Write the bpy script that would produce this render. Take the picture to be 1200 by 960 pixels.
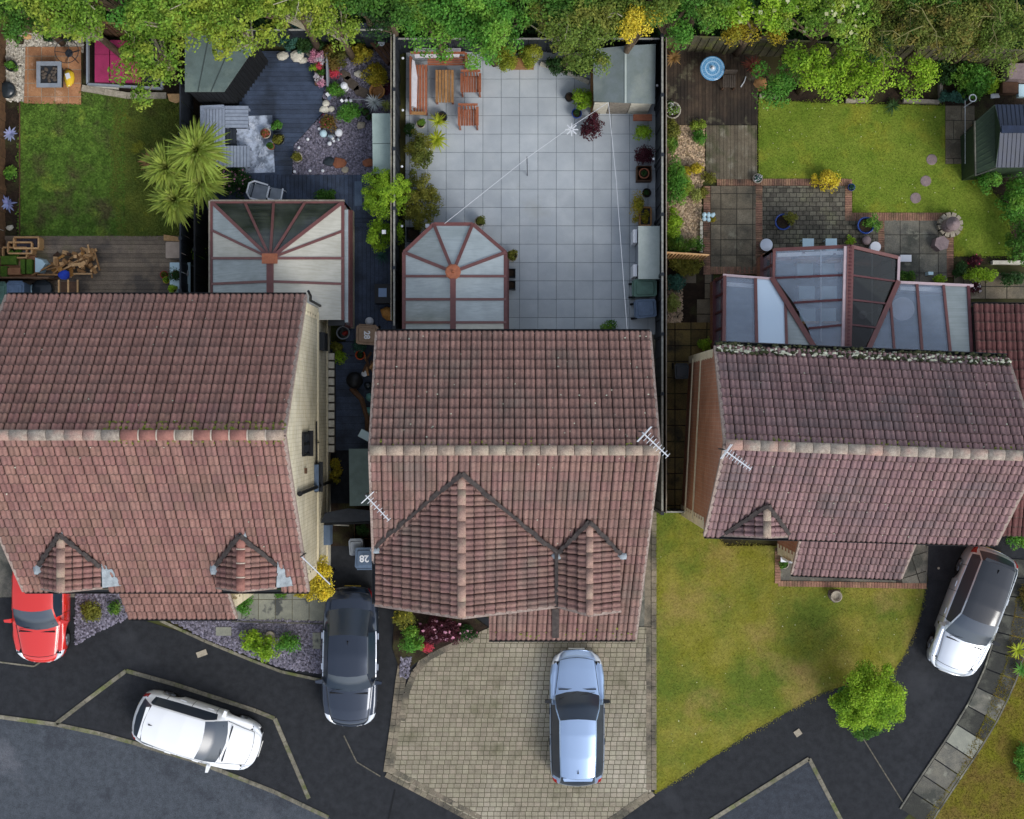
import bpy, math, random
import numpy as np
from mathutils import Vector, Matrix
R = math.radians
random.seed(7)
SC = bpy.context.scene
for o in list(bpy.data.objects): bpy.data.objects.remove(o)
COL = SC.collection
# ---------------------------------------------------------------- camera, sky, sun, exposure
CH, F = 40.0, 1440.0            # the drone hangs 40 m up and looks straight down
cam = bpy.data.cameras.new('camera'); camo = bpy.data.objects.new('camera', cam); COL.objects.link(camo)
camo.location = (0, 0, CH); camo.rotation_euler = (0, 0, 0)
cam.sensor_width = 36; cam.lens = 36 * F / 1200; cam.clip_end = 2000; cam.clip_start = 0.5
SC.camera = camo
SUN_AZ, SUN_EL = R(138), R(42)  # azimuth from +Y towards +X
wd = bpy.data.worlds.new('World'); SC.world = wd; wd.use_nodes = True
nt = wd.node_tree; nt.nodes.clear()
sky = nt.nodes.new('ShaderNodeTexSky'); sky.sky_type = 'NISHITA'; sky.sun_disc = False
sky.sun_elevation = SUN_EL; sky.sun_rotation = SUN_AZ; sky.air_density = 1.0; sky.dust_density = 1.0; sky.ozone_density = 1.0
hs = nt.nodes.new('ShaderNodeHueSaturation'); hs.inputs['Saturation'].default_value = 0.5
bg = nt.nodes.new('ShaderNodeBackground'); bg.inputs[1].default_value = 0.15
wo = nt.nodes.new('ShaderNodeOutputWorld')
nt.links.new(sky.outputs[0], hs.inputs['Color']); nt.links.new(hs.outputs[0], bg.inputs[0]); nt.links.new(bg.outputs[0], wo.inputs[0])
sl = bpy.data.lights.new('sun', 'SUN'); sl.energy = 1.15; sl.angle = R(26); sl.color = (1.0, 0.97, 0.92)
so = bpy.data.objects.new('sun', sl); COL.objects.link(so); so.location = (20, -20, 60)
so.rotation_euler = Vector((math.sin(SUN_AZ) * math.cos(SUN_EL), math.cos(SUN_AZ) * math.cos(SUN_EL), math.sin(SUN_EL))).to_track_quat('Z', 'Y').to_euler()
SC.view_settings.view_transform = 'Standard'; SC.view_settings.look = 'None'
SC.view_settings.gamma = 1.0; SC.view_settings.exposure = 0.8; SC.view_settings.use_curve_mapping = False
SC.render.engine = 'CYCLES'; SC.cycles.max_bounces = 6; SC.cycles.transparent_max_bounces = 12

def W(px, py, z=0.0):           # a point of the survey: photograph pixel + height -> metres
    k = (CH - z) / F
    return Vector(((px - 600) * k, (480 - py) * k, z))
def WP(pts, z=0.0): return [W(a, b, z) for a, b in pts]

# ---------------------------------------------------------------- materials
def lin(h):
    h = h.lstrip('#'); c = [int(h[i:i + 2], 16) / 255 for i in (0, 2, 4)]
    return tuple(x / 12.92 if x <= .04045 else ((x + .055) / 1.055) ** 2.4 for x in c)
def C4(c): return (*(lin(c) if isinstance(c, str) else c), 1)
MATS = {}
def M(name, c1, c2=None, scale=4, rough=.8, bump=0, bscale=40, island=0, spec=.3, metal=0, coat=0, stretch=(1, 1, 1), c3=None, s3=.6, a3=(.5, .62), detail=5, lo=.35, hi=.65, trans=0, streak=0, fine=0, fscale=30, c4=None, s4=.3, a4=(.5, .6)):
    m = bpy.data.materials.new(name); m.use_nodes = True; t = m.node_tree; N = t.nodes; Lk = t.links.new
    b = N['Principled BSDF']; b.inputs['Roughness'].default_value = rough; b.inputs['Metallic'].default_value = metal
    b.inputs['Specular IOR Level'].default_value = spec; b.inputs['Coat Weight'].default_value = coat; b.inputs['Coat Roughness'].default_value = .04
    g = N.new('ShaderNodeNewGeometry'); oi = N.new('ShaderNodeObjectInfo')
    mp = N.new('ShaderNodeMapping'); mp.inputs['Scale'].default_value = stretch; Lk(g.outputs['Position'], mp.inputs['Vector'])
    def noise(s, d=detail):
        n = N.new('ShaderNodeTexNoise'); n.inputs['Scale'].default_value = s; n.inputs['Detail'].default_value = d; n.inputs['Roughness'].default_value = .6
        Lk(mp.outputs[0], n.inputs['Vector']); return n.outputs['Fac']
    def rng(x, a, c, d=0, e=1):
        r = N.new('ShaderNodeMapRange'); Lk(x, r.inputs[0])
        for i, q in enumerate((a, c, d, e)): r.inputs[i + 1].default_value = q
        return r.outputs[0]
    def mix(f, A, B, mode='MIX'):
        x = N.new('ShaderNodeMix'); x.data_type = 'RGBA'; x.blend_type = mode
        if isinstance(f, (int, float)): x.inputs[0].default_value = f
        else: Lk(f, x.inputs[0])
        for i, q in ((6, A), (7, B)):
            if hasattr(q, 'default_value') or hasattr(q, 'links'): Lk(q, x.inputs[i])
            else: x.inputs[i].default_value = q
        return x.outputs[2]
    c = C4(c1)
    if c2 is not None: c = mix(rng(noise(scale), lo, hi), C4(c1), C4(c2))
    if c3 is not None: c = mix(rng(noise(s3, 6), a3[0], a3[1]), c if not isinstance(c, tuple) else c, C4(c3))
    if c4 is not None: c = mix(rng(noise(s4, 6), a4[0], a4[1]), c if not isinstance(c, tuple) else c, C4(c4))
    if streak:
        m2 = N.new('ShaderNodeMapping'); m2.inputs['Scale'].default_value = (1, .1, .1); Lk(g.outputs['Position'], m2.inputs['Vector']); n2 = N.new('ShaderNodeTexNoise'); n2.inputs['Scale'].default_value = 7; n2.inputs['Detail'].default_value = 4; Lk(m2.outputs[0], n2.inputs['Vector'])
        v2 = rng(n2.outputs['Fac'], .35, .68, 1 + streak * .4, 1 - streak); cb2 = N.new('ShaderNodeCombineXYZ')
        for i in range(3): Lk(v2, cb2.inputs[i])
        c = mix(1.0, c, cb2.outputs[0], 'MULTIPLY')
    if fine:
        v = rng(noise(fscale, 3), .3, .7, 1 - fine, 1 + fine); cb = N.new('ShaderNodeCombineXYZ')
        for i in range(3): Lk(v, cb.inputs[i])
        c = mix(1.0, c, cb.outputs[0], 'MULTIPLY')
    if island:
        ad = N.new('ShaderNodeMath'); ad.operation = 'ADD'; Lk(g.outputs['Random Per Island'], ad.inputs[0]); Lk(oi.outputs['Random'], ad.inputs[1])
        fr = N.new('ShaderNodeMath'); fr.operation = 'FRACT'; Lk(ad.outputs[0], fr.inputs[0])
        v = rng(fr.outputs[0], 0, 1, 1 - island, 1 + island)
        h = N.new('ShaderNodeHueSaturation'); Lk(v, h.inputs['Value'])
        if isinstance(c, tuple): h.inputs['Color'].default_value = c
        else: Lk(c, h.inputs['Color'])
        h2 = N.new('ShaderNodeMath'); h2.operation = 'MULTIPLY_ADD'; Lk(g.outputs['Random Per Island'], h2.inputs[0]); h2.inputs[1].default_value = .02; h2.inputs[2].default_value = .49
        Lk(h2.outputs[0], h.inputs['Hue']); c = h.outputs[0]
    if isinstance(c, tuple): b.inputs['Base Color'].default_value = c
    else: Lk(c, b.inputs['Base Color'])
    if bump:
        bp = N.new('ShaderNodeBump'); bp.inputs['Strength'].default_value = bump; bp.inputs['Distance'].default_value = .03
        Lk(noise(bscale, 4), bp.inputs['Height']); Lk(bp.outputs[0], b.inputs['Normal'])
    if trans:
        tl = N.new('ShaderNodeBsdfTranslucent'); ms = N.new('ShaderNodeMixShader'); ms.inputs[0].default_value = trans
        if isinstance(c, tuple): tl.inputs[0].default_value = c
        else: Lk(c, tl.inputs[0])
        Lk(b.outputs[0], ms.inputs[1]); Lk(tl.outputs[0], ms.inputs[2]); Lk(ms.outputs[0], N['Material Output'].inputs[0])
    MATS[name] = m; return m

def brickmat(name, c1, c2, mortar, scale=1.0):
    m = bpy.data.materials.new(name); m.use_nodes = True; t = m.node_tree; N = t.nodes; Lk = t.links.new; b = N['Principled BSDF']
    b.inputs['Roughness'].default_value = .9; b.inputs['Specular IOR Level'].default_value = .15
    g = N.new('ShaderNodeNewGeometry'); s = N.new('ShaderNodeSeparateXYZ'); Lk(g.outputs['Position'], s.inputs[0])
    n = N.new('ShaderNodeSeparateXYZ'); Lk(g.outputs['True Normal'], n.inputs[0])
    ab = N.new('ShaderNodeMath'); ab.operation = 'ABSOLUTE'; Lk(n.outputs[0], ab.inputs[0])
    gt = N.new('ShaderNodeMath'); gt.operation = 'GREATER_THAN'; Lk(ab.outputs[0], gt.inputs[0]); gt.inputs[1].default_value = .6
    mx = N.new('ShaderNodeMix'); Lk(gt.outputs[0], mx.inputs[0]); Lk(s.outputs[0], mx.inputs[2]); Lk(s.outputs[1], mx.inputs[3])
    cb = N.new('ShaderNodeCombineXYZ'); Lk(mx.outputs[0], cb.inputs[0]); Lk(s.outputs[2], cb.inputs[1])
    bt = N.new('ShaderNodeTexBrick'); Lk(cb.outputs[0], bt.inputs['Vector'])
    bt.inputs['Color1'].default_value = C4(c1); bt.inputs['Color2'].default_value = C4(c2); bt.inputs['Mortar'].default_value = C4(mortar)
    bt.inputs['Scale'].default_value = scale; bt.inputs['Brick Width'].default_value = .225; bt.inputs['Row Height'].default_value = .075; bt.inputs['Mortar Size'].default_value = .009
    nz = N.new('ShaderNodeTexNoise'); nz.inputs['Scale'].default_value = 1.3; nz.inputs['Detail'].default_value = 6; Lk(g.outputs['Position'], nz.inputs['Vector'])
    r = N.new('ShaderNodeMapRange'); Lk(nz.outputs['Fac'], r.inputs[0]); r.inputs[1].default_value = .3; r.inputs[2].default_value = .7; r.inputs[3].default_value = .82; r.inputs[4].default_value = 1.12
    h = N.new('ShaderNodeHueSaturation'); Lk(bt.outputs[0], h.inputs['Color']); Lk(r.outputs[0], h.inputs['Value']); Lk(h.outputs[0], b.inputs['Base Color'])
    bp = N.new('ShaderNodeBump'); bp.inputs['Strength'].default_value = .4; bp.inputs['Distance'].default_value = .01; Lk(bt.outputs['Fac'], bp.inputs['Height']); bp.invert = True; Lk(bp.outputs[0], b.inputs['Normal'])
    MATS[name] = m; return m

def glassmat(name, col, rough=.05, alpha=.5, spec=.8, coat=.6, dirt=None):
    m = bpy.data.materials.new(name); m.use_nodes = True; b = m.node_tree.nodes['Principled BSDF']
    b.inputs['Base Color'].default_value = C4(col); b.inputs['Roughness'].default_value = rough; b.inputs['Specular IOR Level'].default_value = spec
    b.inputs['Alpha'].default_value = alpha; b.inputs['Coat Weight'].default_value = coat; b.inputs['Coat Roughness'].default_value = .03
    if dirt:
        N = m.node_tree.nodes; Lk = m.node_tree.links.new; g = N.new('ShaderNodeNewGeometry'); f = None
        for sc, st, lo_, hi_ in ((1.6, (1, 1, 1), .42, .7), (6, (.12, 3.5, 1), .4, .75), (30, (1, 1, 1), .66, .72)):
            mp = N.new('ShaderNodeMapping'); mp.inputs['Scale'].default_value = st; Lk(g.outputs['Position'], mp.inputs['Vector']); n = N.new('ShaderNodeTexNoise'); n.inputs['Scale'].default_value = sc; n.inputs['Detail'].default_value = 5; Lk(mp.outputs[0], n.inputs['Vector'])
            r = N.new('ShaderNodeMapRange'); Lk(n.outputs['Fac'], r.inputs[0]); r.inputs[1].default_value = lo_; r.inputs[2].default_value = hi_; r.inputs[4].default_value = .75
            x = N.new('ShaderNodeMix'); x.data_type = 'RGBA'; Lk(r.outputs[0], x.inputs[0]); x.inputs[7].default_value = C4(dirt)
            if f is None: x.inputs[6].default_value = C4(col)
            else: Lk(f, x.inputs[6])
            f = x.outputs[2]
        Lk(f, b.inputs['Base Color'])
    MATS[name] = m; return m

roof_kw = dict(scale=9, rough=.82, bump=.35, bscale=60, island=.1, spec=.25, s3=.55, a3=(.5, .68), fine=.16, fscale=22, s4=3.5, a4=(.62, .72), streak=.22)
M('tile_a', '#7b5e56', '#876961', c3='#71625a', c4='#6a5650', **roof_kw)       # centre house
M('tile_b', '#815e56', '#8c6a61', c3='#7b6059', c4='#6d534d', **roof_kw)       # left house
M('tile_c', '#7c6162', '#876c6a', c3='#6f5f5f', c4='#645352', **roof_kw)       # right house
M('tile_d', '#5f3a38', '#684441', c3='#4f3534', c4='#4c3534', **roof_kw)       # garage next door
M('tile_nose_shade', '#4a3632', '#5c4640', 6, fine=.25, island=.15); M('ridge', '#a39080', '#8b7a6c', 9, island=.05, fine=.35, fscale=45, c3='#9d8f7e', s3=2.2, bump=.7)
M('ridge_pink', '#9f8174', '#8d7166', 9, island=.04, fine=.3, fscale=45, c3='#9c8a78', s3=1.6, bump=.6); M('ridge_red', '#94665b', '#835850', 7, island=.08, fine=.15, bump=.4)
M('ridge_grey', '#9f9386', '#80746a', 8, island=.05, fine=.35, fscale=45, c3='#a08074', s3=.8, bump=.5)
M('mortar', '#b3a595', '#a8998a', 20, fine=.15); M('verge', '#9c8c82', '#7d6c64', 12, fine=.2)
M('valley', '#2f2928', '#453e3b', 8, fine=.3); M('lead', '#9aa3a8', '#7c8489', 6, rough=.5, fine=.15)
M('underlay', '#1a1615'); M('gutter', '#26282b', rough=.5); M('fascia', '#8f8b82', rough=.6)
M('moss', '#7d7a34', '#5c6a2c', 30, rough=1, island=.35); M('moss_dark', '#3c4228', '#2b2c1e', 30, rough=1, island=.35); M('lichen', '#c9c8b4', '#9da08a', 20, rough=1, island=.3)
brickmat('brick_buff', '#d6cfbb', '#c3b99f', '#9f967f'); brickmat('brick_red', '#a66f55', '#955e47', '#9c8877')
M('quoin', '#d6cbaf', '#c9bd9f', 9, fine=.12, island=.1); M('render_pale', '#cfc9b8', '#b9b2a0', 8, fine=.1)
M('asphalt', '#1f2125', '#2a2c30', 4, rough=.85, bump=.6, bscale=160, fine=.42, fscale=55, c3='#393b3f', s3=.42, a3=(.56, .8), spec=.3)
M('road', '#3e4349', '#4b5057', 5, rough=.85, bump=.6, bscale=140, fine=.42, fscale=45, c3='#66676d', s3=.3, a3=(.54, .7), c4='#30333a', s4=.9, a4=(.52, .7))
M('kerb', '#7f796a', '#5f5b4f', 6, island=.2, fine=.3, c3='#5d6238', s3=1.5, a3=(.5, .65), fscale=50)
M('tar_joint', '#70695c', '#4a4a40', 12, fine=.3)
M('paver', '#938a77', '#827a68', 3, rough=.85, island=.1, fine=.2, fscale=40, c3='#aaa290', s3=.22, a3=(.46, .66), c4='#6a6650', s4=.6, a4=(.57, .7), bump=.3)
M('paver_edge', '#857a68', '#6d6556', 5, island=.18, fine=.2, c3='#4e4a40', s3=.8); M('paver_joint', '#5c5645', '#4f4d38', 8, fine=.3)
M('slab', '#a4abb0', '#b1b7ba', 1.3, rough=.7, island=.05, fine=.09, fscale=60, c3='#9aa1a6', s3=.5, a3=(.45, .7), c4='#93938b', s4=.22, a4=(.57, .75), bump=.15, bscale=80)
M('slab_joint', '#5c6468', '#737a7c', 10)
M('flag', '#7d7260', '#695f4f', 2.5, island=.22, fine=.25, c3='#4c483e', s3=.9, a3=(.45, .65), c4='#96907a', s4=1.3, a4=(.58, .72), bump=.4)
M('flag_grey', '#716d61', '#5c5a53', 3, island=.2, fine=.25, c3='#45463f', s3=.9, c4='#8a8879', s4=2, a4=(.58, .7), bump=.4)
M('flag_pale', '#8a8a7c', '#7a7b70', 3, island=.08, fine=.12, c3='#4b4d4c', s3=1.1, a3=(.55, .6), bump=.2)
M('flag_gold', '#6f5c34', '#5a4c2e', 3, island=.25, fine=.3, c3='#2f2a20', s3=.8, bump=.3)
M('brick_edge', '#93705a', '#7f5f4e', 6, island=.22, fine=.25, c3='#4d4238', s3=1.1, a3=(.5, .65)); M('brick_joint', '#4a443a', '#38352c', 10)
M('dark_joint', '#26241f', '#35332a', 8, fine=.3); M('brick_dark', '#6a6558', '#545045', 5, island=.3, fine=.3, c3='#7c7a60', s3=1, a3=(.55, .7))
M('terracotta_slab', '#a97a58', '#98694a', 4, island=.15, fine=.2, c3='#c9a184', s3=2, a3=(.6, .72))
lawn_kw = dict(rough=1, spec=.1, bump=.6, bscale=60)
M('lawn_left', '#4a6428', '#668436', 3.2, c3='#565436', s3=1.0, a3=(.5, .66), fine=.5, fscale=14, c4='#86983e', s4=1.3, a4=(.58, .75), **lawn_kw)
M('lawn_left_side', '#677030', '#55652c', 2.0, c3='#4b4c28', s3=.8, a3=(.52, .68), fine=.4, fscale=18, c4='#8f9030', s4=1.2, a4=(.6, .75), **lawn_kw)
M('lawn_back', '#657a28', '#788632', 1.4, c3='#8e8a30', s3=.5, a3=(.5, .7), fine=.28, fscale=20, c4='#5b6f22', s4=.45, a4=(.52, .7), **lawn_kw)
M('lawn_front', '#757428', '#857f3a', 1.2, c3='#5c6a28', s3=.28, a3=(.48, .62), fine=.25, fscale=18, c4='#8f7c4a', s4=.4, a4=(.54, .72), **lawn_kw)
M('lawn_side', '#6c6a20', '#6a5a2c', 1.3, c3='#6b5136', s3=.5, a3=(.5, .65), fine=.3, fscale=18, c4='#7f8226', s4=.5, a4=(.55, .7), **lawn_kw)
M('ground', '#3c4420', '#4a4428', .4, c3='#2d2a1c', s3=.2, rough=1, bump=.5)
M('soil', '#33271d', '#241c15', 6, rough=1, fine=.4, bump=.8, bscale=30, c3='#3b3a22', s3=1)
M('slate_bed', '#57535d', '#403d45', 14, rough=.9, fine=.5, fscale=60, bump=1, bscale=50)
M('slate_chip', '#7b7684', '#66626e', 9, rough=.7, island=.5, spec=.4); M('gold_chip', '#a98f72', '#c0a88c', 9, rough=.8, island=.45)
M('gold_bed', '#7c6850', '#94805f', 14, fine=.5, fscale=50, bump=1); M('white_bed', '#aaa294', '#938b7c', 8, fine=.25, fscale=50, bump=.8)
M('white_chip', '#c9c3b6', '#b0a99a', 9, island=.3)
deck_st = dict(stretch=(1, 1, 1), fine=.3, fscale=35, rough=.7)
M('deck_brown', '#776859', '#877765', 5, island=.17, c3='#5b524a', s3=.9, c4='#6e6848', s4=.7, a4=(.6, .75), **deck_st)
M('deck_blue', '#2c384b', '#39465b', 5, island=.22, c3='#212b3a', s3=.8, spec=.5, **deck_st)
M('road_dark', '#30343b', '#3b4048', 5, rough=.85, bump=.6, bscale=140, fine=.4, fscale=50, c3='#4d5057', s3=.4, a3=(.55, .72)); M('deck_dark', '#4a3d30', '#3a2f26', 5, island=.25, c3='#2a231d', s3=.6, a3=(.45, .6), c4='#6a6550', s4=2.4, a4=(.56, .7), **deck_st)
M('deck_grey', '#6a6150', '#574d3f', 6, island=.2, c3='#4a4a32', s3=1.2, c4='#7e7868', s4=3, a4=(.55, .7), **deck_st)
M('felt_green', '#5f6e6c', '#55625f', 3, rough=.9, fine=.12, fscale=60, c3='#6d7a74', s3=.8); M('felt_grey', '#727c7e', '#68726f', 3, fine=.1, fscale=60, c3='#7d8580', s3=.7)
M('felt_seam', '#3c4645'); M('wood_tan', '#a4794e', '#8d6640', 9, island=.2, fine=.2); M('wood_pale', '#cda374', '#b98d5e', 9, island=.25, fine=.15)
M('wood_bench', '#9a5c40', '#854c34', 8, island=.15, fine=.15, rough=.55, spec=.4); M('wood_brown', '#5b4130', '#493325', 8, island=.2, fine=.2)
M('wood_grey', '#8a8276', '#756d62', 8, island=.15, fine=.2); M('fence_dark', '#20242a', '#2a2f36', 6, rough=.6, island=.15); M('fence_brown', '#6a4f38', '#574130', 6, island=.2, fine=.25)
M('fence_mossy', '#585340', '#474435', 6, island=.25, fine=.3, c3='#5f6234', s3=2); M('fence_cap', '#9a9990', '#7c7b74', 9, fine=.15); M('fence_black', '#15171a')
M('upvc', '#6c413d', '#5f3936', 6, rough=.4, spec=.5); M('upvc_dark', '#5c3033', '#4d282b', 6, rough=.4); M('upvc_pale', '#b9a4a6', '#a8979b', 6, rough=.4)
M('white_plastic', '#d8dade', rough=.4); M('grey_plastic', '#8c9299', '#7d838b', 5, rough=.5); M('black_plastic', '#16171a', rough=.45)
M('bin_green', '#4c6a5e', '#40594f', 5, rough=.5, fine=.1); M('bin_blue', '#58697f', '#4c5c70', 5, rough=.5, fine=.1); M('bin_brown', '#8d755f', '#7f6853', 5, rough=.55, fine=.1)
M('box_grey', '#aab3ae', '#9fa9a4', 4, rough=.6, fine=.05); M('box_bluegreen', '#9fb0aa', '#94a59f', 4, rough=.6, fine=.06)
M('furn_grey', '#929cac', '#848e9e', 8, rough=.6, island=.08); M('furn_seam', '#3d444d'); M('cushion_white', '#d9d6da', '#cbc8cd', 10, rough=.95); M('rug', '#b9c4d6', '#6f7886', 3.2, lo=.42, hi=.58, rough=1, fine=.15, fscale=50)
M('rug_fleece', '#d3dbe8', '#98a2b4', 7, rough=1, fine=.25, fscale=30)
M('terracotta', '#955d42', '#83513a', 7, fine=.12); M('pot_blue', '#27468f', '#1f3a7a', 5, rough=.2, coat=.6); M('pot_dark', '#2b3338', '#232a2f', 5, rough=.3, coat=.3); M('pot_stone', '#b3ab9b', '#9a9284', 10, fine=.2)
M('stone', '#a79d8c', '#8d8474', 7, fine=.2, island=.15, bump=.5); M('stone_white', '#cfcabb', '#b7b1a2', 7, fine=.12, island=.1, bump=.4); M('stone_mauve', '#8b7a79', '#7a6b6b', 7, fine=.15)
M('stone_dark', '#5c5249', '#4a423a', 7, fine=.2); M('metal', '#b9bec4', rough=.3, metal=.9); M('metal_dark', '#3b3f45', rough=.4, metal=.6); M('white_metal', '#c9ccd0', rough=.35, spec=.5)
M('golden', '#b98544', '#9b6a36', 5, fine=.2); M('orange', '#d35a20', '#b94c1c', 5, rough=.5); M('red_paint', '#a53a34'); M('yellow', '#d8b52c', '#e6e0c0', 4, lo=.55, hi=.6); M('magenta', '#a0305c', '#8c2a50', 3, rough=.7, fine=.1)
M('blue_cloth', '#2a48b4', '#22389a', 6, rough=.8); M('pond', '#1a1614', rough=.15); M('teal', '#5d8c86'); M('table_blue', '#b9d4dc', rough=.15, spec=.7); M('glass_blue', '#7b93b4', rough=.1)
M('mosaic', '#3f7fb0', '#6fa5cb', 40, rough=.3, lo=.45, hi=.55, coat=.4); M('mosaic_pale', '#b8d3e4', '#7faed0', 40, rough=.3, coat=.4)
def leafm(name, a, b, isl=.35, tr=.42, c3=None, s3=1.2): return M(name, a, b, 2.2, rough=.65, spec=.25, island=isl, trans=tr, c3=c3, s3=s3)
leafm('leaf_bright', '#85a63a', '#6c9234', c3='#a0b044'); leafm('leaf_mid', '#5a8834', '#48702c', c3='#789838'); leafm('leaf_dark', '#2f4f26', '#3a5a2a'); leafm('leaf_yellowgreen', '#96aa3c', '#829c3a', c3='#aeb844')
leafm('leaf_lime', '#8fb22e', '#a4c43c', c3='#789e2c'); leafm('leaf_olive', '#7c7e34', '#8f8c38', c3='#646f2e'); leafm('leaf_yellow', '#dcc636', '#e6d650', c3='#bfae34'); leafm('leaf_gold', '#b8a02c', '#9a9a34')
leafm('leaf_conifer', '#76803a', '#64742e', c3='#8c8040', s3=2.5); leafm('leaf_olivegreen', '#768a38', '#668036', c3='#8e9242'); leafm('leaf_brown', '#7a6a34', '#8a7038', c3='#60662c'); leafm('leaf_red', '#4a222c', '#5a2834'); leafm('leaf_fresh', '#649a3a', '#528834', c3='#82ae42'); leafm('leaf_blue', '#3f6a5c', '#4f7c6a')
leafm('frond', '#9eae4c', '#8a9c42', .3); leafm('frond_pale', '#b7bb6a', '#a0ab58', .25); leafm('frond_dead', '#b48a5a', '#9a744a', .25); leafm('frond_red', '#8a4a40', '#a4604c', .3); leafm('frond_blue', '#8a98d0', '#c0c6e6', .3); leafm('frond_white', '#cfd6d6', '#e0e4e2', .15); leafm('frond_yellow', '#b9bf34', '#a3b030', .25); leafm('frond_dark', '#3f5c2c', '#34502a', .3); leafm('frond_bronze', '#8a6a44', '#a5824e', .3)
leafm('petal_pink', '#d88aa8', '#e6b8c8', .2); leafm('petal_red', '#d04058', '#e06070', .2); leafm('petal_cream', '#d4d49a', '#e2e0b8', .15); leafm('petal_white', '#e2dfe0', '#d8d0d8', .1)
M('bark', '#6a5a48', '#57493a', 8, fine=.3, stretch=(1, 1, .3)); M('twig_olive', '#857f4e', '#6f6a44', 8); M('twig_pale', '#a39c84', '#8c8670', 8); M('dark_twigs', '#2b241c')
M('tyre', '#121213', rough=.85); M('rim', '#a9adb3', rough=.3, metal=.85); M('car_black', '#0e0f11', rough=.35, coat=.5); M('car_inside', '#101113', rough=.9)
M('paint_blue', '#9db4d4', rough=.3, metal=.55, coat=1); M('paint_navy', '#262f3e', rough=.28, metal=.5, coat=1); M('paint_white', '#e8e9ea', rough=.35, coat=1, spec=.5)
M('paint_silver', '#c6ccd4', rough=.28, metal=.5, coat=1); M('paint_red', '#c8261e', rough=.3, coat=1, spec=.5)
M('plate_white', '#dcdcd6', rough=.5); M('plate_yellow', '#d8b83a', rough=.5); M('chrome', '#d8dbe0', rough=.15, metal=1)
M('lamp_red', '#8a1418', rough=.15, coat=.6); M('lamp_clear', '#c9ced4', rough=.1, coat=.8, spec=.7)
glassmat('glass_car', '#202e3e', .3, .97, 1.0, .08); glassmat('glass_roof', '#070b12', .12, 1, 1.0, .1); glassmat('glass_window', '#1a222a', .05, 1, .8)
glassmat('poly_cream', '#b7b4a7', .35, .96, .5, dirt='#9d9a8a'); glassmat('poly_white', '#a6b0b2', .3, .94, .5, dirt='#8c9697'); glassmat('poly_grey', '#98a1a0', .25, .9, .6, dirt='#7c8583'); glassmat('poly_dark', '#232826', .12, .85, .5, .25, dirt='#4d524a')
glassmat('glass_clear', '#a3b4c8', .04, .34, 1.0, dirt='#8796a6'); glassmat('glass_dark_reflection', '#060808', .05, .66, .35, .12); glassmat('glass_pale', '#c8dcec', .06, .85, 1.0)

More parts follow.
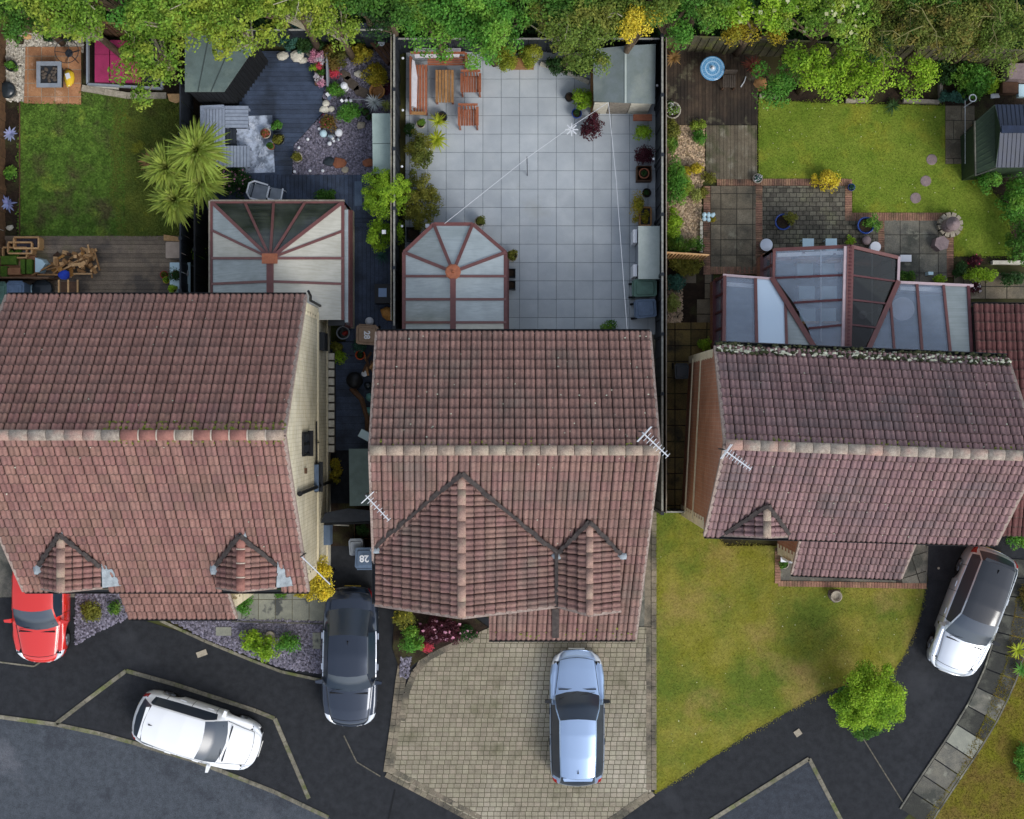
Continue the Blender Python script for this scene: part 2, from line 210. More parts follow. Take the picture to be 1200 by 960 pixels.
# ---------------------------------------------------------------- object helpers
def tag(o, label=None, cat=None, group=None, kind=None):
    if label: o['label'] = label
    if cat: o['category'] = cat
    if group: o['group'] = group
    if kind: o['kind'] = kind
    return o
def T(name, label=None, cat=None, loc=(0, 0, 0), group=None, kind=None):
    o = bpy.data.objects.new(name, None); COL.objects.link(o); o.location = loc; o.empty_display_size = .3
    return tag(o, label, cat, group, kind)
def wl(o):
    v = Vector((0, 0, 0))
    while o is not None: v += o.location; o = o.parent
    return v
def link_mesh(name, me, mat, parent=None, loc=(0, 0, 0)):
    o = bpy.data.objects.new(name, me); COL.objects.link(o)
    if parent is not None: o.parent = parent; o.location = Vector(loc) - wl(parent)
    else: o.location = loc
    return o
class MB:
    def __init__(s): s.v = []; s.f = []
    def add(s, vs, fs):
        n = len(s.v); s.v += [tuple(v) for v in vs]; s.f += [tuple(i + n for i in f) for f in fs]; return s
    def hexa(s, b, t):           # four bottom points, four top points (ccw from above)
        return s.add(list(b) + list(t), [(3, 2, 1, 0), (4, 5, 6, 7), (0, 1, 5, 4), (1, 2, 6, 5), (2, 3, 7, 6), (3, 0, 4, 7)])
    def box(s, c, size, rz=0, rx=0, ry=0):
        a, b, h = (q / 2 for q in size); m = Matrix.Rotation(rz, 3, 'Z') @ Matrix.Rotation(ry, 3, 'Y') @ Matrix.Rotation(rx, 3, 'X'); c = Vector(c)
        P = [c + m @ Vector((x, y, z)) for z in (-h, h) for x, y in ((-a, -b), (a, -b), (a, b), (-a, b))]
        return s.hexa(P[:4], P[4:])
    def prism(s, poly, z0, z1, top=1.0):
        n = len(poly); A = sum(poly[i][0] * poly[(i + 1) % n][1] - poly[(i + 1) % n][0] * poly[i][1] for i in range(n))
        if A < 0: poly = poly[::-1]
        cx = sum(p[0] for p in poly) / n; cy = sum(p[1] for p in poly) / n
        b = [(p[0], p[1], z0) for p in poly]; t = [(cx + (p[0] - cx) * top, cy + (p[1] - cy) * top, z1) for p in poly]
        return s.add(b + t, [tuple(range(n))[::-1], tuple(range(n, 2 * n))] + [(i, (i + 1) % n, n + (i + 1) % n, n + i) for i in range(n)])
    def bar(s, p, q, w, h, up=(0, 0, 1)):
        p, q = Vector(p), Vector(q); d = (q - p).normalized(); u = Vector(up)
        x = d.cross(u)
        if x.length < 1e-4: x = Vector((1, 0, 0))
        x.normalize(); u = x.cross(d).normalized(); x *= w / 2; u *= h / 2
        return s.hexa([p - x - u, q - x - u, q + x - u, p + x - u], [p - x + u, q - x + u, q + x + u, p + x + u])
    def tube(s, pts, r, n=6, r1=None):
        pts = [Vector(p) for p in pts]; k = len(pts); r1 = r if r1 is None else r1; V = []
        for i, p in enumerate(pts):
            d = (pts[min(i + 1, k - 1)] - pts[max(i - 1, 0)]).normalized(); a = d.orthogonal() if abs(d.z) > .9 else d.cross(Vector((0, 0, 1)))
            a.normalize(); b = d.cross(a); rr = r + (r1 - r) * i / max(1, k - 1)
            V += [p + (a * math.cos(t) + b * math.sin(t)) * rr for t in (2 * math.pi * j / n for j in range(n))]
        fs = [(i * n + j, i * n + (j + 1) % n, (i + 1) * n + (j + 1) % n, (i + 1) * n + j) for i in range(k - 1) for j in range(n)]
        return s.add(V, fs + [tuple(range(n))[::-1], tuple(range((k - 1) * n, k * n))])
    def lathe(s, c, prof, n=16, sx=1, sy=1):   # prof: (radius, z) from bottom to top
        V = [(c[0] + r * sx * math.cos(2 * math.pi * j / n), c[1] + r * sy * math.sin(2 * math.pi * j / n), c[2] + z) for r, z in prof for j in range(n)]
        fs = [(i * n + j, i * n + (j + 1) % n, (i + 1) * n + (j + 1) % n, (i + 1) * n + j) for i in range(len(prof) - 1) for j in range(n)]
        return s.add(V, fs + [tuple(range(n))[::-1], tuple(range((len(prof) - 1) * n, len(prof) * n))])
    def rock(s, c, sx, sy, sz, seed=0, n=8):
        rg = random.Random(seed); prof = [(.75, 0), (1, .3), (.9, .65), (.45, .95), (.05, 1)]; V = []
        ks = [rg.uniform(.78, 1.15) for _ in range(n)]
        for r, z in prof:
            V += [(c[0] + r * ks[j] * sx * math.cos(2 * math.pi * j / n) * rg.uniform(.93, 1.07), c[1] + r * ks[j] * sy * math.sin(2 * math.pi * j / n) * rg.uniform(.93, 1.07), c[2] + z * sz) for j in range(n)]
        return s.add(V, [(i * n + j, i * n + (j + 1) % n, (i + 1) * n + (j + 1) % n, (i + 1) * n + j) for i in range(4) for j in range(n)] + [tuple(range(n))[::-1], tuple(range(4 * n, 5 * n))])
    def build(s, name, mat, parent=None, smooth=False, origin=None, **tg):
        if origin is None:
            xs, ys, zs = zip(*s.v); origin = Vector(((min(xs) + max(xs)) / 2, (min(ys) + max(ys)) / 2, min(zs)))
        ox, oy, oz = origin
        me = bpy.data.meshes.new(name); me.from_pydata([(x - ox, y - oy, z - oz) for x, y, z in s.v], [], s.f)
        me.materials.append(MATS[mat] if isinstance(mat, str) else mat)
        if smooth: me.polygons.foreach_set('use_smooth', [True] * len(me.polygons))
        o = link_mesh(name, me, None, parent, origin)
        return tag(o, **tg)
def np_mesh(name, V, mat, parent=None, quads=True, origin=None, smooth=False, **tg):
    k = 4 if quads else 3; V = V.reshape(-1, 3); n = len(V); origin = V.min(0) * .5 + V.max(0) * .5 if origin is None else np.array(origin)
    if origin is not None and parent is None: origin = np.array([origin[0], origin[1], V[:, 2].min()])
    me = bpy.data.meshes.new(name); me.vertices.add(n); me.vertices.foreach_set('co', (V - origin).astype(np.float32).ravel())
    me.loops.add(n); me.loops.foreach_set('vertex_index', np.arange(n, dtype=np.int32)); me.polygons.add(n // k)
    me.polygons.foreach_set('loop_start', np.arange(0, n, k, dtype=np.int32)); me.update(calc_edges=True); me.materials.append(MATS[mat])
    return tag(link_mesh(name, me, None, parent, origin), **tg)
def copy_tree(o, parent=None):
    c = o.copy(); COL.objects.link(c); c.parent = parent
    for ch in o.children: copy_tree(ch, c)
    return c
def inpoly(x, y, P):
    r = False; n = len(P)
    for i in range(n):
        x0, y0, x1, y1 = P[i][0], P[i][1], P[(i + 1) % n][0], P[(i + 1) % n][1]
        if (y0 > y) != (y1 > y) and x < (x1 - x0) * (y - y0) / (y1 - y0) + x0: r = not r
    return r
def clip_half(poly, a, b, c):    # keep a*x + b*y >= c
    out = []
    for i in range(len(poly)):
        p, q = poly[i], poly[(i + 1) % len(poly)]; dp = a * p[0] + b * p[1] - c; dq = a * q[0] + b * q[1] - c
        if dp >= 0: out.append(p)
        if (dp >= 0) != (dq >= 0):
            t = dp / (dp - dq); out.append(tuple(p[k] + (q[k] - p[k]) * t for k in range(len(p))))
    return out
def ccw(P):
    return P if sum(P[i][0] * P[(i + 1) % len(P)][1] - P[(i + 1) % len(P)][0] * P[i][1] for i in range(len(P))) > 0 else P[::-1]
def sheet(name, px, mat, z, thick=.02, **tg):     # a surface of the setting, laid on the ground
    mb = MB(); mb.prism([(p.x, p.y) for p in WP(px, z)], z - thick, z)
    if 'label' not in tg and 'kind' not in tg: tg['kind'] = 'structure'
    return mb.build(name, mat, **tg)
def cells(px, z, w, h, ang=0, off=(0, 0), bond=0, gap=.012, jit=0, jogs=None):   # pieces of a bonded floor, clipped to a polygon
    P = [(p.x, p.y) for p in WP(px, z)]; ca, sa = math.cos(ang), math.sin(ang)
    L = [(x * ca + y * sa, -x * sa + y * ca) for x, y in P]
    x0, x1 = min(p[0] for p in L), max(p[0] for p in L); y0, y1 = min(p[1] for p in L), max(p[1] for p in L); out = []
    j = math.floor((y0 - off[1]) / h)
    while off[1] + j * h < y1:
        sh = off[0] + (bond * w if j % 2 else 0) + (jogs[j % len(jogs)] * w if jogs else 0); i = math.floor((x0 - sh) / w); cy = off[1] + j * h
        while sh + i * w < x1:
            cx = sh + i * w; q = L; g = gap / 2
            for a, b, c in ((1, 0, cx + g), (-1, 0, -(cx + w - g)), (0, 1, cy + g), (0, -1, -(cy + h - g))):
                q = clip_half(q, a, b, c)
                if len(q) < 3: break
            if len(q) >= 3:
                A = abs(sum(q[k][0] * q[(k + 1) % len(q)][1] - q[(k + 1) % len(q)][0] * q[k][1] for k in range(len(q)))) / 2
                if A > .08 * w * h: out.append((A / ((w - gap) * (h - gap)), [(x * ca - y * sa, x * sa + y * ca) for x, y in q], ((cx + w / 2) * ca - (cy + h / 2) * sa, (cx + w / 2) * sa + (cy + h / 2) * ca)))
            i += 1
        j += 1
    return out
def paved(name, px, mat, z, w, h, piece='slab', ang=0, off=(0, 0), bond=0, gap=.014, joint='paver_joint', thick=.04, single=True, limit=300, jogs=None, jit=.003, bed=True, root=None, **tg):
    if root is None: root = T(name, loc=W(sum(p[0] for p in px) / len(px), sum(p[1] for p in px) / len(px), 0), kind='structure', **tg)
    if bed:
        mb = MB(); mb.prism([(p.x, p.y) for p in WP(px, z)], z - thick - .02, z - .008); mb.build('joint_bed', joint, root)
    cs = cells(px, z, w, h, ang, off, bond, gap, jogs=jogs); rg = random.Random(len(cs)); full = None; st = MB(); n = 0
    for A, q, c in cs:
        dz = rg.uniform(-jit, jit)
        if single and n < limit:
            n += 1
            if A > .995:
                if full is None:
                    g = gap / 2; m = MB(); ww, hh = w / 2 - g, h / 2 - g; e = .006
                    m.hexa([(-ww, -hh, -thick), (ww, -hh, -thick), (ww, hh, -thick), (-ww, hh, -thick)], [(-ww, -hh, -e), (ww, -hh, -e), (ww, hh, -e), (-ww, hh, -e)])
                    m.add([(-ww, -hh, -e), (ww, -hh, -e), (ww, hh, -e), (-ww, hh, -e), (-ww + e, -hh + e, 0), (ww - e, -hh + e, 0), (ww - e, hh - e, 0), (-ww + e, hh - e, 0)], [(4, 5, 6, 7), (0, 1, 5, 4), (1, 2, 6, 5), (2, 3, 7, 6), (3, 0, 4, 7)])
                    full = bpy.data.meshes.new(piece); full.from_pydata(m.v, [], m.f); full.materials.append(MATS[mat])
                o = link_mesh(piece, full, None, root, (c[0], c[1], z + dz)); o.rotation_euler = (0, 0, ang)
            else: MB().prism(q, z - thick, z + dz).build(piece, mat, root)
        else: st.prism(q, z - thick, z + dz)
    if st.v: st.build(piece + 's' if not single else piece, mat, root, kind='stuff')
    return root
def boards(name, px, mat, z, w, axis='x', thick=.03, gap=.008, piece='board', base='fence_black', limit=300, **tg):
    root = T(name, loc=W(sum(p[0] for p in px) / len(px), sum(p[1] for p in px) / len(px), 0), kind='structure', **tg)
    P = [(p.x, p.y) for p in WP(px, z)]; MB().prism(P, z - thick - .05, z - thick - .004).build('joist_bed', base, root); rg = random.Random(len(P) + int(z * 100))
    a = 1 if axis == 'x' else 0; lo, hi = min(p[a] for p in P), max(p[a] for p in P); c = lo
    while c < hi - .3 * w:
        q = clip_half(clip_half(P, *((0, 1, c + gap / 2) if a else (1, 0, c + gap / 2))), *((0, -1, -(c + w - gap / 2)) if a else (-1, 0, -(c + w - gap / 2))))
        if len(q) >= 3: MB().prism(q, z - thick, z + rg.uniform(-.003, .003)).build(piece, mat, root)
        c += w
    return root
def scatter(name, px, mat, z, n, s, hgt, seed=1, label=None, edge=0, lean=1.0, kind='stuff', parent=None):   # n little chips or blades over a polygon
    P = np.array([(p.x, p.y) for p in WP(px, z)]); rg = np.random.default_rng(seed); lo, hi = P.min(0), P.max(0); pts = np.empty((0, 2))
    while len(pts) < n:
        q = rg.uniform(lo, hi, (n * 2, 2)); ins = np.zeros(len(q), bool)
        for i in range(len(P)):
            a, b = P[i], P[(i + 1) % len(P)]; c = (a[1] > q[:, 1]) != (b[1] > q[:, 1])
            with np.errstate(divide='ignore', invalid='ignore'): ins ^= c & (q[:, 0] < (b[0] - a[0]) * (q[:, 1] - a[1]) / (b[1] - a[1]) + a[0])
        pts = np.vstack([pts, q[ins]])
        if not ins.any(): break
    pts = pts[:n]
    if edge:
        E = []
        for i in range(len(P)):
            a, b = P[i], P[(i + 1) % len(P)]; L = np.linalg.norm(b - a); k = int(L * edge); t = rg.uniform(0, 1, (k, 1)); nn = np.array([-(b - a)[1], (b - a)[0]]) / L; E.append(a + (b - a) * t + nn * rg.normal(size=(k, 1)) * .035 * (1 + .8 * np.sin(t * L * 3)))
        pts = np.vstack([pts] + E)
    n = len(pts); a = rg.uniform(0, 6.283, n); sz = s * rg.uniform(.5, 1.3, n); h = hgt * rg.uniform(.4, 1.2, n)
    c = np.column_stack([pts, np.full(n, z)]); d = np.column_stack([np.cos(a), np.sin(a), np.zeros(n)]); e = np.column_stack([-np.sin(a), np.cos(a), np.zeros(n)])
    tip = c + np.column_stack([rg.uniform(-1, 1, n) * sz * lean, rg.uniform(-1, 1, n) * sz * lean, h])
    k = rg.uniform(.5, 1, n)[:, None]; S = sz[:, None] / 2
    A = c - d * S - e * S * k; B = c + d * S - e * S * k; Cc = c + d * S * k + e * S; D = c - d * S + e * S * k
    V = np.stack([A, B, tip, B, Cc, tip, Cc, D, tip, D, A, tip], 1)
    # share vertices so every chip is one island
    idx = np.array([0, 1, 4, 1, 2, 4, 2, 3, 4, 3, 0, 4]); VV = np.stack([A, B, Cc, D, tip], 1).reshape(-1, 3)
    li = (np.arange(n)[:, None] * 5 + idx).ravel().astype(np.int32); org = np.array([VV[:, 0].mean(), VV[:, 1].mean(), z])
    me = bpy.data.meshes.new(name); me.vertices.add(len(VV)); me.vertices.foreach_set('co', (VV - org).astype(np.float32).ravel()); me.loops.add(len(li)); me.loops.foreach_set('vertex_index', li)
    me.polygons.add(len(li) // 3); me.polygons.foreach_set('loop_start', np.arange(0, len(li), 3, dtype=np.int32)); me.update(calc_edges=True); me.materials.append(MATS[mat])
    return tag(link_mesh(name, me, None, parent, org), label=label, kind=kind)

# ---------------------------------------------------------------- plants
def leaves(clumps, per, size, seed, flat=.35, aspect=.55):   # clumps: (x, y, z, r); returns quads of leaves on the shells of the clumps
    rg = np.random.default_rng(seed); cl = np.array(clumps, float); n = len(cl) * per
    c = np.repeat(cl, per, 0); d = rg.normal(size=(n, 3)); d[:, 2] = np.abs(d[:, 2]) * .9 + rg.normal(size=n) * .25; d /= np.linalg.norm(d, axis=1)[:, None]
    rr = c[:, 3:4] * rg.uniform(.55, 1.08, (n, 1)); p = c[:, :3] + d * rr * np.array([1, 1, .8])
    nrm = d * (1 - flat) + np.array([0, 0, 1]) * flat + rg.normal(size=(n, 3)) * .45; nrm /= np.linalg.norm(nrm, axis=1)[:, None]
    t = np.cross(nrm, rg.normal(size=(n, 3))); t /= np.linalg.norm(t, axis=1)[:, None]; b = np.cross(nrm, t)
    s = size * rg.uniform(.6, 1.3, (n, 1)); t = t * s; b = b * s * aspect; q = nrm * s * .12
    return np.stack([p - t * .5, p - b * .5 + q, p + t * .5, p + b * .5 + q], 1)
def crown_clumps(c, rx, ry, rz, n, cr, seed, low=-.1, wb=1.0):
    rg = np.random.default_rng(seed); out = []
    while len(out) < n:
        d = rg.normal(size=3); d /= np.linalg.norm(d); k = rg.uniform(.15, 1) ** .5
        if d[2] < low: continue
        wob = 1 + wb * .18 * math.sin(3 * math.atan2(d[1], d[0]) + seed) + wb * .12 * math.sin(5 * math.atan2(d[1], d[0]) + 2 * seed)
        out.append((c[0] + d[0] * rx * k * wob, c[1] + d[1] * ry * k * wob, c[2] + d[2] * rz * k, cr * rg.uniform(.6, 1.25)))
    return out
def tree(label, px, py, h, r, mat, seed, ry=None, rz=None, dens=1.0, nd=1.0, wb=1.0, leaf=.11, cr=.34, name='broadleaf_tree', cat='tree', group=None, trunk_r=.13, extra=None, twigs=0, asp=.55):
    # px, py: where the crown's middle shows; h: height of the crown's middle
    ry = ry or r; rz = rz or min(r, ry) * .75; c = W(px, py, h); root = T(name, label, cat, (c.x, c.y, 0), group); rg = random.Random(seed)
    mb = MB(); mb.tube([(c.x + rg.uniform(-.1, .1), c.y, 0), (c.x + rg.uniform(-.1, .1), c.y, h * .5), (c.x, c.y, h * .9)], trunk_r, 7, trunk_r * .55); mb.build('trunk', 'bark', root, True)
    n = max(8, int(26 * nd * r * ry / (cr / .34) ** 2)); cl = crown_clumps(c, r, ry, rz, n, cr, seed, wb=wb)
    lb = MB()
    for q in cl[::max(1, len(cl) // 12)]:
        p0 = Vector((c.x, c.y, h * .45)); p1 = Vector(q[:3]); m = (p0 + p1) / 2 + Vector((0, 0, .15)); lb.tube([p0, m, p1], trunk_r * .4, 5, .015)
    for k in range(twigs if cat == 'conifer' or name == 'conifer_tree' else twigs // 2):
        q = Vector(cl[rg.randrange(len(cl))][:3]); a = rg.uniform(0, 6.28); l = rg.uniform(.5, 1.1); e = q + Vector((math.cos(a) * l, math.sin(a) * l, .25)); q.z += .3
        lb.tube([q, (q + e) / 2 + Vector((.06, .05, .08)), e], .016, 4, .006); lb.tube([(q + e) / 2, (q + e) / 2 + Vector((math.cos(a + .7) * l * .4, math.sin(a + .7) * l * .4, .15))], .014, 4, .006)
    lb.build('limbs', ('twig_olive' if name == 'conifer_tree' else 'twig_pale') if twigs else 'bark', root)
    per = int(120 * dens * (cr / .34) ** 2 * (.11 / leaf) ** 2); np_mesh('crown', leaves(cl, per, leaf, seed, aspect=asp), mat, root, origin=c)
    if extra:
        m2, k, sz = extra; sub = [cl[i] for i in range(0, len(cl), 2)]; np_mesh('blossom', leaves([(a, b, z, r_ * 1.05) for a, b, z, r_ in sub], k, sz, seed + 5, flat=.7, aspect=.9), m2, root, origin=c)
    return root
def shrub(label, px, py, r, mat, seed, h=None, ry=None, leaf=.07, cr=.16, dens=1.0, name='shrub', cat='shrub', z0=0, group=None, extra=None, asp=.55):
    ry = ry or r; h = h or (r + ry) * .7; r *= 1.1; ry *= 1.1; c = W(px, py, z0 + h * .5); root = T(name, label, cat, (c.x, c.y, z0), group)
    sb = MB(); rg = random.Random(seed)
    for k in range(5):
        a = k * 1.256 + seed; sb.tube([(c.x, c.y, z0), (c.x + math.cos(a) * r * .3, c.y + math.sin(a) * ry * .3, z0 + h * .4), (c.x + math.cos(a) * r * .55, c.y + math.sin(a) * ry * .55, z0 + h * .7)], .02, 4, .008)
    sb.build('stems', 'bark', root)
    n = max(6, int(3.6 * r * ry / cr ** 2)); cl = crown_clumps((c.x, c.y, z0 + h * .35), max(.03, r - cr * .6), max(.03, ry - cr * .6), h * .6, n, cr, seed, -.2, .35)
    np_mesh('foliage', leaves(cl, int(70 * dens * (cr / .16) ** 2 * (.07 / leaf) ** 2), leaf, seed, aspect=asp), mat, root, origin=(c.x, c.y, z0))
    if extra:
        m2, k, sz = extra; np_mesh('blossom', leaves([(a, b, z, r_ * 1.08) for a, b, z, r_ in cl], k, sz, seed + 9, flat=.8, aspect=.9), m2, root, origin=(c.x, c.y, z0))
    return root
def blades(c, n, L, w, seed, up=.5, droop=.55, seg=4, spread=(0, 6.2832)):
    rg = random.Random(seed); mb = MB()
    for k in range(n):
        a = spread[0] + (spread[1] - spread[0]) * (k + rg.uniform(-.4, .4)) / n; e = up * rg.uniform(.1, 1.5); l = L * rg.uniform(.72, 1.08); ps = []
        for i in range(seg + 1):
            t = i / seg; rad = l * t * math.cos(e) ; z = l * t * math.sin(e) - droop * l * t * t * rg.uniform(.85, 1.1); ps.append((rad, z))
        V = []; dx, dy = math.cos(a), math.sin(a)
        for i, (rad, z) in enumerate(ps):
            ww = w * (1 - abs(i / seg - .35) ** 1.6 * 1.5) / 2 if i < seg else .002; ww = max(ww, .002)
            V += [(c[0] + dx * rad - dy * ww, c[1] + dy * rad + dx * ww, c[2] + z), (c[0] + dx * rad + dy * ww, c[1] + dy * rad - dx * ww, c[2] + z + .004)]
        mb.add(V, [(2 * i, 2 * i + 1, 2 * i + 3, 2 * i + 2) for i in range(seg)])
    return mb
def rosette(label, px, py, L, mat, seed, n=40, w=.035, z=.15, up=.7, droop=.5, name='spiky_plant', cat='plant', group=None, stalk=.04, z0=0):
    c = W(px, py, z0 + z); root = T(name, label, cat, (c.x, c.y, z0), group); MB().tube([(c.x, c.y, z0), (c.x, c.y, z0 + z)], stalk, 6).build('stem', 'bark', root)
    blades(c, n, L, w, seed, up, droop).build('leaves', mat, root); return root
def pot_plant(label, px, py, r, h, potm, leafmat=None, pr=None, seed=1, shape='round', kind='shrub', leaf=.05, name='potted_plant', z0=0, flower=None, off=(0, 0), ph=None, group=None):
    c = W(px, py, z0 + h); root = T(name, label, 'potted plant' if leafmat else 'pot', (c.x, c.y, z0), group)
    if shape == 'round': MB().lathe((c.x, c.y, z0), [(r * .7, 0), (r * .95, h * .8), (r, h * .82), (r, h), (r * .86, h), (r * .84, h - .05)], 16).build('pot', potm, root, True)
    else:
        b = MB(); t = .02
        for sx, sy, lx, ly in ((0, -1, 2 * r, t), (0, 1, 2 * r, t), (-1, 0, t, 2 * r - 2 * t), (1, 0, t, 2 * r - 2 * t)): b.box((c.x + sx * (r - t / 2), c.y + sy * (r - t / 2), z0 + h / 2), (lx, ly, h))
        b.box((c.x, c.y, z0 + .02), (2 * r - 2 * t - .002, 2 * r - 2 * t - .002, .04)); b.build('pot', potm, root)
    MB().lathe((c.x, c.y, z0 + h - .07), [(r * .8, 0), (r * .78, .03)], 12).build('soil', 'soil', root)
    if leafmat:
        pr = pr or r * 1.2
        if kind == 'spiky': blades((c.x + off[0], c.y + off[1], z0 + h), 30, pr, .03, seed, .7, .5).build('leaves', leafmat, root)
        else:
            ph = ph or pr * .8; cc = (c.x + off[0], c.y + off[1], z0 + h - .02); cr = min(.12, pr * .5); cl = crown_clumps(cc, pr - cr * .5, pr - cr * .5, ph, max(4, int(2.4 * pr * pr / cr ** 2)), cr, seed, -.05)
            np_mesh('foliage', leaves(cl, 60, leaf, seed), leafmat, root, origin=(c.x, c.y, z0 + h))
            if flower: np_mesh('blossom', leaves([(a, b, z, q * 1.1) for a, b, z, q in cl], 9, leaf * 1.1, seed + 3, .8, .9), flower, root, origin=(c.x, c.y, z0 + h))
    return root
# ---------------------------------------------------------------- roofs of double-roman tiles
def tile_geo():
    v = []; f = []; us = [.025, .06, .14, .25, .36, .45, .55, .64, .75, .86, .94, .975]; hh = [-.02, .004, .03, .04, .03, .004, .004, .03, .04, .03, .004, -.02]; n = len(us)
    for t, k, dz in ((-.03, .2, -.05), (-.03, 1, .06), (.055, 1, .054), (.84, 1, .0), (.84, .2, -.09)):     # skirt, nose, shoulder, head cut short so an open slit reads as a shadow line
        for u, h in zip(us, hh): v.append((u, t, h * k + dz))
    for r in range(4):
        for i in range(n - 1): f.append((r * n + i, r * n + i + 1, (r + 1) * n + i + 1, (r + 1) * n + i))
    return v, f
TV, TF = tile_geo(); TM = [1 if i < 2 * len(TF) // 4 else 0 for i in range(len(TF))]; TILES = {}     # each nose band is darkened: staining plus a painted course shadow line
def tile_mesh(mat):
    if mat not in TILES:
        me = bpy.data.meshes.new('roof_tile'); me.from_pydata([(x, y, z) for x, y, z in TV], [], TF); me.materials.append(MATS[mat]); me.materials.append(MATS['tile_nose_shade']); me.polygons.foreach_set('material_index', TM); TILES[mat] = me
    return TILES[mat]
BUDGET = {}
def slope(roof, q, mat, keep=None, cuts=(), wt=.3, gauge=.32, house=None, limit=300, seed=3, deck=None):
    # q: eave-left, eave-right, ridge-right, ridge-left seen from outside looking up the slope
    E0, E1, R1, R0 = [Vector(p) for p in q]; rg = random.Random(seed); me = tile_mesh(mat)
    nu = max(1, round(((E1 - E0).length + (R1 - R0).length) / 2 / wt)); nv = max(1, round(((R0 - E0).length + (R1 - E1).length) / 2 / gauge))
    nrm = (E1 - E0).cross(R0 - E0).normalized(); base = wl(roof); st = MB(); sm = []; u_ = MB()
    d = nrm * -.07; dk = nrm * -.16; A = [E0 + d, E1 + d, R1 + d, R0 + d]
    KP = ccw([(p[0], p[1]) for p in keep]) if keep else None
    for DP in (deck or [keep]):
        poly = [tuple(p) for p in A]; DP = ccw([(p[0], p[1]) for p in DP]) if DP else []
        for i in range(len(DP)):
            (x0, y0), (x1, y1) = DP[i], DP[(i + 1) % len(DP)]; a, b = -(y1 - y0), x1 - x0; poly = clip_half(poly, a, b, a * x0 + b * y0)
        if len(poly) < 3: continue
        u_ = MB(); n = len(poly); u_.add([Vector(p) + nrm * -.1 for p in poly] + [Vector(p) for p in poly], [tuple(range(n))[::-1], tuple(range(n, 2 * n))] + [(i, (i + 1) % n, n + (i + 1) % n, n + i) for i in range(n)])
        u_.build('roof_deck', 'underlay', roof)
    CT = [ccw([(p[0], p[1]) for p in c]) for c in cuts]
    for j in range(nv):
        for i in range(nu):
            s0, s1, t0, t1 = i / nu, (i + 1) / nu, j / nv, (j + 1) / nv
            bl = lambda s, t: (E0 * (1 - s) + E1 * s) * (1 - t) + (R0 * (1 - s) + R1 * s) * t
            a, b, c = bl(s0, t0), bl(s1, t0), bl(s0, t1); X = b - a; Y = c - a; cen = bl((s0 + s1) / 2, (t0 + t1) / 2); cor = [bl(s, t) for s, t in ((s0, t0), (s1, t0), (s1, t1), (s0, t1))]
            clips = []; drop = False
            if KP:
                ins = [inpoly(p.x, p.y, KP) for p in cor]
                if not any(ins) and not inpoly(cen.x, cen.y, KP): drop = True
                elif not all(ins):
                    for k in range(len(KP)):
                        (x0, y0), (x1, y1) = KP[k], KP[(k + 1) % len(KP)]; p, r = -(y1 - y0), x1 - x0; clips.append((p, r, p * x0 + r * y0))
            for Q in CT:
                ins = [inpoly(p.x, p.y, Q) for p in cor]
                if all(ins): drop = True
                elif any(ins):
                    best = None
                    for k in range(len(Q)):
                        (x0, y0), (x1, y1) = Q[k], Q[(k + 1) % len(Q)]; p, r = (y1 - y0), -(x1 - x0); L = math.hypot(p, r); p /= L; r /= L; cc = p * x0 + r * y0; dd = p * cen.x + r * cen.y - cc
                        if best is None or dd > best[0]: best = (dd, p, r, cc)
                    clips.append(best[1:])
            if drop: continue
            N = X.cross(Y).normalized(); jz = rg.uniform(-.006, .006); tl = rg.uniform(-.012, .012)
            m = Matrix((( X.x, Y.x, N.x, a.x), (X.y, Y.y, N.y, a.y), (X.z, Y.z, N.z, a.z + jz), (0, 0, 0, 1)))
            if not clips and BUDGET.get(house, 0) < limit:
                BUDGET[house] = BUDGET.get(house, 0) + 1
                o = bpy.data.objects.new('roof_tile', me); COL.objects.link(o); o.parent = roof; o.matrix_basis = Matrix.Translation(-base) @ m
            else:
                V = [m @ Vector((x, y + tl * (x - .5), z)) for x, y, z in TV]
                if not clips: st.add(V, TF); sm += TM
                else:
                    for f, fm in zip(TF, TM):
                        pl = [tuple(V[k]) for k in f]
                        for cl in clips:
                            pl = clip_half(pl, *cl)
                            if len(pl) < 3: break
                        if len(pl) >= 3: st.add(pl, [tuple(range(len(pl)))]); sm.append(fm)
    if st.v:
        so_ = st.build('roof_tile', mat, roof, kind='stuff'); so_.data.materials.append(MATS['tile_nose_shade']); so_.data.polygons.foreach_set('material_index', sm)
    return nrm
def ridge(roof, p, q, mat='ridge', L=.42, r=.16, mort=True, h=.6):
    p, q = Vector(p), Vector(q); d = q - p; n = max(1, round(d.length / L)); rg = random.Random(n); x = d.normalized(); y = Vector((0, 0, 1)).cross(x).normalized(); z = x.cross(y)
    for i in range(n):
        a = p + d * (i / n) + x * .008; b = p + d * ((i + 1) / n) - x * .008; mb = MB(); V = []; jz = rg.uniform(-.008, .008)
        for e in (a, b):
            for k in range(7): t = math.pi * k / 6; V.append(e + y * r * math.cos(t) + z * (r * h * math.sin(t) - .05 + jz))
        mb.add(V, [(k, k + 7, k + 8, k + 1) for k in range(6)] + [tuple(range(7)), tuple(range(13, 6, -1))]); mb.build('ridge_tile', rg.choice(mat) if isinstance(mat, (list, tuple)) else mat, roof, True)
    if mort and isinstance(mat, (list, tuple)) and 'ridge_red' in mat or mat == 'ridge_red':
        mb = MB()
        for i in range(1, n):
            c = p + d * (i / n); V = []
            for e in (c - x * .018, c + x * .018):
                for k in range(7): t = math.pi * k / 6; V.append(e + y * (r + .006) * math.cos(t) + z * ((r + .006) * h * math.sin(t) - .047))
            mb.add(V, [(k, k + 7, k + 8, k + 1) for k in range(6)])
        if mb.v: mb.build('mortar_joints', 'mortar', roof, kind='stuff')
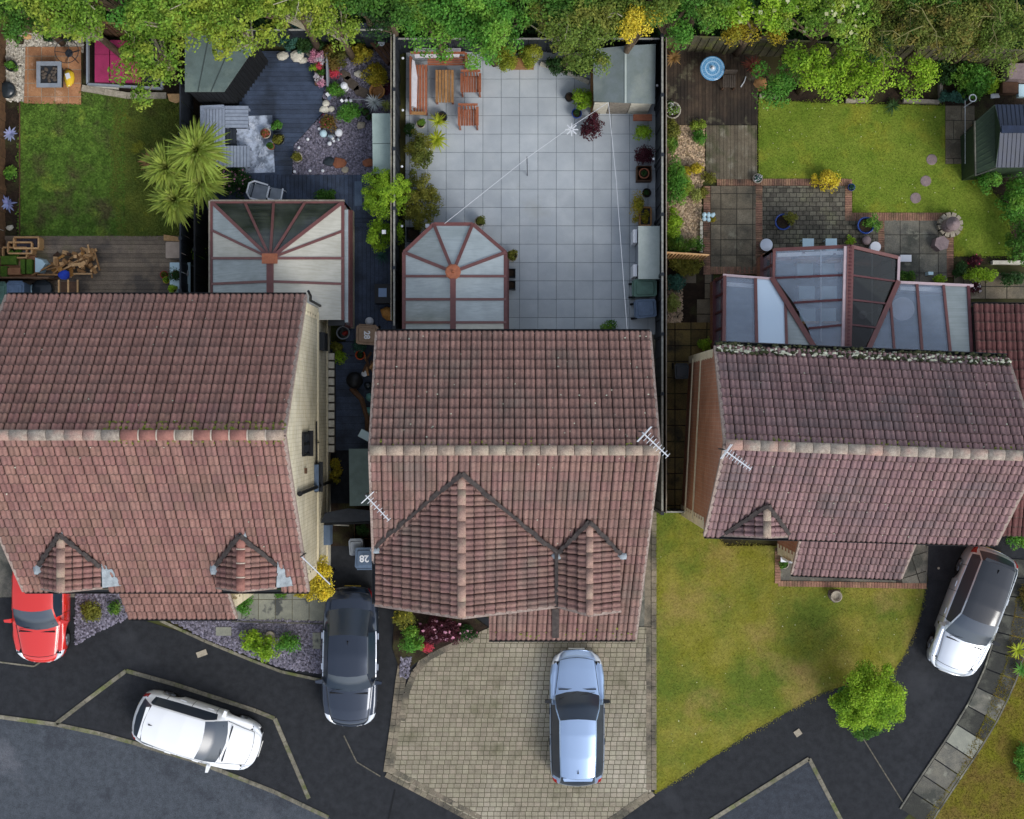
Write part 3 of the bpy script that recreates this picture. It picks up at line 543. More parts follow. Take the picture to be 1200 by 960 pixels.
def roof_growth(roof, q, mat, n, t0, t1, s, seed, s0=0, s1=1, name='moss_clumps', dz=.05, flat=.5):
    E0, E1, R1, R0 = [Vector(p) for p in q]; rg = random.Random(seed); mb = MB()
    for k in range(n):
        a = rg.uniform(s0, s1); t = t0 + (t1 - t0) * rg.random(); p = (E0 * (1 - a) + E1 * a) * (1 - t) + (R0 * (1 - a) + R1 * a) * t; z = s * rg.uniform(.4, 1.2); mb.rock((p.x, p.y, p.z + dz), z, z * rg.uniform(.6, 1), z * flat, k + seed, 5)
    mb.build(name, mat, roof, kind='stuff')
def edge_strip(roof, name, pts, mat, w=.1, h=.05, dz=0):
    mb = MB()
    for p, q in zip(pts[:-1], pts[1:]): mb.bar(Vector(p) + Vector((0, 0, dz)), Vector(q) + Vector((0, 0, dz)), w, h)
    mb.build(name, mat, roof)
def valley(roof, p, q, w=.13, bumps=True):
    p, q = Vector(p), Vector(q); mb = MB(); rg = random.Random(int(p.x * 100)); u = Vector((0, 0, .03)); n = 9; d = q - p; s = d.cross(Vector((0, 0, 1))).normalized()
    for i in range(n):
        a = p + d * (i / n) + s * rg.uniform(-.025, .025) + u; b = p + d * ((i + 1) / n) + s * rg.uniform(-.025, .025) + u; mb.bar(a, b, w * rg.uniform(.8, 1.15), .05)
    mb.build('valley', 'valley', roof)
def gutter(house, p, q, mat='gutter', r=.06):
    p, q = Vector(p), Vector(q); x = (q - p).normalized(); y = Vector((0, 0, 1)).cross(x).normalized(); V = []; mb = MB()
    for e in (p, q):
        for rr in (r, r * .8):
            for k in range(7): t = math.pi * k / 6; V.append(e + y * rr * math.cos(t) - Vector((0, 0, rr * math.sin(t))))
    f = []
    for k in range(6): f += [(k, k + 1, 14 + k + 1, 14 + k), (7 + k + 1, 7 + k, 21 + k, 21 + k + 1)]
    for k in (0, 6): f.append((k, 7 + k, 21 + k, 14 + k))
    f += [(k, k + 1, 8 + k, 7 + k) for k in range(6)] + [(14 + k + 1, 14 + k, 21 + k, 21 + k + 1) for k in range(6)]
    return mb.add(V, f).build('gutter', mat, house)
def wall(house, pts, z0, z1, t, mat, name='wall', top=None):      # one straight wall leaf between two plan points, top may be a gable profile [(s, z)]
    a, b = Vector((*pts[0], 0)), Vector((*pts[1], 0)); d = b - a; n = Vector((-d.y, d.x, 0)).normalized() * t; prof = top or [(0, z1), (1, z1)]
    V = []
    for o in (Vector((0, 0, 0)), n):
        V += [a + o + Vector((0, 0, z0)), b + o + Vector((0, 0, z0))] + [a + d * s + o + Vector((0, 0, z)) for s, z in prof[::-1]]
    k = len(V) // 2; f = [tuple(range(k)), tuple(range(2 * k - 1, k - 1, -1))] + [(i, k + i, k + (i + 1) % k, (i + 1) % k) for i in range(k)]
    return MB().add(V, f).build(name, mat, house)
def window(house, c, w, h, out, frame='white_plastic', bars=1):   # out: unit plan direction that it faces
    o = Vector((*out, 0)).normalized(); x = Vector((-o.y, o.x, 0)); c = Vector(c); mb = MB(); t = .07
    for a, b in (((-w / 2, -h / 2), (w / 2, -h / 2)), ((-w / 2, h / 2), (w / 2, h / 2)), ((-w / 2, -h / 2), (-w / 2, h / 2)), ((w / 2, -h / 2), (w / 2, h / 2))) + tuple(((-w / 2 + w * k / (bars + 1), -h / 2), (-w / 2 + w * k / (bars + 1), h / 2)) for k in range(1, bars + 1)):
        mb.bar(c + x * a[0] + Vector((0, 0, a[1])) + o * .03, c + x * b[0] + Vector((0, 0, b[1])) + o * .03, t, t, up=o)
    f = mb.build('window', frame, house)
    p = MB(); p.bar(c - x * w / 2 + o * .015, c + x * w / 2 + o * .015, .02, h); p.build('pane', 'glass_window', f)
    s = MB(); s.bar(c - x * (w / 2 + .06) + o * .08 + Vector((0, 0, -h / 2 - .06)), c + x * (w / 2 + .06) + o * .08 + Vector((0, 0, -h / 2 - .06)), .16, .05); s.build('sill', frame, f)
    return f
def quoins(house, x, y, z1, sx, sy, L=.34, S=.23, hh=.225, mat='quoin'):     # corner blocks, alternately long and short, 1 cm proud
    mb = MB(); z = 0; k = 0
    while z < z1 - .05:
        a, b = (L, S) if k % 2 else (S, L); h = min(hh, z1 - z) - .012; mb.box((x - sx * (a / 2 - .012), y - sy * (b / 2 - .012), z + h / 2), (a, b, h)); z += hh; k += 1
    mb.build('quoins', mat, house, kind='stuff')
def yagi(label, a, b, z, n=7, el=.28, side=None, mast=True, group='television aerials', zb=None, long_end=True):
    A, B = W(*a, z), W(*b, zb if zb is not None else z); root = T('television_aerial', label, 'aerial', tuple(A), group); MB().tube([A, B], .018, 5).build('boom', 'white_metal', root); d = (B - A); s = d.cross(Vector((0, 0, 1))).normalized(); mb = MB()
    for i in range(n):
        c = A + d * (.1 + .88 * i / max(1, n - 1)); l = el * (1 - .5 * i / n); mb.tube([c - s * l / 2, c + s * l / 2], .008, 4)
    mb.build('rods', 'white_metal', root)
    if long_end:
        c = A + d * .1; m2 = MB(); [m2.tube([c - s * el * .9 + Vector((0, 0, dz)), c + s * el * .9 + Vector((0, 0, dz))], .012, 4) for dz in (-.1, .1)]; m2.tube([c + Vector((0, 0, -.12)), c + Vector((0, 0, .12))], .012, 4); m2.build('reflector', 'white_metal', root)
    if mast: MB().tube([A + Vector((0, 0, .1)), A - Vector((0, 0, .75))], .022, 6).build('mast', 'metal_dark', root)
    return root

# ================= centre house
HC = T('detached_house', 'middle house with one large and one small front gable above the block paved drive', 'house', tuple(W(600, 560, 0)))
def part_empty(name, parent, loc=None):
    o = bpy.data.objects.new(name, None); COL.objects.link(o); o.parent = parent; o.location = Vector(loc if loc is not None else wl(parent)) - wl(parent); return o
rc = part_empty('roof', HC, (0, -1, 6))
zE = 5.0; rL, rR = W(433, 528, 7.0), W(773, 528, 7.0); bL, bR = W(441, 390, zE), W(762, 390, zE)
fL, fR = W(439, 703, 4.3), W(745, 748, 3.42); fL2 = W(433 + (439 - 433) * 1.25, 748, 3.42)
ap1 = W(541, 555, 6.55); g1b = W(541, 724, 6.55); e1L0, e1L1 = W(440, 640, 5.2), W(440, 709, 5.1); e1R0, e1R1 = W(652, 647, 5.2), W(652, 711, 5.1)
ap2 = W(691, 611, 5.75); g2b = W(691, 721, 5.7); e2L0, e2L1 = W(654, 647, 5.2), W(654, 711, 5.15); e2R0, e2R1 = W(727, 649, 5.2), W(727, 716, 5.15)
def xy(*p): return [(q.x, q.y) for q in p]
dn = lambda p, y: (p.x, y)
slope(rc, (bR, bL, rL, rR), 'tile_a', house='c', gauge=.315, seed=1)
yf = -5.9
# the main front slope runs down over the porch on the right; the porch's part under the gables starts at its own wall
main_cut_low = [(-6, -7.5), (W(573, 720, 3.9).x, -7.5), (W(573, 720, 3.9).x, -5.35), (-6, -5.35)]
low = [(W(573, 720, 3.6).x, -5.5), (e2R0.x, -5.5), (e2R0.x, -7.4), (W(573, 720, 3.6).x, -7.4)]
slope(rc, (fL2, fR, rR, rL), 'tile_a', cuts=[[(e1L0.x - .6, -5.55), (e1R0.x, -5.55), (e1R0.x, e1R0.y), (ap1.x, ap1.y), (e1L0.x, e1L0.y), (e1L0.x - .3, e1L0.y - .02)], [(e2L0.x - .1, -5.55), (e2R0.x, -5.55), (e2R0.x, e2R0.y), (ap2.x, ap2.y), (e2L0.x - .1, e2L0.y)], main_cut_low], house='c', gauge=.315, seed=2, deck=[[(-6, -5.3), (6, -5.3), (6, 2), (-6, 2)], [(W(573, 720, 3.9).x, -7.5), (6, -7.5), (6, -5.3), (W(573, 720, 3.9).x, -5.3)]])
def over(p, q, k): return p + (q - p) * k
slope(rc, (Vector((e1L1.x, ap1.y, 5.15)), e1L1, g1b, ap1), 'tile_a', keep=xy(e1L1, g1b, ap1, e1L0), house='c', seed=4)
slope(rc, (e1R1, Vector((e1R1.x, ap1.y, 5.15)), ap1, g1b), 'tile_a', keep=xy(g1b, e1R1, e1R0, ap1), house='c', seed=5)
slope(rc, (Vector((e2L1.x, ap2.y, 5.15)), e2L1, g2b, ap2), 'tile_a', keep=xy(e2L1, g2b, ap2, e2L0), house='c', seed=6)
slope(rc, (e2R1, Vector((e2R1.x, ap2.y, 5.15)), ap2, g2b), 'tile_a', keep=xy(g2b, e2R1, e2R0, ap2), house='c', seed=7)
up = Vector((0, 0, .06))
roof_growth(rc, (bR, bL, rL, rR), 'lichen', 90, .02, .98, .028, 1, name='lichen_specks'); roof_growth(rc, (bR, bL, rL, rR), 'moss', 130, .9, .99, .035, 2); roof_growth(rc, (fL2, fR, rR, rL), 'lichen', 50, .5, .98, .025, 3, name='lichen_specks'); roof_growth(rc, (fL2, fR, rR, rL), 'moss', 40, .0, .06, .04, 3, .45, 1)
ridge(rc, rL + up, rR + up, 'ridge', L=.46, r=.135); ridge(rc, ap1 + up * .6, g1b + up, 'ridge_pink', L=.45, r=.115); ridge(rc, ap2 + up * .6, g2b + up, 'ridge_pink', L=.45, r=.1)
for a, b in ((ap1, e1L0), (ap1, e1R0), (ap2, e2L0), (ap2, e2R0)): valley(rc, a + up * 1.9, b + up * 1.9, .115)
MB().bar(e1R0 + up * 1.5, e1R1 + up * 1.2, .1, .05).build('valley_gutter', 'valley', rc); MB().bar(W(651, 713, 4.16), W(651, 747, 3.52), .2, .06).build('porch_valley', 'valley', rc)
for a, b in ((bL, rL), (rL, fL), (bR, rR), (rR, fR)): edge_strip(rc, 'verge', [a, b], 'verge', .07, .12, -.02)
for a, b in ((e1L1, g1b), (g1b, e1R1), (e2L1, g2b), (g2b, e2R1)): edge_strip(rc, 'verge', [a, b], 'verge', .08, .1, -.01)
for q, nm in ((e1L0, 'x'), (e1R0, 'x'), (e2R0 + Vector((.05, .05, 0)), 'x')): MB().rock(tuple(q + Vector((0, -.12, -.02))), .16, .12, .1, 3).build('lead_flashing', 'lead', rc)
gutter(HC, bL + Vector((0, .05, -.08)), bR + Vector((0, .05, -.08))); gutter(HC, W(573, 750, 3.36), fR + Vector((0, -.06, -.08))); gutter(HC, e1L0 + Vector((-.05, 0, -.08)), e1L1 + Vector((-.05, 0, -.08)))
hx0, hx1, hy1, hy0 = -3.75, 3.6, 2.05, -5.3; yg = -5.45
# walls: back, sides with gable tops, front under the gable, porch front
wall(HC, ((hx1, hy1), (hx0, hy1)), 0, 4.95, .25, 'brick_buff')
for X, t in ((hx0, .25), (hx1, -.25)):
    d0 = 4.95; wall(HC, ((X, hy1), (X, -5.2)), 0, 5, t, 'brick_buff', top=[(0, 4.9), ((hy1 + 1.03) / (hy1 + 5.2), 6.85), (1, 4.25)])
gx0, gx1 = e1L1.x + .12, e1R1.x - .1; gm = (gx0 + gx1) / 2
wall(HC, ((gx0, yg), (gx1, yg)), 0, 5, .25, 'brick_buff', top=[(0, 4.95), (.5, 6.4), (1, 4.95)])
wall(HC, ((e2L1.x + .1, yg), (e2R1.x - .1, yg)), 2.3, 5, .2, 'brick_buff', 'gable_wall', top=[(0, 4.95), (.5, 5.5), (1, 4.95)])
wall(HC, ((W(573, 748, 3.3).x + .15, -6.4), (hx1 - .12, -6.4)), 0, 3.25, .22, 'brick_buff', 'porch_wall'); wall(HC, ((hx1, -5.2), (hx1, -6.4)), 0, 3.3, -.22, 'brick_buff', 'porch_wall'); wall(HC, ((W(573, 748, 3.3).x + .15, -5.3), (W(573, 748, 3.3).x + .15, -6.4)), 0, 3.3, .22, 'brick_buff', 'porch_wall')
window(HC, (-2.6, yg, 1.4), 1.5, 1.2, (0, -1)); window(HC, (-1.3, yg, 3.8), 1.6, 1.1, (0, -1)); window(HC, (-1.5, hy1, 3.7), 1.4, 1.1, (0, 1)); window(HC, (2.0, hy1, 3.7), 1.1, 1.1, (0, 1))
gd = MB(); gd.box((2.3, -6.42, 1.1), (2.2, .06, 2.1)); gd = gd.build('garage_door', 'white_plastic', HC)
for k in range(6): MB().box((2.3, -6.46, .25 + k * .34), (2.1, .03, .3)).build('panel', 'white_plastic', gd)
MB().box((.2, -6.43, 1.05), (.9, .06, 2.0)).build('door', 'upvc_dark', HC)

# ================= left house
HL = T('detached_house', 'left house with buff brick gable wall and two small front gablets', 'house', tuple(W(200, 540, 0)))
rl = part_empty('roof', HL, (-10, -1, 6)); zr = 8.4
rl0, rl1 = W(-53, 510, zr), W(333, 510, zr); bl0, bl1 = W(8, 347, 5.1), W(358, 347, 5.1); fl0, fl1 = W(28, 692, 4.7), W(361, 692, 4.7)
a1, g1 = W(71, 626, 6.15), W(71, 694, 6.1); a1L, a1L1, a1R, a1R1 = W(47, 662, 5.4), W(49, 690, 5.35), W(119, 664, 5.4), W(119, 689, 5.35)
a2, g2 = W(282, 627, 6.15), W(282, 693, 6.1); a2L, a2L1, a2R, a2R1 = W(254, 662, 5.4), W(254, 689, 5.35), W(325, 662, 5.4), W(323, 689, 5.35)
slope(rl, (bl1, bl0, rl0, rl1), 'tile_b', house='l', wt=.3, gauge=.33, seed=11)
slope(rl, (fl0, fl1, rl1, rl0), 'tile_b', cuts=[xy(Vector((a1L.x, -6, 0)), Vector((a1R.x, -6, 0)), a1R, a1, a1L), xy(Vector((a2L.x, -6, 0)), Vector((a2R.x, -6, 0)), a2R, a2, a2L)], house='l', wt=.3, gauge=.33, seed=12)
for ap, g, L0, L1, R0_, R1_ in ((a1, g1, a1L, a1L1, a1R, a1R1), (a2, g2, a2L, a2L1, a2R, a2R1)):
    slope(rl, (Vector((L1.x, ap.y, 5.35)), L1, g, ap), 'tile_b', keep=xy(L1, g, ap, L0), house='l', seed=13); slope(rl, (R1_, Vector((R1_.x, ap.y, 5.35)), ap, g), 'tile_b', keep=xy(g, R1_, R0_, ap), house='l', seed=14)
    for q in (L0, R0_): valley(rl, ap + up * 1.8, q + up * 1.8, .12)
    edge_strip(rl, 'verge', [L1, g, R1_], 'verge', .06, .1, -.02)
    wall(HL, ((L1.x + .08, g.y + .12), (R1_.x - .08, g.y + .12)), 4.3, 5, .15, 'brick_buff', 'gablet_wall', top=[(0, 5.25), (.5, 5.95), (1, 5.25)])
    mb = MB(); zc = 4.8; mb.hexa([R0_ + Vector((0, .05, -.1)), W(340 if ap is a2 else 132, 692, zc) + Vector((-.05, 0, -.08)), R1_ + Vector((.05, 0, -.62)), R1_ + Vector((-.02, 0, -.3))], [R0_ + Vector((.02, .1, .08)), R0_ + Vector((.28, -.1, -.08)), R1_ + Vector((.42, .0, -.42)), R1_ + Vector((.02, 0, .0))]); mb.build('lead_flashing', 'lead', rl)
    MB().rock(tuple(L0 + Vector((-.05, -.1, -.08))), .16, .22, .14, 5).build('lead_flashing', 'lead', rl); MB().rock(tuple(ap + Vector((0, .02, -.02))), .2, .12, .1, 6).build('lead_flashing', 'lead', rl)
ridge(rl, rl0 + up, over(rl0, rl1, .502) + up, 'ridge_grey', L=.46, r=.14); ridge(rl, over(rl0, rl1, .504) + up, rl1 + up, ['ridge_red', 'ridge_red', 'ridge_red', 'ridge'], L=.46, r=.135)
ridge(rl, a1 + up * .6, g1 + up, 'ridge_pink', L=.45, r=.12); ridge(rl, a2 + up * .6, g2 + up, 'ridge_red', L=.4, r=.12)
roof_growth(rl, (bl1, bl0, rl0, rl1), 'moss', 420, .91, .985, .045, 4, 0, .55); roof_growth(rl, (bl1, bl0, rl0, rl1), 'lichen', 80, .0, .98, .026, 5, name='lichen_specks'); roof_growth(rl, (fl0, fl1, rl1, rl0), 'moss', 120, .95, .985, .04, 6, .45, 1); roof_growth(rl, (fl0, fl1, rl1, rl0), 'lichen', 60, .0, .98, .024, 7, name='lichen_specks')
for a, b in ((bl1, rl1), (rl1, fl1), (bl0, rl0), (rl0, fl0)): edge_strip(rl, 'verge', [a, b], 'verge', .09, .13, -.02)
gutter(HL, bl0 + Vector((0, .05, -.09)), bl1 + Vector((0, .05, -.09))); gutter(HL, fl0 + Vector((0, -.05, -.09)), fl1 + Vector((0, -.05, -.09)))
# porch roof strip below the front eave
p0, p1, p2, p3 = W(150, 724, 2.75), W(277, 724, 2.75), W(266, 690, 3.35), W(137, 690, 3.35); rp = part_empty('porch_roof', HL, tuple(p0))
slope(rp, (p0, p1, p2, p3), 'tile_b', house='lp', seed=15, limit=60); edge_strip(rp, 'verge', [p1, p2], 'verge', .08, .12, -.02); gutter(HL, p0 + Vector((0, -.05, -.08)), p1 + Vector((0, -.05, -.08)))
wx, wy1, wy0 = -5.92, 3.05, -4.98; wl0 = -14.2
wall(HL, ((wx, wy1), (wx, wy0)), 0, 5, -.28, 'brick_buff', 'gable_wall', top=[(0, 4.95), ((wy1 + .66) / (wy1 - wy0), 8.2), (1, 4.6)])
wall(HL, ((wl0, wy1), (wl0, wy0)), 0, 5, .28, 'brick_buff', 'gable_wall', top=[(0, 4.95), ((wy1 + .66) / (wy1 - wy0), 8.2), (1, 4.6)])
wall(HL, ((wx, wy1 + .02), (wl0, wy1 + .02)), 0, 4.95, .25, 'brick_buff'); wall(HL, ((wl0, wy0 - .02), (wx, wy0 - .02)), 0, 4.6, .25, 'brick_buff')
wall(HL, ((p0.x + .2, p0.y + .35), (p1.x - .25, p1.y + .35)), 0, 2.7, .2, 'brick_buff', 'porch_wall'); wall(HL, ((p1.x - .25, wy0 - .3), (p1.x - .25, p1.y + .35)), 0, 3.0, -.2, 'brick_buff', 'porch_wall', top=[(0, 3.05), (1, 2.65)])
quoins(HL, wx, wy1 + .02, 4.9, 1, 1); quoins(HL, wx, wy0 - .02, 4.5, 1, -1); quoins(HL, p1.x - .04, p1.y + .33, 2.7, 1, -1)
sx = wx
for z_, nm in ((2.62, 'string_course'), (.75, 'string_course')): MB().bar((sx + .02, wy1 - .1, z_), (sx + .02, wy0 + .1, z_), .05, .09).build(nm, 'quoin', HL)
MB().bar((sx + .005, wy1 + .1, .35), (sx + .005, wy0 - .1, .35), .03, .7).build('plinth', 'render_pale', HL)
fw = window(HL, (sx, -.98, 4.9), .62, .95, (1, 0), 'black_plastic'); window(HL, (sx, -2.05, 2.9), .8, .55, (1, 0), 'gutter', bars=0)
MB().box((sx + .07, -2.05, 3.22), (.13, .8, .06)).build('window_hood', 'bin_blue', HL)
dp = MB(); dp.tube([(sx + .08, -2.32, .05), (sx + .08, -2.32, 6.1)], .055, 8); dp.tube([(sx + .08, -2.32, 6.1), (sx + .08, -2.32, 6.2)], .075, 8); dp.build('soil_pipe', 'black_plastic', HL)
dp = MB(); dp.tube([(sx + .05, -.35, 3.1), (sx + .05, -2.3, 3.0)], .025, 6); dp.tube([(sx + .05, -1.0, 3.1), (sx + .05, -1.0, 2.6)], .018, 6); dp.build('waste_pipe', 'black_plastic', HL)
dp = MB(); dp.tube([(sx + .12, wy1 + .32, 5.0), (sx + .12, wy1 + .22, 4.6), (sx + .06, wy1 + .12, 4.3), (sx + .06, wy1 + .12, .1)], .04, 6); dp.build('downpipe', 'black_plastic', HL)
MB().box((sx + .1, -3.95, 1.15), (.22, .62, .5)).build('meter_box', 'bin_blue', HL); MB().box((sx + .08, 2.1, 1.9), (.16, .55, .7)).build('window_box_vent', 'gutter', HL); MB().box((sx + .03, -1.75, 4.9), (.06, .16, .16)).build('air_vent', 'wood_brown', HL)
# the low coped wall along the gable
lw = T('garden_wall', 'low wall with pale square coping stones along the buff gable', 'wall', tuple(W(389, 470, 0))); a = W(388, 413, .55); b = W(388, 531, .55)
MB().bar(Vector((a.x, a.y, .24)), Vector((b.x, b.y, .24)), .16, .48).build('wall', 'stone_dark', lw)
for k in range(12):
    c0 = a + (b - a) * (k / 12); c1 = a + (b - a) * ((k + 1) / 12); c0.y -= .03; c1.y += .03; c0.z = c1.z = .52; MB().bar(c0, c1, .2, .07).build('coping_stone', 'render_pale', lw)

# ================= right house
HR = T('detached_house', 'right house with red brick gable wall and mossy back gutter', 'house', tuple(W(1000, 540, 0)))
rr = part_empty('roof', HR, (10, -1, 6)); zr = 7.4
br0, br1 = W(838, 407, 5.0), W(1181, 422, 5.0); rr0, rr1 = W(850, 521, zr), W(1218, 535, zr); fr0, fr1 = W(826, 627, 5.0), W(1167, 637, 5.0)
a3, g3 = W(899, 592, 5.95), W(899, 630, 5.9); a3L, a3R = W(849, 625, 5.05), W(924, 626, 5.05); a3L1, a3R1 = a3L + Vector((0, -.06, 0)), a3R + Vector((0, -.06, 0))
slope(rr, (br1, br0, rr0, rr1), 'tile_c', house='r', wt=.29, gauge=.33, seed=21)
slope(rr, (fr0, fr1, rr1, rr0), 'tile_c', cuts=[xy(a3L + Vector((0, -.5, 0)), a3R + Vector((0, -.5, 0)), a3R, a3, a3L)], house='r', wt=.29, gauge=.33, seed=22)
slope(rr, (Vector((a3L.x, a3.y, 5.0)), a3L1, g3, a3), 'tile_c', keep=xy(a3L1, g3, a3, a3L), house='r', seed=23); slope(rr, (a3R1, Vector((a3R.x, a3.y, 5.0)), a3, g3), 'tile_c', keep=xy(g3, a3R1, a3R, a3), house='r', seed=24)
roof_growth(rr, (br1, br0, rr0, rr1), 'moss', 260, .9, .98, .04, 8); roof_growth(rr, (br1, br0, rr0, rr1), 'lichen', 120, .0, .98, .028, 9, name='lichen_specks'); roof_growth(rr, (fr0, fr1, rr1, rr0), 'lichen', 70, .0, .98, .025, 10, name='lichen_specks')
for q in (a3L, a3R): valley(rr, a3 + up * 1.8, q + up * 1.8, .12)
ridge(rr, rr0 + up, rr1 + up, 'ridge_grey', L=.47, r=.14); ridge(rr, a3 + up * .6, g3 + up, 'ridge', L=.4, r=.11)
for a, b in ((br0, rr0), (rr0, fr0), (br1, rr1), (rr1, fr1)): edge_strip(rr, 'verge', [a, b], 'verge', .09, .13, -.02)
edge_strip(rr, 'verge', [a3L1, g3, a3R1], 'verge', .06, .08, -.02)
gb = br0 + Vector((0, .08, -.05)); gb1 = br1 + Vector((0, .08, -.05)); gutter(HR, gb, gb1, 'gutter', .11); gutter(HR, fr0 + Vector((0, -.05, -.09)), fr1 + Vector((0, -.05, -.09)))
ms = MB(); rg = random.Random(4)
for k in range(420):
    t = rg.random(); c = gb.lerp(gb1, t) + Vector((0, rg.uniform(-.24, .07), .0)); c.z += max(0, (gb.y - c.y + (gb1.y - gb.y) * t)) * .95 + .01; s = rg.uniform(.03, .08); ms.rock(tuple(c), s, s * .8, s, k, 5)
ms.build('moss_clumps', 'moss_dark', rr, kind='stuff'); ms = MB()
for k in range(290):
    t = rg.random() ** 1.3; c = gb.lerp(gb1, t) + Vector((0, -.22 * rg.random(), 0)); c.z += (gb.y - c.y + (gb1.y - gb.y) * t) * .95 + .03; s = rg.uniform(.025, .065); ms.rock(tuple(c), s * 1.3, s * .8, s * .7, k, 5)
ms.build('lichen_clumps', 'lichen', rr, kind='stuff')
q0, q1, q2, q3 = W(928, 672, 2.6), W(1056, 677, 2.6), W(1073, 636, 3.5), W(938, 631, 3.5); rq = part_empty('porch_roof', HR, tuple(q0))
slope(rq, (q0, q1, q2, q3), 'tile_c', house='rp', seed=25, limit=80, wt=.29); edge_strip(rq, 'verge', [q0, q3], 'verge', .07, .12, -.02); edge_strip(rq, 'verge', [q1, q2], 'verge', .07, .12, -.02); gutter(HR, q0 + Vector((0, -.05, -.08)), q1 + Vector((0, -.05, -.08)))
b0, b1, f0, f1 = (5.76, 1.72), (14.0, 1.36), (5.5, -3.42), (13.75, -3.7)
wall(HR, (b0, f0), 0, 5, .28, 'brick_red', 'gable_wall', top=[(0, 4.9), (.505, 7.2), (1, 4.9)]); wall(HR, (b1, f1), 0, 5, -.28, 'brick_red', 'gable_wall', top=[(0, 4.9), (.505, 7.2), (1, 4.9)])
wall(HR, (b1, b0), 0, 4.9, .25, 'brick_red'); wall(HR, (f0, f1), 0, 4.9, .25, 'brick_red')
quoins(HR, b0[0] - .0, b0[1] + .0, 4.8, -1, 1); quoins(HR, f0[0] - .0, f0[1] - .0, 4.8, -1, -1)
for z_ in (2.65, 1.0): MB().bar((b0[0] - .01, b0[1] - .1, z_), (f0[0] - .01, f0[1] + .1, z_), .05, .08).build('string_course', 'quoin', HR)
pw0, pw1 = (q0.x + .12, q0.y + .3), (q1.x - .15, q1.y + .3)
wall(HR, pw0 and (pw0, pw1), 0, 2.6, .2, 'brick_red', 'porch_wall'); wall(HR, ((pw0[0], f0[1] - .2), pw0), 0, 3.0, .2, 'brick_red', 'porch_wall', top=[(0, 3.1), (1, 2.5)]); wall(HR, ((pw1[0], f1[1] + .0), pw1), 0, 3.0, -.2, 'brick_red', 'porch_wall', top=[(0, 3.1), (1, 2.5)])
quoins(HR, pw0[0], pw0[1], 2.6, -1, -1); window(HR, (9.6, f0[1] - .16, 4.35), 1.2, .65, (0, -1)); window(HR, (9.3, pw0[1], 1.5), 1.4, 1.0, (0, -1))

# ================= garage of the next plot, far right
HG = T('garage', 'low dark red tiled garage behind the right house', 'garage', tuple(W(1185, 480, 0))); rgr = part_empty('roof', HG, (15, 0, 3))
s0, s1, s2, s3 = W(1236, 359, 2.6), W(1140, 358, 2.6), W(1148, 492, 4.3), W(1246, 494, 4.3); s4, s5 = W(1136, 626, 2.6), W(1232, 628, 2.6)
slope(rgr, (s0, s1, s2, s3), 'tile_d', house='g', seed=31, limit=200); slope(rgr, (s4, s5, s3, s2), 'tile_d', house='g', seed=32, limit=250); ridge(rgr, s2 + up, s3 + up, 'ridge_red')
gutter(HG, s1 + Vector((0, .05, -.08)), s0 + Vector((0, .05, -.08))); wall(HG, ((s1.x + .15, s1.y - .2), (s4.x + .15, s4.y + .2)), 0, 2.5, .2, 'brick_red', top=[(0, 2.5), (.5, 4.1), (1, 2.5)])
wall(HG, ((s5.x, s4.y + .2), (s4.x + .15, s4.y + .2)), 0, 2.5, -.2, 'brick_red'); wall(HG, ((s0.x, s1.y - .2), (s1.x + .15, s1.y - .2)), 0, 2.5, .2, 'brick_red')

yagi('white aerial over the right end of the middle house ridge', (752, 506), (783, 535), 8.0, 9, .3); yagi('white aerial over the middle house left verge by its big gable', (428, 580), (456, 610), 6.6, 8, .25, long_end=True)
yagi('white aerial on the red brick gable of the right house', (848, 527), (880, 550), 8.0, 10, .26); yagi('plain white pole aerial leaning off the left house gable above the yellow shrub', (353, 652), (387, 685), 6.2, 2, .06, long_end=False)
# ---------------------------------------------------------------- the ground
MB().prism([(-250, -250), (250, -250), (250, 250), (-250, 250)], -.12, -.02).build('ground', 'ground', kind='structure')
# street side
sheet('tarmac', [(-60, 700), (95, 690), (152, 722), (235, 748), (300, 776), (380, 790), (384, 520), (446, 520), (462, 700), (600, 730), (770, 730), (770, 925), (880, 855), (1000, 790), (1060, 745), (1088, 680), (1075, 600), (1215, 600), (1215, 790), (1060, 960), (1060, 1100), (-60, 1100)], 'asphalt', .0, .04)
road_px = [(-60, 836), (0, 841), (66, 850), (118, 861), (155, 871), (230, 893), (322, 929), (385, 958), (440, 1000), (480, 1100), (-60, 1100)]
sheet('road', road_px, 'road', .006)
sheet('road', [(835, 962), (948, 891), (985, 962), (1000, 1100), (800, 1100)], 'road_dark', .006)
sheet('parking_bay', [(70, 849), (100, 824), (149, 789), (205, 805), (300, 836), (320, 845), (345, 898), (362, 935), (322, 927), (230, 891), (155, 869)], 'asphalt', .004)
def kerb(px, w=.13, h=.03, mat='kerb', piece=.9, name='kerb', z0=0):
    root = T(name, loc=tuple(W(*px[0], 0)), kind='structure')
    for (a, b) in zip(px[:-1], px[1:]):
        A, B = W(*a, 0), W(*b, 0); n = max(1, round((B - A).length / piece)); d = (B - A) / n; x = d.normalized() * .006
        for i in range(n):
            p = A + d * i + x; q = A + d * (i + 1) - x; p.z = q.z = z0 + h / 2; MB().bar(p, q, w, h).build('kerbstone', mat, root)
    return root
kerb([(-20, 838), (0, 840), (66, 849), (118, 860), (155, 870), (230, 892), (322, 928), (385, 958)]); kerb([(66, 848), (100, 822), (148, 786), (205, 802), (300, 833), (322, 842), (345, 896), (362, 936)]); kerb([(832, 962), (948, 889), (986, 962)])
kerb([(0, 776), (40, 781), (62, 766)], .05, .02); kerb([(403, 862), (418, 893), (446, 910)], .035, .016, 'tar_joint', 9); kerb([(1010, 863), (1036, 905), (1058, 940)], .035, .02, 'tar_joint', 9); kerb([(0, 700), (2, 700)], .02, .01)
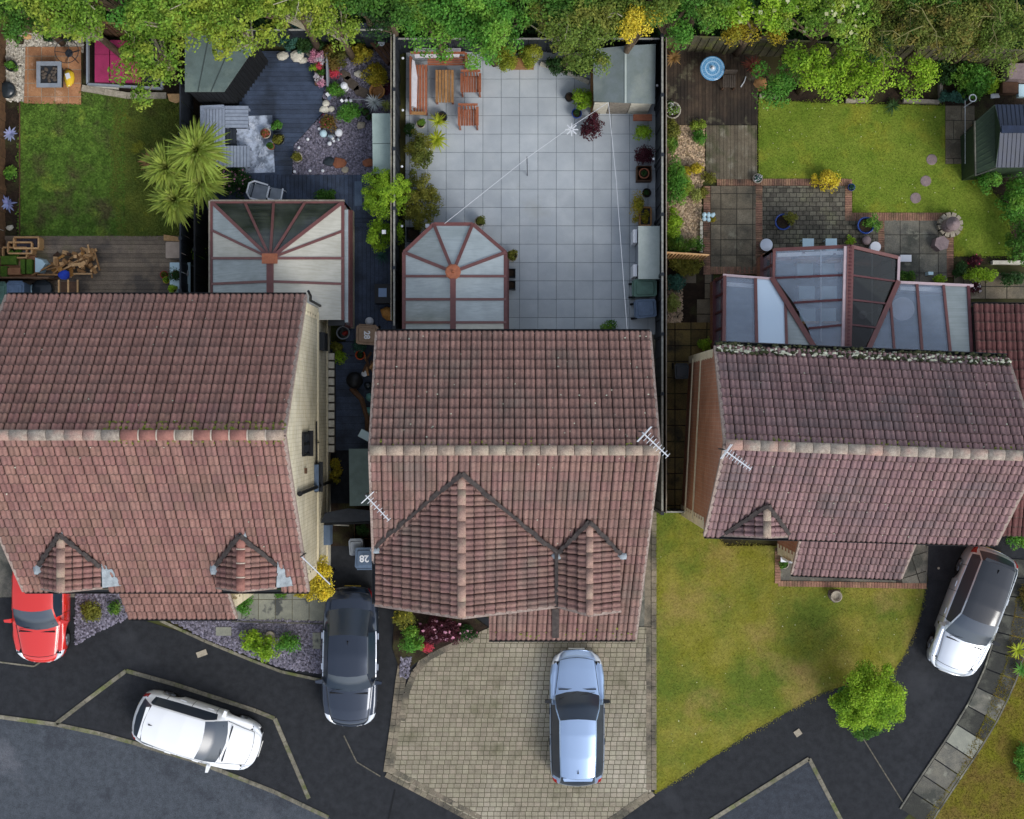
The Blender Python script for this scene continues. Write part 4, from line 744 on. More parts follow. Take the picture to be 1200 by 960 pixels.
kerb([(463, 925), (455, 962)], .05, .016, 'fence_black', 9)
sheet('side_path', [(700, 380), (768, 380), (768, 740), (700, 740)], 'flag_grey', .008); sheet('house_footing', [(-20, 345), (386, 345), (386, 700), (-20, 700)], 'flag_grey', .009); sheet('house_footing', [(800, 410), (1210, 410), (1210, 610), (800, 610)], 'soil', .001)
# front lawns
front_lawn = [(769, 597), (800, 597), (826, 612), (850, 640), (911, 640), (911, 684), (1085, 688), (1074, 735), (1058, 770), (1045, 790), (1000, 800), (962, 812), (915, 838), (880, 858), (768, 930)]
sheet('front_lawn', front_lawn, 'lawn_front', .03, .06)
scatter('grass', front_lawn, 'lawn_front', .03, 15000, .022, .02, 1, edge=160, label='yellowish front lawn grass between the drives')
scatter('clover_flowers', front_lawn, 'petal_cream', .045, 45, .035, .012, 2, 'few pale specks of clover in the front lawn', lean=.2)
side_lawn = [(1192, 700), (1215, 700), (1215, 1000), (1080, 1000), (1085, 962), (1128, 900), (1160, 830), (1180, 775)]
sheet('verge_lawn', side_lawn, 'lawn_side', .03, .06); scatter('grass', side_lawn, 'lawn_side', .03, 9000, .025, .03, 3, edge=160, label='brownish grass verge beside the slab path')
# stepping slab path beside the silver car, laid along a curve
M('slab_black', '#35352f', '#2b2b28', 4, fine=.3, c3='#4b4b42', s3=2); path = T('slab_path', loc=tuple(W(1130, 880, 0)), kind='structure')
cl_ = [(1196, 655), (1194, 700), (1186, 745), (1172, 790), (1154, 830), (1131, 868), (1108, 902), (1086, 935), (1066, 966)]
tot = 0; pts_ = [W(*p, 0) for p in cl_]; seg = []
for a, b in zip(pts_[:-1], pts_[1:]):
    for k in range(12): seg.append(a.lerp(b, k / 12))
seg.append(pts_[-1]); acc = 0; last = seg[0]; li_ = 0; rg = random.Random(5); marks = [seg[0]]; dirs = []
for p in seg[1:]:
    acc += (p - last).length; last = p
    if acc >= .62: marks.append(p); acc = 0
for i in range(len(marks) - 1):
    a, b = marks[i], marks[i + 1]; d = (b - a).normalized(); pn = (marks[i + 1] - marks[i - 1]).normalized() if i else d; nn = (marks[min(i + 2, len(marks) - 1)] - marks[i]).normalized(); w = .5
    s0_ = Vector((pn.y, -pn.x, 0)) * w; s1_ = Vector((nn.y, -nn.x, 0)) * w; g = d * .02; P = [a - s0_ + g, a + s0_ + g, b + s1_ - g, b - s1_ - g]
    MB().prism([(p.x, p.y) for p in P], 0, .035 + rg.uniform(-.004, .004)).build('slab', ('slab_black' if i < 7 or rg.random() < .25 else rg.choice(['flag_grey', 'flag_pale', 'flag_grey'])), path)
    for e in (-1, 1): MB().bar(a + s0_ * e * 1.09 + Vector((0, 0, .02)), b + s1_ * e * 1.09 + Vector((0, 0, .02)), .05, .05).build('edging', 'flag_grey', path)
# block paved drive with soldier-course borders
drive = [(468, 835), (478, 800), (492, 772), (520, 756), (552, 745), (575, 735), (763, 735), (763, 929), (712, 965), (560, 965), (540, 955), (454, 905)]
dr = paved('driveway', drive + [], 'paver', .035, .205, .152, 'paver', limit=0, bond=.5, gap=.02, joint='paver_joint', jogs=[0, .47, .13, .62, .3], jit=.005)
for o in dr.children:
    if o.name.startswith('paver'): o['kind'] = 'stuff'
def soldier(root, px, w, l, mat, z, piece='edging_brick', gap=.012, side=0, limit=0):
    st = MB(); cnt = 0
    for a, b in zip(px[:-1], px[1:]):
        A, B = W(*a, z), W(*b, z); n = max(1, round((B - A).length / w)); d = (B - A) / n; x = d.normalized() * gap / 2; s = Vector((-d.y, d.x, 0)).normalized() * l / 2
        for i in range(n):
            p = A + d * i + x; q = A + d * (i + 1) - x; st.prism([(v.x, v.y) for v in (p - s, q - s, q + s, p + s)], z - .05, z + random.uniform(-.004, .003))
    return st.build(piece + 's', mat, root, kind='stuff')
for k, (off, z_) in enumerate(((0, .042), (6.2, .043))):
    soldier(dr, [(766.5 - off, 600 if not k else 735), (766.5 - off, 926)], .21, .16, 'paver_edge', z_)
    soldier(dr, [(766 - off, 930), (712 - off, 968)], .21, .16, 'paver_edge', z_); soldier(dr, [(452 + off, 908 - off), (500 + off * .6, 933 - off), (560 + off * .6, 965 - off)], .21, .16, 'paver_edge', z_)
    soldier(dr, [(452 + off, 905), (460 + off, 850), (466 + off, 800), (470 + off, 775)], .21, .16, 'paver_edge', z_)
soldier(dr, [(471, 845), (476, 812), (486, 788), (503, 770), (530, 757), (560, 745)], .18, .2, 'paver_edge', .05)
sheet('tarmac_strip', [(757, 600), (768, 600), (768, 740), (755, 740)], 'paver_edge', .01)
# slate bed and flags in front of the left house
slate1 = [(190, 722), (380, 728), (378, 790), (330, 782), (296, 770), (240, 748)]; sheet('slate_bed', slate1, 'slate_bed', .02); scatter('slate_chips', slate1, 'slate_chip', .02, 4200, .075, .035, 4, 'purple slate chippings before the left house')
slate2 = [(88, 696), (142, 694), (150, 724), (120, 738), (88, 756)]; sheet('slate_bed', slate2, 'slate_bed', .02); scatter('slate_chips', slate2, 'slate_chip', .02, 1000, .075, .035, 5, 'mossy slate chippings beside the red car')
shrub('low green weed patch growing in slate by the red car', 108, 716, .33, 'leaf_olive', 41, h=.2, name='weed_patch', cat='weeds'); shrub('round weed tuft at the end of the lead flashing in slate', 135, 712, .22, 'leaf_mid', 42, h=.2, name='weed_patch', cat='weeds')
paved('flag_path', [(280, 696), (383, 696), (383, 728), (272, 726), (270, 712)], 'flag_pale', .03, .55, .9, 'flagstone', off=(0, .12), gap=.02, joint='paver_joint')
kerb([(188, 727), (240, 751), (296, 774), (330, 787), (376, 797)], .09, .05); kerb([(272, 728), (384, 731)], .05, .05, 'flag_grey')
for i, (x, y, w_, h_) in enumerate(((262, 740, .5, .28), (371, 751, .26, .52))):
    c = W(x, y, .05); MB().box((c.x, c.y, .035), (w_, h_, .05)).build('stepping_slab', 'flag_pale', label=('pale rectangular slab lying lengthways in the slate bed', 'pale upright-set slab in slate next to the navy car')[i], cat='paving slab')
# passages
sheet('soil', [(384, 590), (446, 590), (446, 640), (384, 640)], 'soil', .002)
# ---- left garden
left_lawn = [(24, 123), (97, 123), (97, 104), (145, 110), (145, 276), (24, 276)]; sheet('back_lawn', left_lawn, 'lawn_left', .03); scatter('grass', left_lawn, 'lawn_left', .03, 14000, .05, .05, 6, edge=160, label='rough green lawn of the left garden')
left_lawn2 = [(132, 112), (215, 118), (215, 276), (141, 276), (137, 250), (130, 228), (136, 200), (131, 170), (137, 140)]; sheet('back_lawn', left_lawn2, 'lawn_left_side', .034); scatter('grass', left_lawn2, 'lawn_left_side', .034, 8000, .05, .05, 7, edge=160, label='mossy yellowish strip of lawn near the cordyline')
sheet('flower_bed', [(6, 118), (23, 118), (23, 276), (6, 276)], 'soil', .02); kerb([(24, 120), (24, 276)], .04, .08, 'wood_brown', 2)
sheet('white_gravel_bed', [(7, 34), (98, 34), (98, 62), (30, 60), (30, 120), (7, 118)], 'white_bed', .02); scatter('white_gravel', [(7, 34), (98, 34), (98, 62), (30, 60), (30, 120), (7, 118)], 'white_chip', .02, 1600, .06, .03, 8, 'white gravel in the far left corner')
paved('terracotta_patio', [(30, 55), (95, 55), (95, 123), (28, 121)], 'terracotta_slab', .05, .44, .44, 'terracotta_slab', gap=.02, joint='stone', off=(.1, .05))
boards('brown_deck', [(0, 276), (222, 276), (222, 360), (0, 360)], 'deck_brown', .06, .145, 'x')
sheet('soil', [(97, 50), (215, 50), (215, 118), (97, 104)], 'soil', .015)
# ---- blue garden
boards('blue_deck', [(262, 60), (392, 60), (383, 96), (377, 115), (382, 128), (344, 170), (342, 205), (262, 205)], 'deck_blue', .15, .152, 'x')
boards('blue_deck', [(218, 205), (437, 205), (437, 246), (218, 246)], 'deck_blue', .13, .135, 'y'); boards('blue_deck', [(405, 246), (462, 246), (462, 266), (405, 266)], 'deck_blue', .13, .14, 'x')
boards('blue_deck', [(405, 266), (462, 266), (462, 420), (436, 420), (436, 400), (405, 400)], 'deck_blue', .11, .135, 'y'); boards('blue_deck', [(386, 400), (446, 400), (446, 528), (386, 528)], 'deck_blue', .1, .22, 'x')
slate3 = [(385, 60), (462, 60), (462, 205), (343, 205), (343, 172), (384, 128), (378, 112)]; sheet('slate_bed', slate3, 'slate_bed', .1, .12); scatter('slate_chips', slate3, 'slate_chip', .1, 9000, .06, .03, 9, 'plum slate chippings in the curved bed of the blue decked garden')
sheet('soil', [(216, 50), (300, 50), (300, 240), (216, 240)], 'soil', .012)
# ---- patio
patio = [(476, 60), (768, 60), (768, 392), (596, 392), (474, 392)]
paved('slab_patio', patio, 'slab', .05, .597, .597, 'patio_slab', off=(.245, .003), gap=.012, joint='slab_joint', jit=.0015)
# ---- right garden
boards('dark_deck', [(781, 56), (888, 56), (888, 146), (781, 146)], 'deck_dark', .16, .115, 'y'); boards('weathered_deck', [(827, 147), (887, 147), (887, 210), (827, 210)], 'deck_grey', .08, .115, 'y')
sheet('lawn_soil', [(884, 100), (1215, 60), (1215, 310), (884, 310)], 'soil', .005)
back_lawn = [(889, 117), (940, 120), (1000, 122), (1108, 124), (1108, 192), (1137, 192), (1160, 222), (1182, 245), (1186, 300), (1118, 300), (1118, 252), (999, 252), (999, 216), (889, 209)]
sheet('back_lawn', back_lawn, 'lawn_back', .03); scatter('grass', back_lawn, 'lawn_back', .03, 13000, .022, .022, 10, edge=160, label='bright green lawn of the right garden'); scatter('clover_flowers', back_lawn, 'petal_cream', .045, 60, .03, .012, 12, 'pale clover specks in the right back lawn', lean=.2)
paved('flag_patio', [(833, 218), (886, 218), (886, 320), (833, 320)], 'flag', .05, .52, .5, 'flagstone', off=(.03, .02), gap=.02, joint='dark_joint', bond=.0)
paved('sett_patio', [(893, 218), (990, 218), (990, 254), (1030, 254), (1030, 322), (893, 322)], 'brick_dark', .05, .215, .15, 'sett', limit=0, gap=.022, joint='dark_joint', bond=.5)
paved('flag_patio', [(1036, 258), (1110, 258), (1110, 330), (1036, 330)], 'flag_grey', .05, .62, .62, 'flagstone', off=(.22, .1), gap=.02, joint='dark_joint')
paved('flag_patio', [(1108, 124), (1142, 124), (1142, 192), (1108, 192)], 'flag', .05, .62, .62, 'flagstone', off=(.1, .1), gap=.02, joint='dark_joint', jogs=[0, .4]); paved('flag_patio', [(1118, 320), (1200, 320), (1200, 350), (1118, 350)], 'flag', .02, .7, .5, 'flagstone', gap=.03, joint='dark_joint')
bb = T('brick_borders', loc=tuple(W(950, 230, 0)), kind='structure')
for px, l in (([(840, 213.5), (994, 213.5)], .22), ([(889.5, 218), (889.5, 322)], .22), ([(828.5, 218), (828.5, 322)], .22), ([(994.5, 210), (994.5, 253)], .22), ([(990, 254), (1118, 254)], .26), ([(1033, 258), (1033, 322)], .2), ([(1113.5, 276), (1113.5, 325)], .22), ([(828, 317), (893, 317)], .24)):
    soldier(bb, px, .075, l, 'brick_edge', .055, 'border_brick')
paved('gold_path', [(780, 378), (834, 378), (834, 425), (808, 425), (806, 596), (778, 596)], 'flag_gold', .04, .52, .52, 'flagstone', off=(.1, .0), gap=.035, joint='soil')
paved('brick_path', [(800, 320), (836, 320), (836, 378), (800, 378)], 'flag', .03, .5, .5, 'flagstone', off=(0, .1), gap=.03, joint='dark_joint')
gold = [(800, 143), (826, 148), (826, 210), (822, 218), (822, 292), (798, 292), (782, 292), (782, 146)]; sheet('gravel_bed', gold, 'gold_bed', .04); scatter('gravel', gold, 'gold_chip', .04, 2600, .06, .03, 11, 'golden gravel between border shrubs')
sheet('soil', [(779, 292), (826, 292), (826, 378), (779, 378)], 'soil', .03); scatter('gravel', [(780, 330), (800, 330), (800, 378), (780, 378)], 'gold_chip', .03, 500, .06, .03, 13, 'straw coloured gravel in the narrow bed next to the fence')
sheet('tarmac', [(911, 640), (1088, 640), (1086, 686), (911, 684)], 'flag_grey', .034); soldier(bb, [(912, 684), (1086, 687)], .09, .18, 'brick_edge', .06); soldier(bb, [(911.5, 642), (911.5, 684)], .09, .18, 'brick_edge', .06)
for x0, x1 in ((1056, 1084),): paved('crazy_paving', [(1056, 638), (1086, 638), (1085, 684), (1050, 684)], 'flag_grey', .05, .55, .6, 'flagstone', ang=.3, gap=.03, joint='dark_joint')
for i, (x, y) in enumerate(((1092, 187), (1085, 212), (1073, 232))):
    c = W(x, y, .04); MB().lathe((c.x, c.y, 0), [(.17, 0), (.18, .03), (.165, .045), (.02, .05)], 18).build('stepping_stone', 'stone_mauve', label=('round stepping stone nearest the green shed in the lawn', 'middle of the three round stepping stones in the lawn', 'round stepping stone nearest the patio in the lawn')[i], cat='stepping stone', group='round stepping stones in the lawn')
# ---------------------------------------------------------------- fences
def fence(label, a, b, h, mat, cap='fence_cap', post_gap=1.83, rail=True, bw=.15, capw=.05, posts=True, group=None, z0=0, lean=0):
    A, B = W(*a, z0), W(*b, z0); d = (B - A); L = d.length; x = d / L; root = T('fence', label, 'fence', (A.x, A.y, z0), group); n = max(1, round(L / bw)); me = None; y = Vector((-x.y, x.x, 0)); ang = math.atan2(x.y, x.x)
    w = L / n; m = MB(); m.box((0, 0, h / 2), (w - .012, .022, h)); me = bpy.data.meshes.new('fence_board'); me.from_pydata(m.v, [], m.f); me.materials.append(MATS[mat])
    for i in range(n):
        c = A + x * (w * (i + .5)); o = link_mesh('fence_board', me, None, root, (c.x + y.x * .02 * (i % 2), c.y + y.y * .02 * (i % 2), z0)); o.rotation_euler = (0, 0, ang)
    if posts:
        k = max(1, round(L / post_gap))
        for i in range(k + 1): c = A + x * (L * i / k); MB().box((c.x, c.y, z0 + h / 2 + .03), (.1, .1, h + .06), ang).build('post', mat, root)
    MB().bar(A + Vector((0, 0, h + .015)), B + Vector((0, 0, h + .015)), capw, .03).build('capping', cap, root)
    return root
fence('dark fence with a light capping rail dividing the blue garden from the patio', (468, 55), (468, 388), 1.75, 'fence_dark', bw=.3, capw=.06)
fence('old mossy twin fence standing behind the dark one along the blue garden', (464.5, 55), (464.5, 380), 1.75, 'fence_mossy', cap='wood_grey', bw=.3, capw=.03, posts=False)
fence('dark fence between patio and right garden', (768, 62), (768, 596), 1.85, 'fence_dark', bw=.3, capw=.06)
fence('brown fence on the neighbour side of the right garden border', (772.5, 62), (772.5, 596), 1.82, 'fence_brown', cap='wood_grey', bw=.3, capw=.03, posts=False)
fence('mossy vertical board fence at the back of the right garden', (776, 61), (1200, 79), 1.75, 'fence_mossy', cap='fence_mossy', bw=.13)
fence('dark fence under the trees at the back of the patio', (470, 62), (768, 62), 1.5, 'fence_dark', bw=.3)
fence('dark blue fence behind the decked garden', (225, 52), (468, 52), 1.5, 'fence_dark', bw=.3)
fence('brown board fence at the back of the left garden', (-10, 36), (216, 48), 1.5, 'fence_brown', cap='wood_tan', bw=.15); fence('brown fence down the outer side of the left garden', (6, 36), (6, 346), 1.6, 'fence_brown', cap='wood_tan', bw=.3)
fence('tall black fence beside the left conservatory', (243, 240), (243, 360), 1.6, 'fence_black', cap='fence_black', bw=.3); fence('grey fence between left lawn and blue garden', (226, 110), (226, 346), 1.5, 'fence_dark', cap='fence_dark', bw=.3)
fence('low brown board screen behind the lumber pile', (0, 329), (69, 329), .9, 'fence_brown', cap='fence_brown', bw=.3, posts=False); fence('dark fence closing the passage beside the brick gable', (772, 597), (806, 597), 1.0, 'fence_dark', bw=.3, posts=False)
# ---------------------------------------------------------------- conservatories
def v3(p): return W(*p)
def pane(root, pts, mat, name='roof_pane', t=.02, inset=.0):
    P = [v3(p) if len(p) == 3 and not isinstance(p, Vector) else p for p in pts]; n = (P[1] - P[0]).cross(P[2] - P[0])
    if n.z < 0: P = P[::-1]; n = -n
    n = n.normalized() * t; k = len(P)
    return MB().add([p for p in P] + [p + n for p in P], [tuple(range(k))[::-1], tuple(range(k, 2 * k))] + [(i, (i + 1) % k, k + (i + 1) % k, k + i) for i in range(k)]).build(name, mat, root)
def gbar(root, p, q, w=.09, h=.07, mat='upvc', name='glazing_bar', dz=.03):
    p, q = (v3(p) if not isinstance(p, Vector) else p), (v3(q) if not isinstance(q, Vector) else q); return MB().bar(p + Vector((0, 0, dz)), q + Vector((0, 0, dz)), w, h).build(name, mat, root)
def glazed_wall(root, a, b, z, mat='upvc', low=.55, brick='brick_buff', n=None, glass='glass_clear'):
    A, B = Vector((a.x, a.y, 0)), Vector((b.x, b.y, 0)); d = B - A; L = d.length; x = d / L; n = n or max(1, round(L / .8)); U = Vector((0, 0, 1))
    MB().bar(A + U * low / 2, B + U * low / 2, .2, low, up=(0, 0, 1)).build('dwarf_wall', brick, root); MB().bar(A + U * (low + .03), B + U * (low + .03), .21, .05).build('sill', mat, root)
    MB().bar(A + x * .04 + U * ((low + z) / 2), B - x * .04 + U * ((low + z) / 2), .02, z - low - .1).build('wall_pane', glass, root)
    for i in range(n + 1): c = A + d * (i / n); MB().box((c.x, c.y, (low + .06 + z) / 2), (.07, .07, z - low - .1), math.atan2(d.y, d.x)).build('mullion', mat, root)
    MB().bar(A + U * (z - .45), B + U * (z - .45), .06, .05).build('transom', mat, root)
# left conservatory: opal sheets, dark fan at the garden side
ze, zh = 2.1, 3.1
K1 = T('conservatory', 'left conservatory with a sunburst roof of cream sheets and five dark panes', 'conservatory', tuple(W(325, 300, 0)))
hubp = (317, 303, zh); L_, Rr, tp, bt = 248, 404, 236, 375
def kp(x, y): return (x, y, ze)
rim = [(248, 375), (248, 333), (248, 303), (248, 270), (248, 237), (287, 237), (321, 237), (358, 237), (402, 237), (402, 271), (402, 303), (402, 333), (402, 375)]
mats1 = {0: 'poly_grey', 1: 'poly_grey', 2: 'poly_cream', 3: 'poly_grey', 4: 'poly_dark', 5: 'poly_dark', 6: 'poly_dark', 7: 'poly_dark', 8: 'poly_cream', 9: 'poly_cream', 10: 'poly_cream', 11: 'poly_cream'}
rz = {0: (317, 375), 1: (317, 330), 12: (317, 375), 11: (317, 330)}
for i in range(12):
    a, b = rim[i], rim[i + 1]
    if i == 0: pts = [(*a, ze), (*b, ze), (317, 330, zh), (317, 375, zh)]
    elif i == 1: pts = [(*a, ze), (*b, ze), hubp, (317, 330, zh)]
    elif i == 10: pts = [(*a, ze), (*b, ze), (317, 330, zh), hubp]
    elif i == 11: pts = [(*a, ze), (*b, ze), (317, 375, zh), (317, 330, zh)]
    else: pts = [(*a, ze), (*b, ze), hubp]
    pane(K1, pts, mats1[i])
for i in range(1, 12):
    end = (317, 330, zh) if i in (1, 11) else hubp; gbar(K1, (*rim[i], ze), end, .075 if i not in (4, 8) else .1)
gbar(K1, hubp, (317, 375, zh), .2, .1, 'upvc', 'ridge_cap', .06)
c = W(*hubp); MB().box((c.x, c.y - .02, zh + .12), (.46, .3, .08)).build('finial_block', 'wood_bench', K1)
for p, q in (((248, 375), (248, 237)), ((248, 237), (402, 237)), ((402, 237), (402, 375))): gbar(K1, (*p, ze), (*q, ze), .09, .08, 'upvc', 'eaves_beam', .02)
gbar(K1, (247, 235.5, ze), (404, 235.5, ze), .05, .06, 'wood_grey', 'eaves_gutter', .05); gbar(K1, (246, 375, ze), (246, 236, ze), .05, .06, 'wood_grey', 'eaves_gutter', .05)
for p, q in (((248, 372), (248, 237)), ((248, 237), (402, 237)), ((402, 237), (402, 380))): glazed_wall(K1, W(*p, ze), W(*q, ze), ze, glass='poly_white')
gbar(K1, (409, 246, 1.7), (409, 378, 1.7), .06, .06, 'upvc', 'side_rail', 0); MB().bar(W(405.8, 246, 2.0), W(405.8, 378, 2.0), .12, .02).build('side_pane', 'poly_white', K1)
for y in (277, 305, 333): gbar(K1, (403, y, 1.72), (408, y, 1.72), .04, .05, 'upvc', 'side_bar', .0)
MB().bar(W(385, 377, 2.0), W(404, 377, 2.0), .25, .2).build('box_gutter', 'gutter', K1)
# centre conservatory
K2 = T('conservatory', 'middle conservatory with an angled bay end and pale translucent sheets', 'conservatory', tuple(W(533, 330, 0)))
hub = (531, 319, 3.0); rim = [(473.5, 396), (473.5, 378), (473.5, 351), (473.5, 324), (473.5, 296), (508.5, 263), (554, 263), (592.5, 296), (592.5, 324), (592.5, 351), (592.5, 378), (592.5, 396)]
rdg = {1: (531, 378), 2: (531, 351), 3: (531, 324), 8: (531, 324), 9: (531, 351), 10: (531, 378), 0: (531, 396), 11: (531, 396)}
mm = ['poly_white', 'poly_grey', 'poly_white', 'poly_white', 'poly_grey', 'poly_white', 'poly_white', 'poly_white', 'poly_white', 'poly_white', 'poly_cream']
for i in range(11):
    A, B = rim[i], rim[i + 1]; ra, rb = rdg.get(i), rdg.get(i + 1); pts = [(*A, ze), (*B, ze)]
    if rb: pts.append((*rb, 3.0))
    else: pts.append(hub)
    if ra: pts.append((*ra, 3.0))
    elif rb: pts.append(hub)
    pane(K2, pts, mm[i])
for i in range(1, 11): gbar(K2, (*rim[i], ze), (*rdg[i], 3.0) if i in rdg else hub, .075 if i in rdg else .1)
gbar(K2, hub, (531, 396, 3.0), .17, .1, 'upvc', 'ridge_cap', .06); c = W(*hub); MB().lathe((c.x, c.y, 3.02), [(.24, 0), (.24, .07), (.2, .1), (.04, .11), (.03, .2), (.02, .21)], 10).build('finial', 'wood_bench', K2)
for i in range(11):
    gbar(K2, (*rim[i], ze), (*rim[i + 1], ze), .11, .09, 'upvc', 'eaves_beam', .02)
    a, b = W(*rim[i], ze), W(*rim[i + 1], ze)
for i in (4, 5, 6): glazed_wall(K2, W(*rim[i], ze), W(*rim[i + 1], ze), ze, n=2)
glazed_wall(K2, W(*rim[0], ze), W(*rim[4], ze), ze); glazed_wall(K2, W(*rim[7], ze), W(*rim[11], ze), ze)
# right conservatory
K3 = T('conservatory', 'large right conservatory with projecting gabled middle bay and bluish glass', 'conservatory', tuple(W(960, 350, 0)))
ze = 2.15; zr = 3.2
A0, A1, B0, B1 = (849, 323, ze), (906, 328, ze), (848, 404, 3.1), (954, 407, 3.1)
def lerp2(a, b, t): return tuple(a[i] + (b[i] - a[i]) * t for i in range(3))
# left lean-to
xs_t = [(849, 848), (885, 886), (919, 921)]
pane(K3, [(849, 323, ze), (885, 326, ze), (886.5, 405, 3.1), (848, 404, 3.1)], 'glass_clear'); pane(K3, [(885, 326, ze), (906, 328, ze), (920, 356, 2.48), (921.5, 406, 3.1), (886.5, 405, 3.1)], 'glass_pale'); pane(K3, [(920, 356, 2.48), (954, 407, 3.1), (921.5, 406, 3.1)], 'poly_grey')
gbar(K3, (849, 323, ze), (848, 404, 3.1), .1); gbar(K3, (885, 326, ze), (886.5, 405, 3.1)); gbar(K3, (920, 354, 2.46), (921.5, 406, 3.1), .08); gbar(K3, (847, 322.5, ze), (906, 327, ze), .07, .08, 'upvc_pale', 'eaves_beam')
# middle gable bay
G0, G1 = (907, 293, ze), (996, 289, zr); V0, V1 = (906, 328, ze), (954, 407, 3.1); R1_ = (993, 406, zr + .0)
rows = [0, .27, .545, .82, 1.0]
ri = [lerp2(G1, R1_, t) for t in (0, .285, .53, .78, 1)]; le = [G0, (908, 326, ze), (930, 355, 2.5), (947, 385, 2.9), (954, 407, 3.1)]
for i in range(4): pane(K3, [le[i], le[i + 1], ri[i + 1], ri[i]], 'glass_clear' if i != 3 else 'glass_clear')
for i in range(1, 4): gbar(K3, le[i], ri[i], .06, .06, 'upvc_dark')
re = [(1051, 302, ze), (1050, 330, ze), (1038, 356, 2.5), (1026, 384, 2.9), (1018, 408, 3.1)]
for i in range(4): pane(K3, [ri[i], ri[i + 1], re[i + 1], re[i]], 'glass_dark_reflection')  # same glazing, coloured darker to paint in this slope's dim reflections
for i in range(1, 4): gbar(K3, re[i], ri[i], .05, .06, 'upvc_dark')
gbar(K3, G1, R1_, .2, .1, 'upvc', 'ridge_cap', .05); MB().bar(W(*G1) + Vector((-.12, 0, .03)), W(*R1_) + Vector((-.12, 0, .03)), .14, .08).build('ridge_flange', 'upvc_pale', K3)
dr_ = MB()
for i in range(28): q = W(*lerp2(G1, R1_, (i + .5) / 28)); dr_.box((q.x, q.y, q.z + .115), (.07, .045, .03))
dr_.build('ridge_cresting', 'upvc_dark', K3)
gbar(K3, G0, G1, .1, .1, 'upvc', 'gable_beam'); gbar(K3, G1, re[0], .1, .1, 'upvc', 'gable_beam'); gbar(K3, (907, 292, ze), (906, 328, ze), .08, .08, 'upvc', 'eaves_beam'); gbar(K3, (1053, 301, ze), (1052, 331, ze), .08, .08, 'upvc_pale', 'eaves_beam')
gbar(K3, (904, 326, ze), (954, 408, 3.1), .15, .1, 'upvc', 'valley_bar', .05); gbar(K3, (1052, 330, ze), (1017, 409, 3.1), .15, .1, 'upvc', 'valley_bar', .05)
# right lean-to
rx = [(1052, 1018), (1074, 1047.5), (1106, 1080), (1134, 1113)]
pane(K3, [(1043, 352, 2.4), (1047.5, 410, 3.1), (1018, 409, 3.1)], 'glass_clear'); pane(K3, [(1052, 332, ze), (1074, 333, ze), (1080, 411, 3.1), (1048, 410, 3.1), (1043, 352, 2.4)], 'glass_clear')
pane(K3, [(1074, 333, ze), (1105, 334, ze), (1113, 412, 3.1), (1080, 411, 3.1)], 'glass_clear'); pane(K3, [(1105, 334, ze), (1134, 335, ze), (1138, 413, 3.1), (1113, 412, 3.1)], 'poly_grey')
gbar(K3, (1043, 352, 2.4), (1047.5, 410, 3.1), .07); gbar(K3, (1074, 333, ze), (1080, 411, 3.1), .08); gbar(K3, (1105, 334, ze), (1113, 412, 3.1), .08); gbar(K3, (1134, 335, ze), (1138, 413, 3.1), .09, mat='upvc_dark'); gbar(K3, (1052, 331, ze), (1140, 335, ze), .08, .08, 'upvc_pale', 'eaves_beam')
for a, b, n in (((849, 404), (849, 323), 4), ((849, 323), (906, 328), 2), ((907, 327), (907, 293), 2), ((1051, 302), (1051, 331), 2), ((1051, 331), (1136, 335), 3)): glazed_wall(K3, W(*a, ze), W(*b, ze), ze, n=n, brick='brick_red', mat='upvc_dark' if n == 4 else 'upvc')
a, b = W(907, 293, ze), W(1051, 302, ze); MB().bar(Vector((a.x, a.y, .27)), Vector((b.x, b.y, .27)), .2, .55).build('dwarf_wall', 'brick_red', K3)
MB().bar(Vector((a.x, a.y, 1.3)), Vector((b.x, b.y, 1.3)), .02, 1.4).build('wall_pane', 'glass_clear', K3)
for k in range(5): c = a.lerp(b, k / 4); MB().box((c.x, c.y, 1.3), (.07, .07, 1.5)).build('mullion', 'upvc', K3)
MB().prism([(p.x, p.y) for p in WP([(840, 328), (900, 330), (900, 300), (1040, 305), (1040, 335), (1125, 337), (1125, 415), (840, 410)], .1)], .0, .1).build('tiled_floor', 'stone_dark', K3)
for (p_, q_) in (((852, 333), (903, 337)), ((911, 299), (990, 296)), ((1055, 338), (1133, 341))): MB().bar(W(*p_, 2.0), W(*q_, 2.0), .12, .05).build('inner_sill', 'white_plastic', K3)
for (p_, q_) in (((1022, 297), (1022, 400)), ((962, 292), (962, 400))): MB().bar(W(*p_, 2.2), W(*q_, 2.2), .03, .05).build('tie_bar', 'white_plastic', K3)
# things inside, seen through the glass
def cushion_chair(label, px, py, mat='cushion_white', rot=0, z0=.1, group=None, cat='chair', fr='wood_pale'):
    root = T('armchair', label, cat, group=group)
    for sx in (-1, 1):
        for sy in (-1, 1): MB().box((sx * .24, sy * .22, .2), (.045, .045, .4)).build('leg', fr, root)
    MB().box((0, 0, .42), (.5, .46, .1)).build('seat', mat, root); MB().box((0, -.25, .66), (.5, .07, .45)).build('backrest', fr, root); root.location = W(px, py, z0 + .4) ; root.location.z = z0; root.rotation_euler = (0, 0, rot); return root
pos = [('dining chair by the garden wall, left seat of the row inside the right conservatory', 943, 317, PI_ := math.pi), ('dining chair by the garden wall, right seat of the row inside the right conservatory', 972, 317, math.pi), ('middle left pale dining chair under the glass', 945, 344, 0), ('middle right pale dining chair under the glass', 971, 344, 0), ('lower left pale dining chair near the house wall', 946, 370, 0), ('lower right pale dining chair near the house wall', 970, 370, 0)]
for l, x, y, r in pos: cushion_chair(l, x, y, 'table_blue', r, group='pale chairs inside the right conservatory')
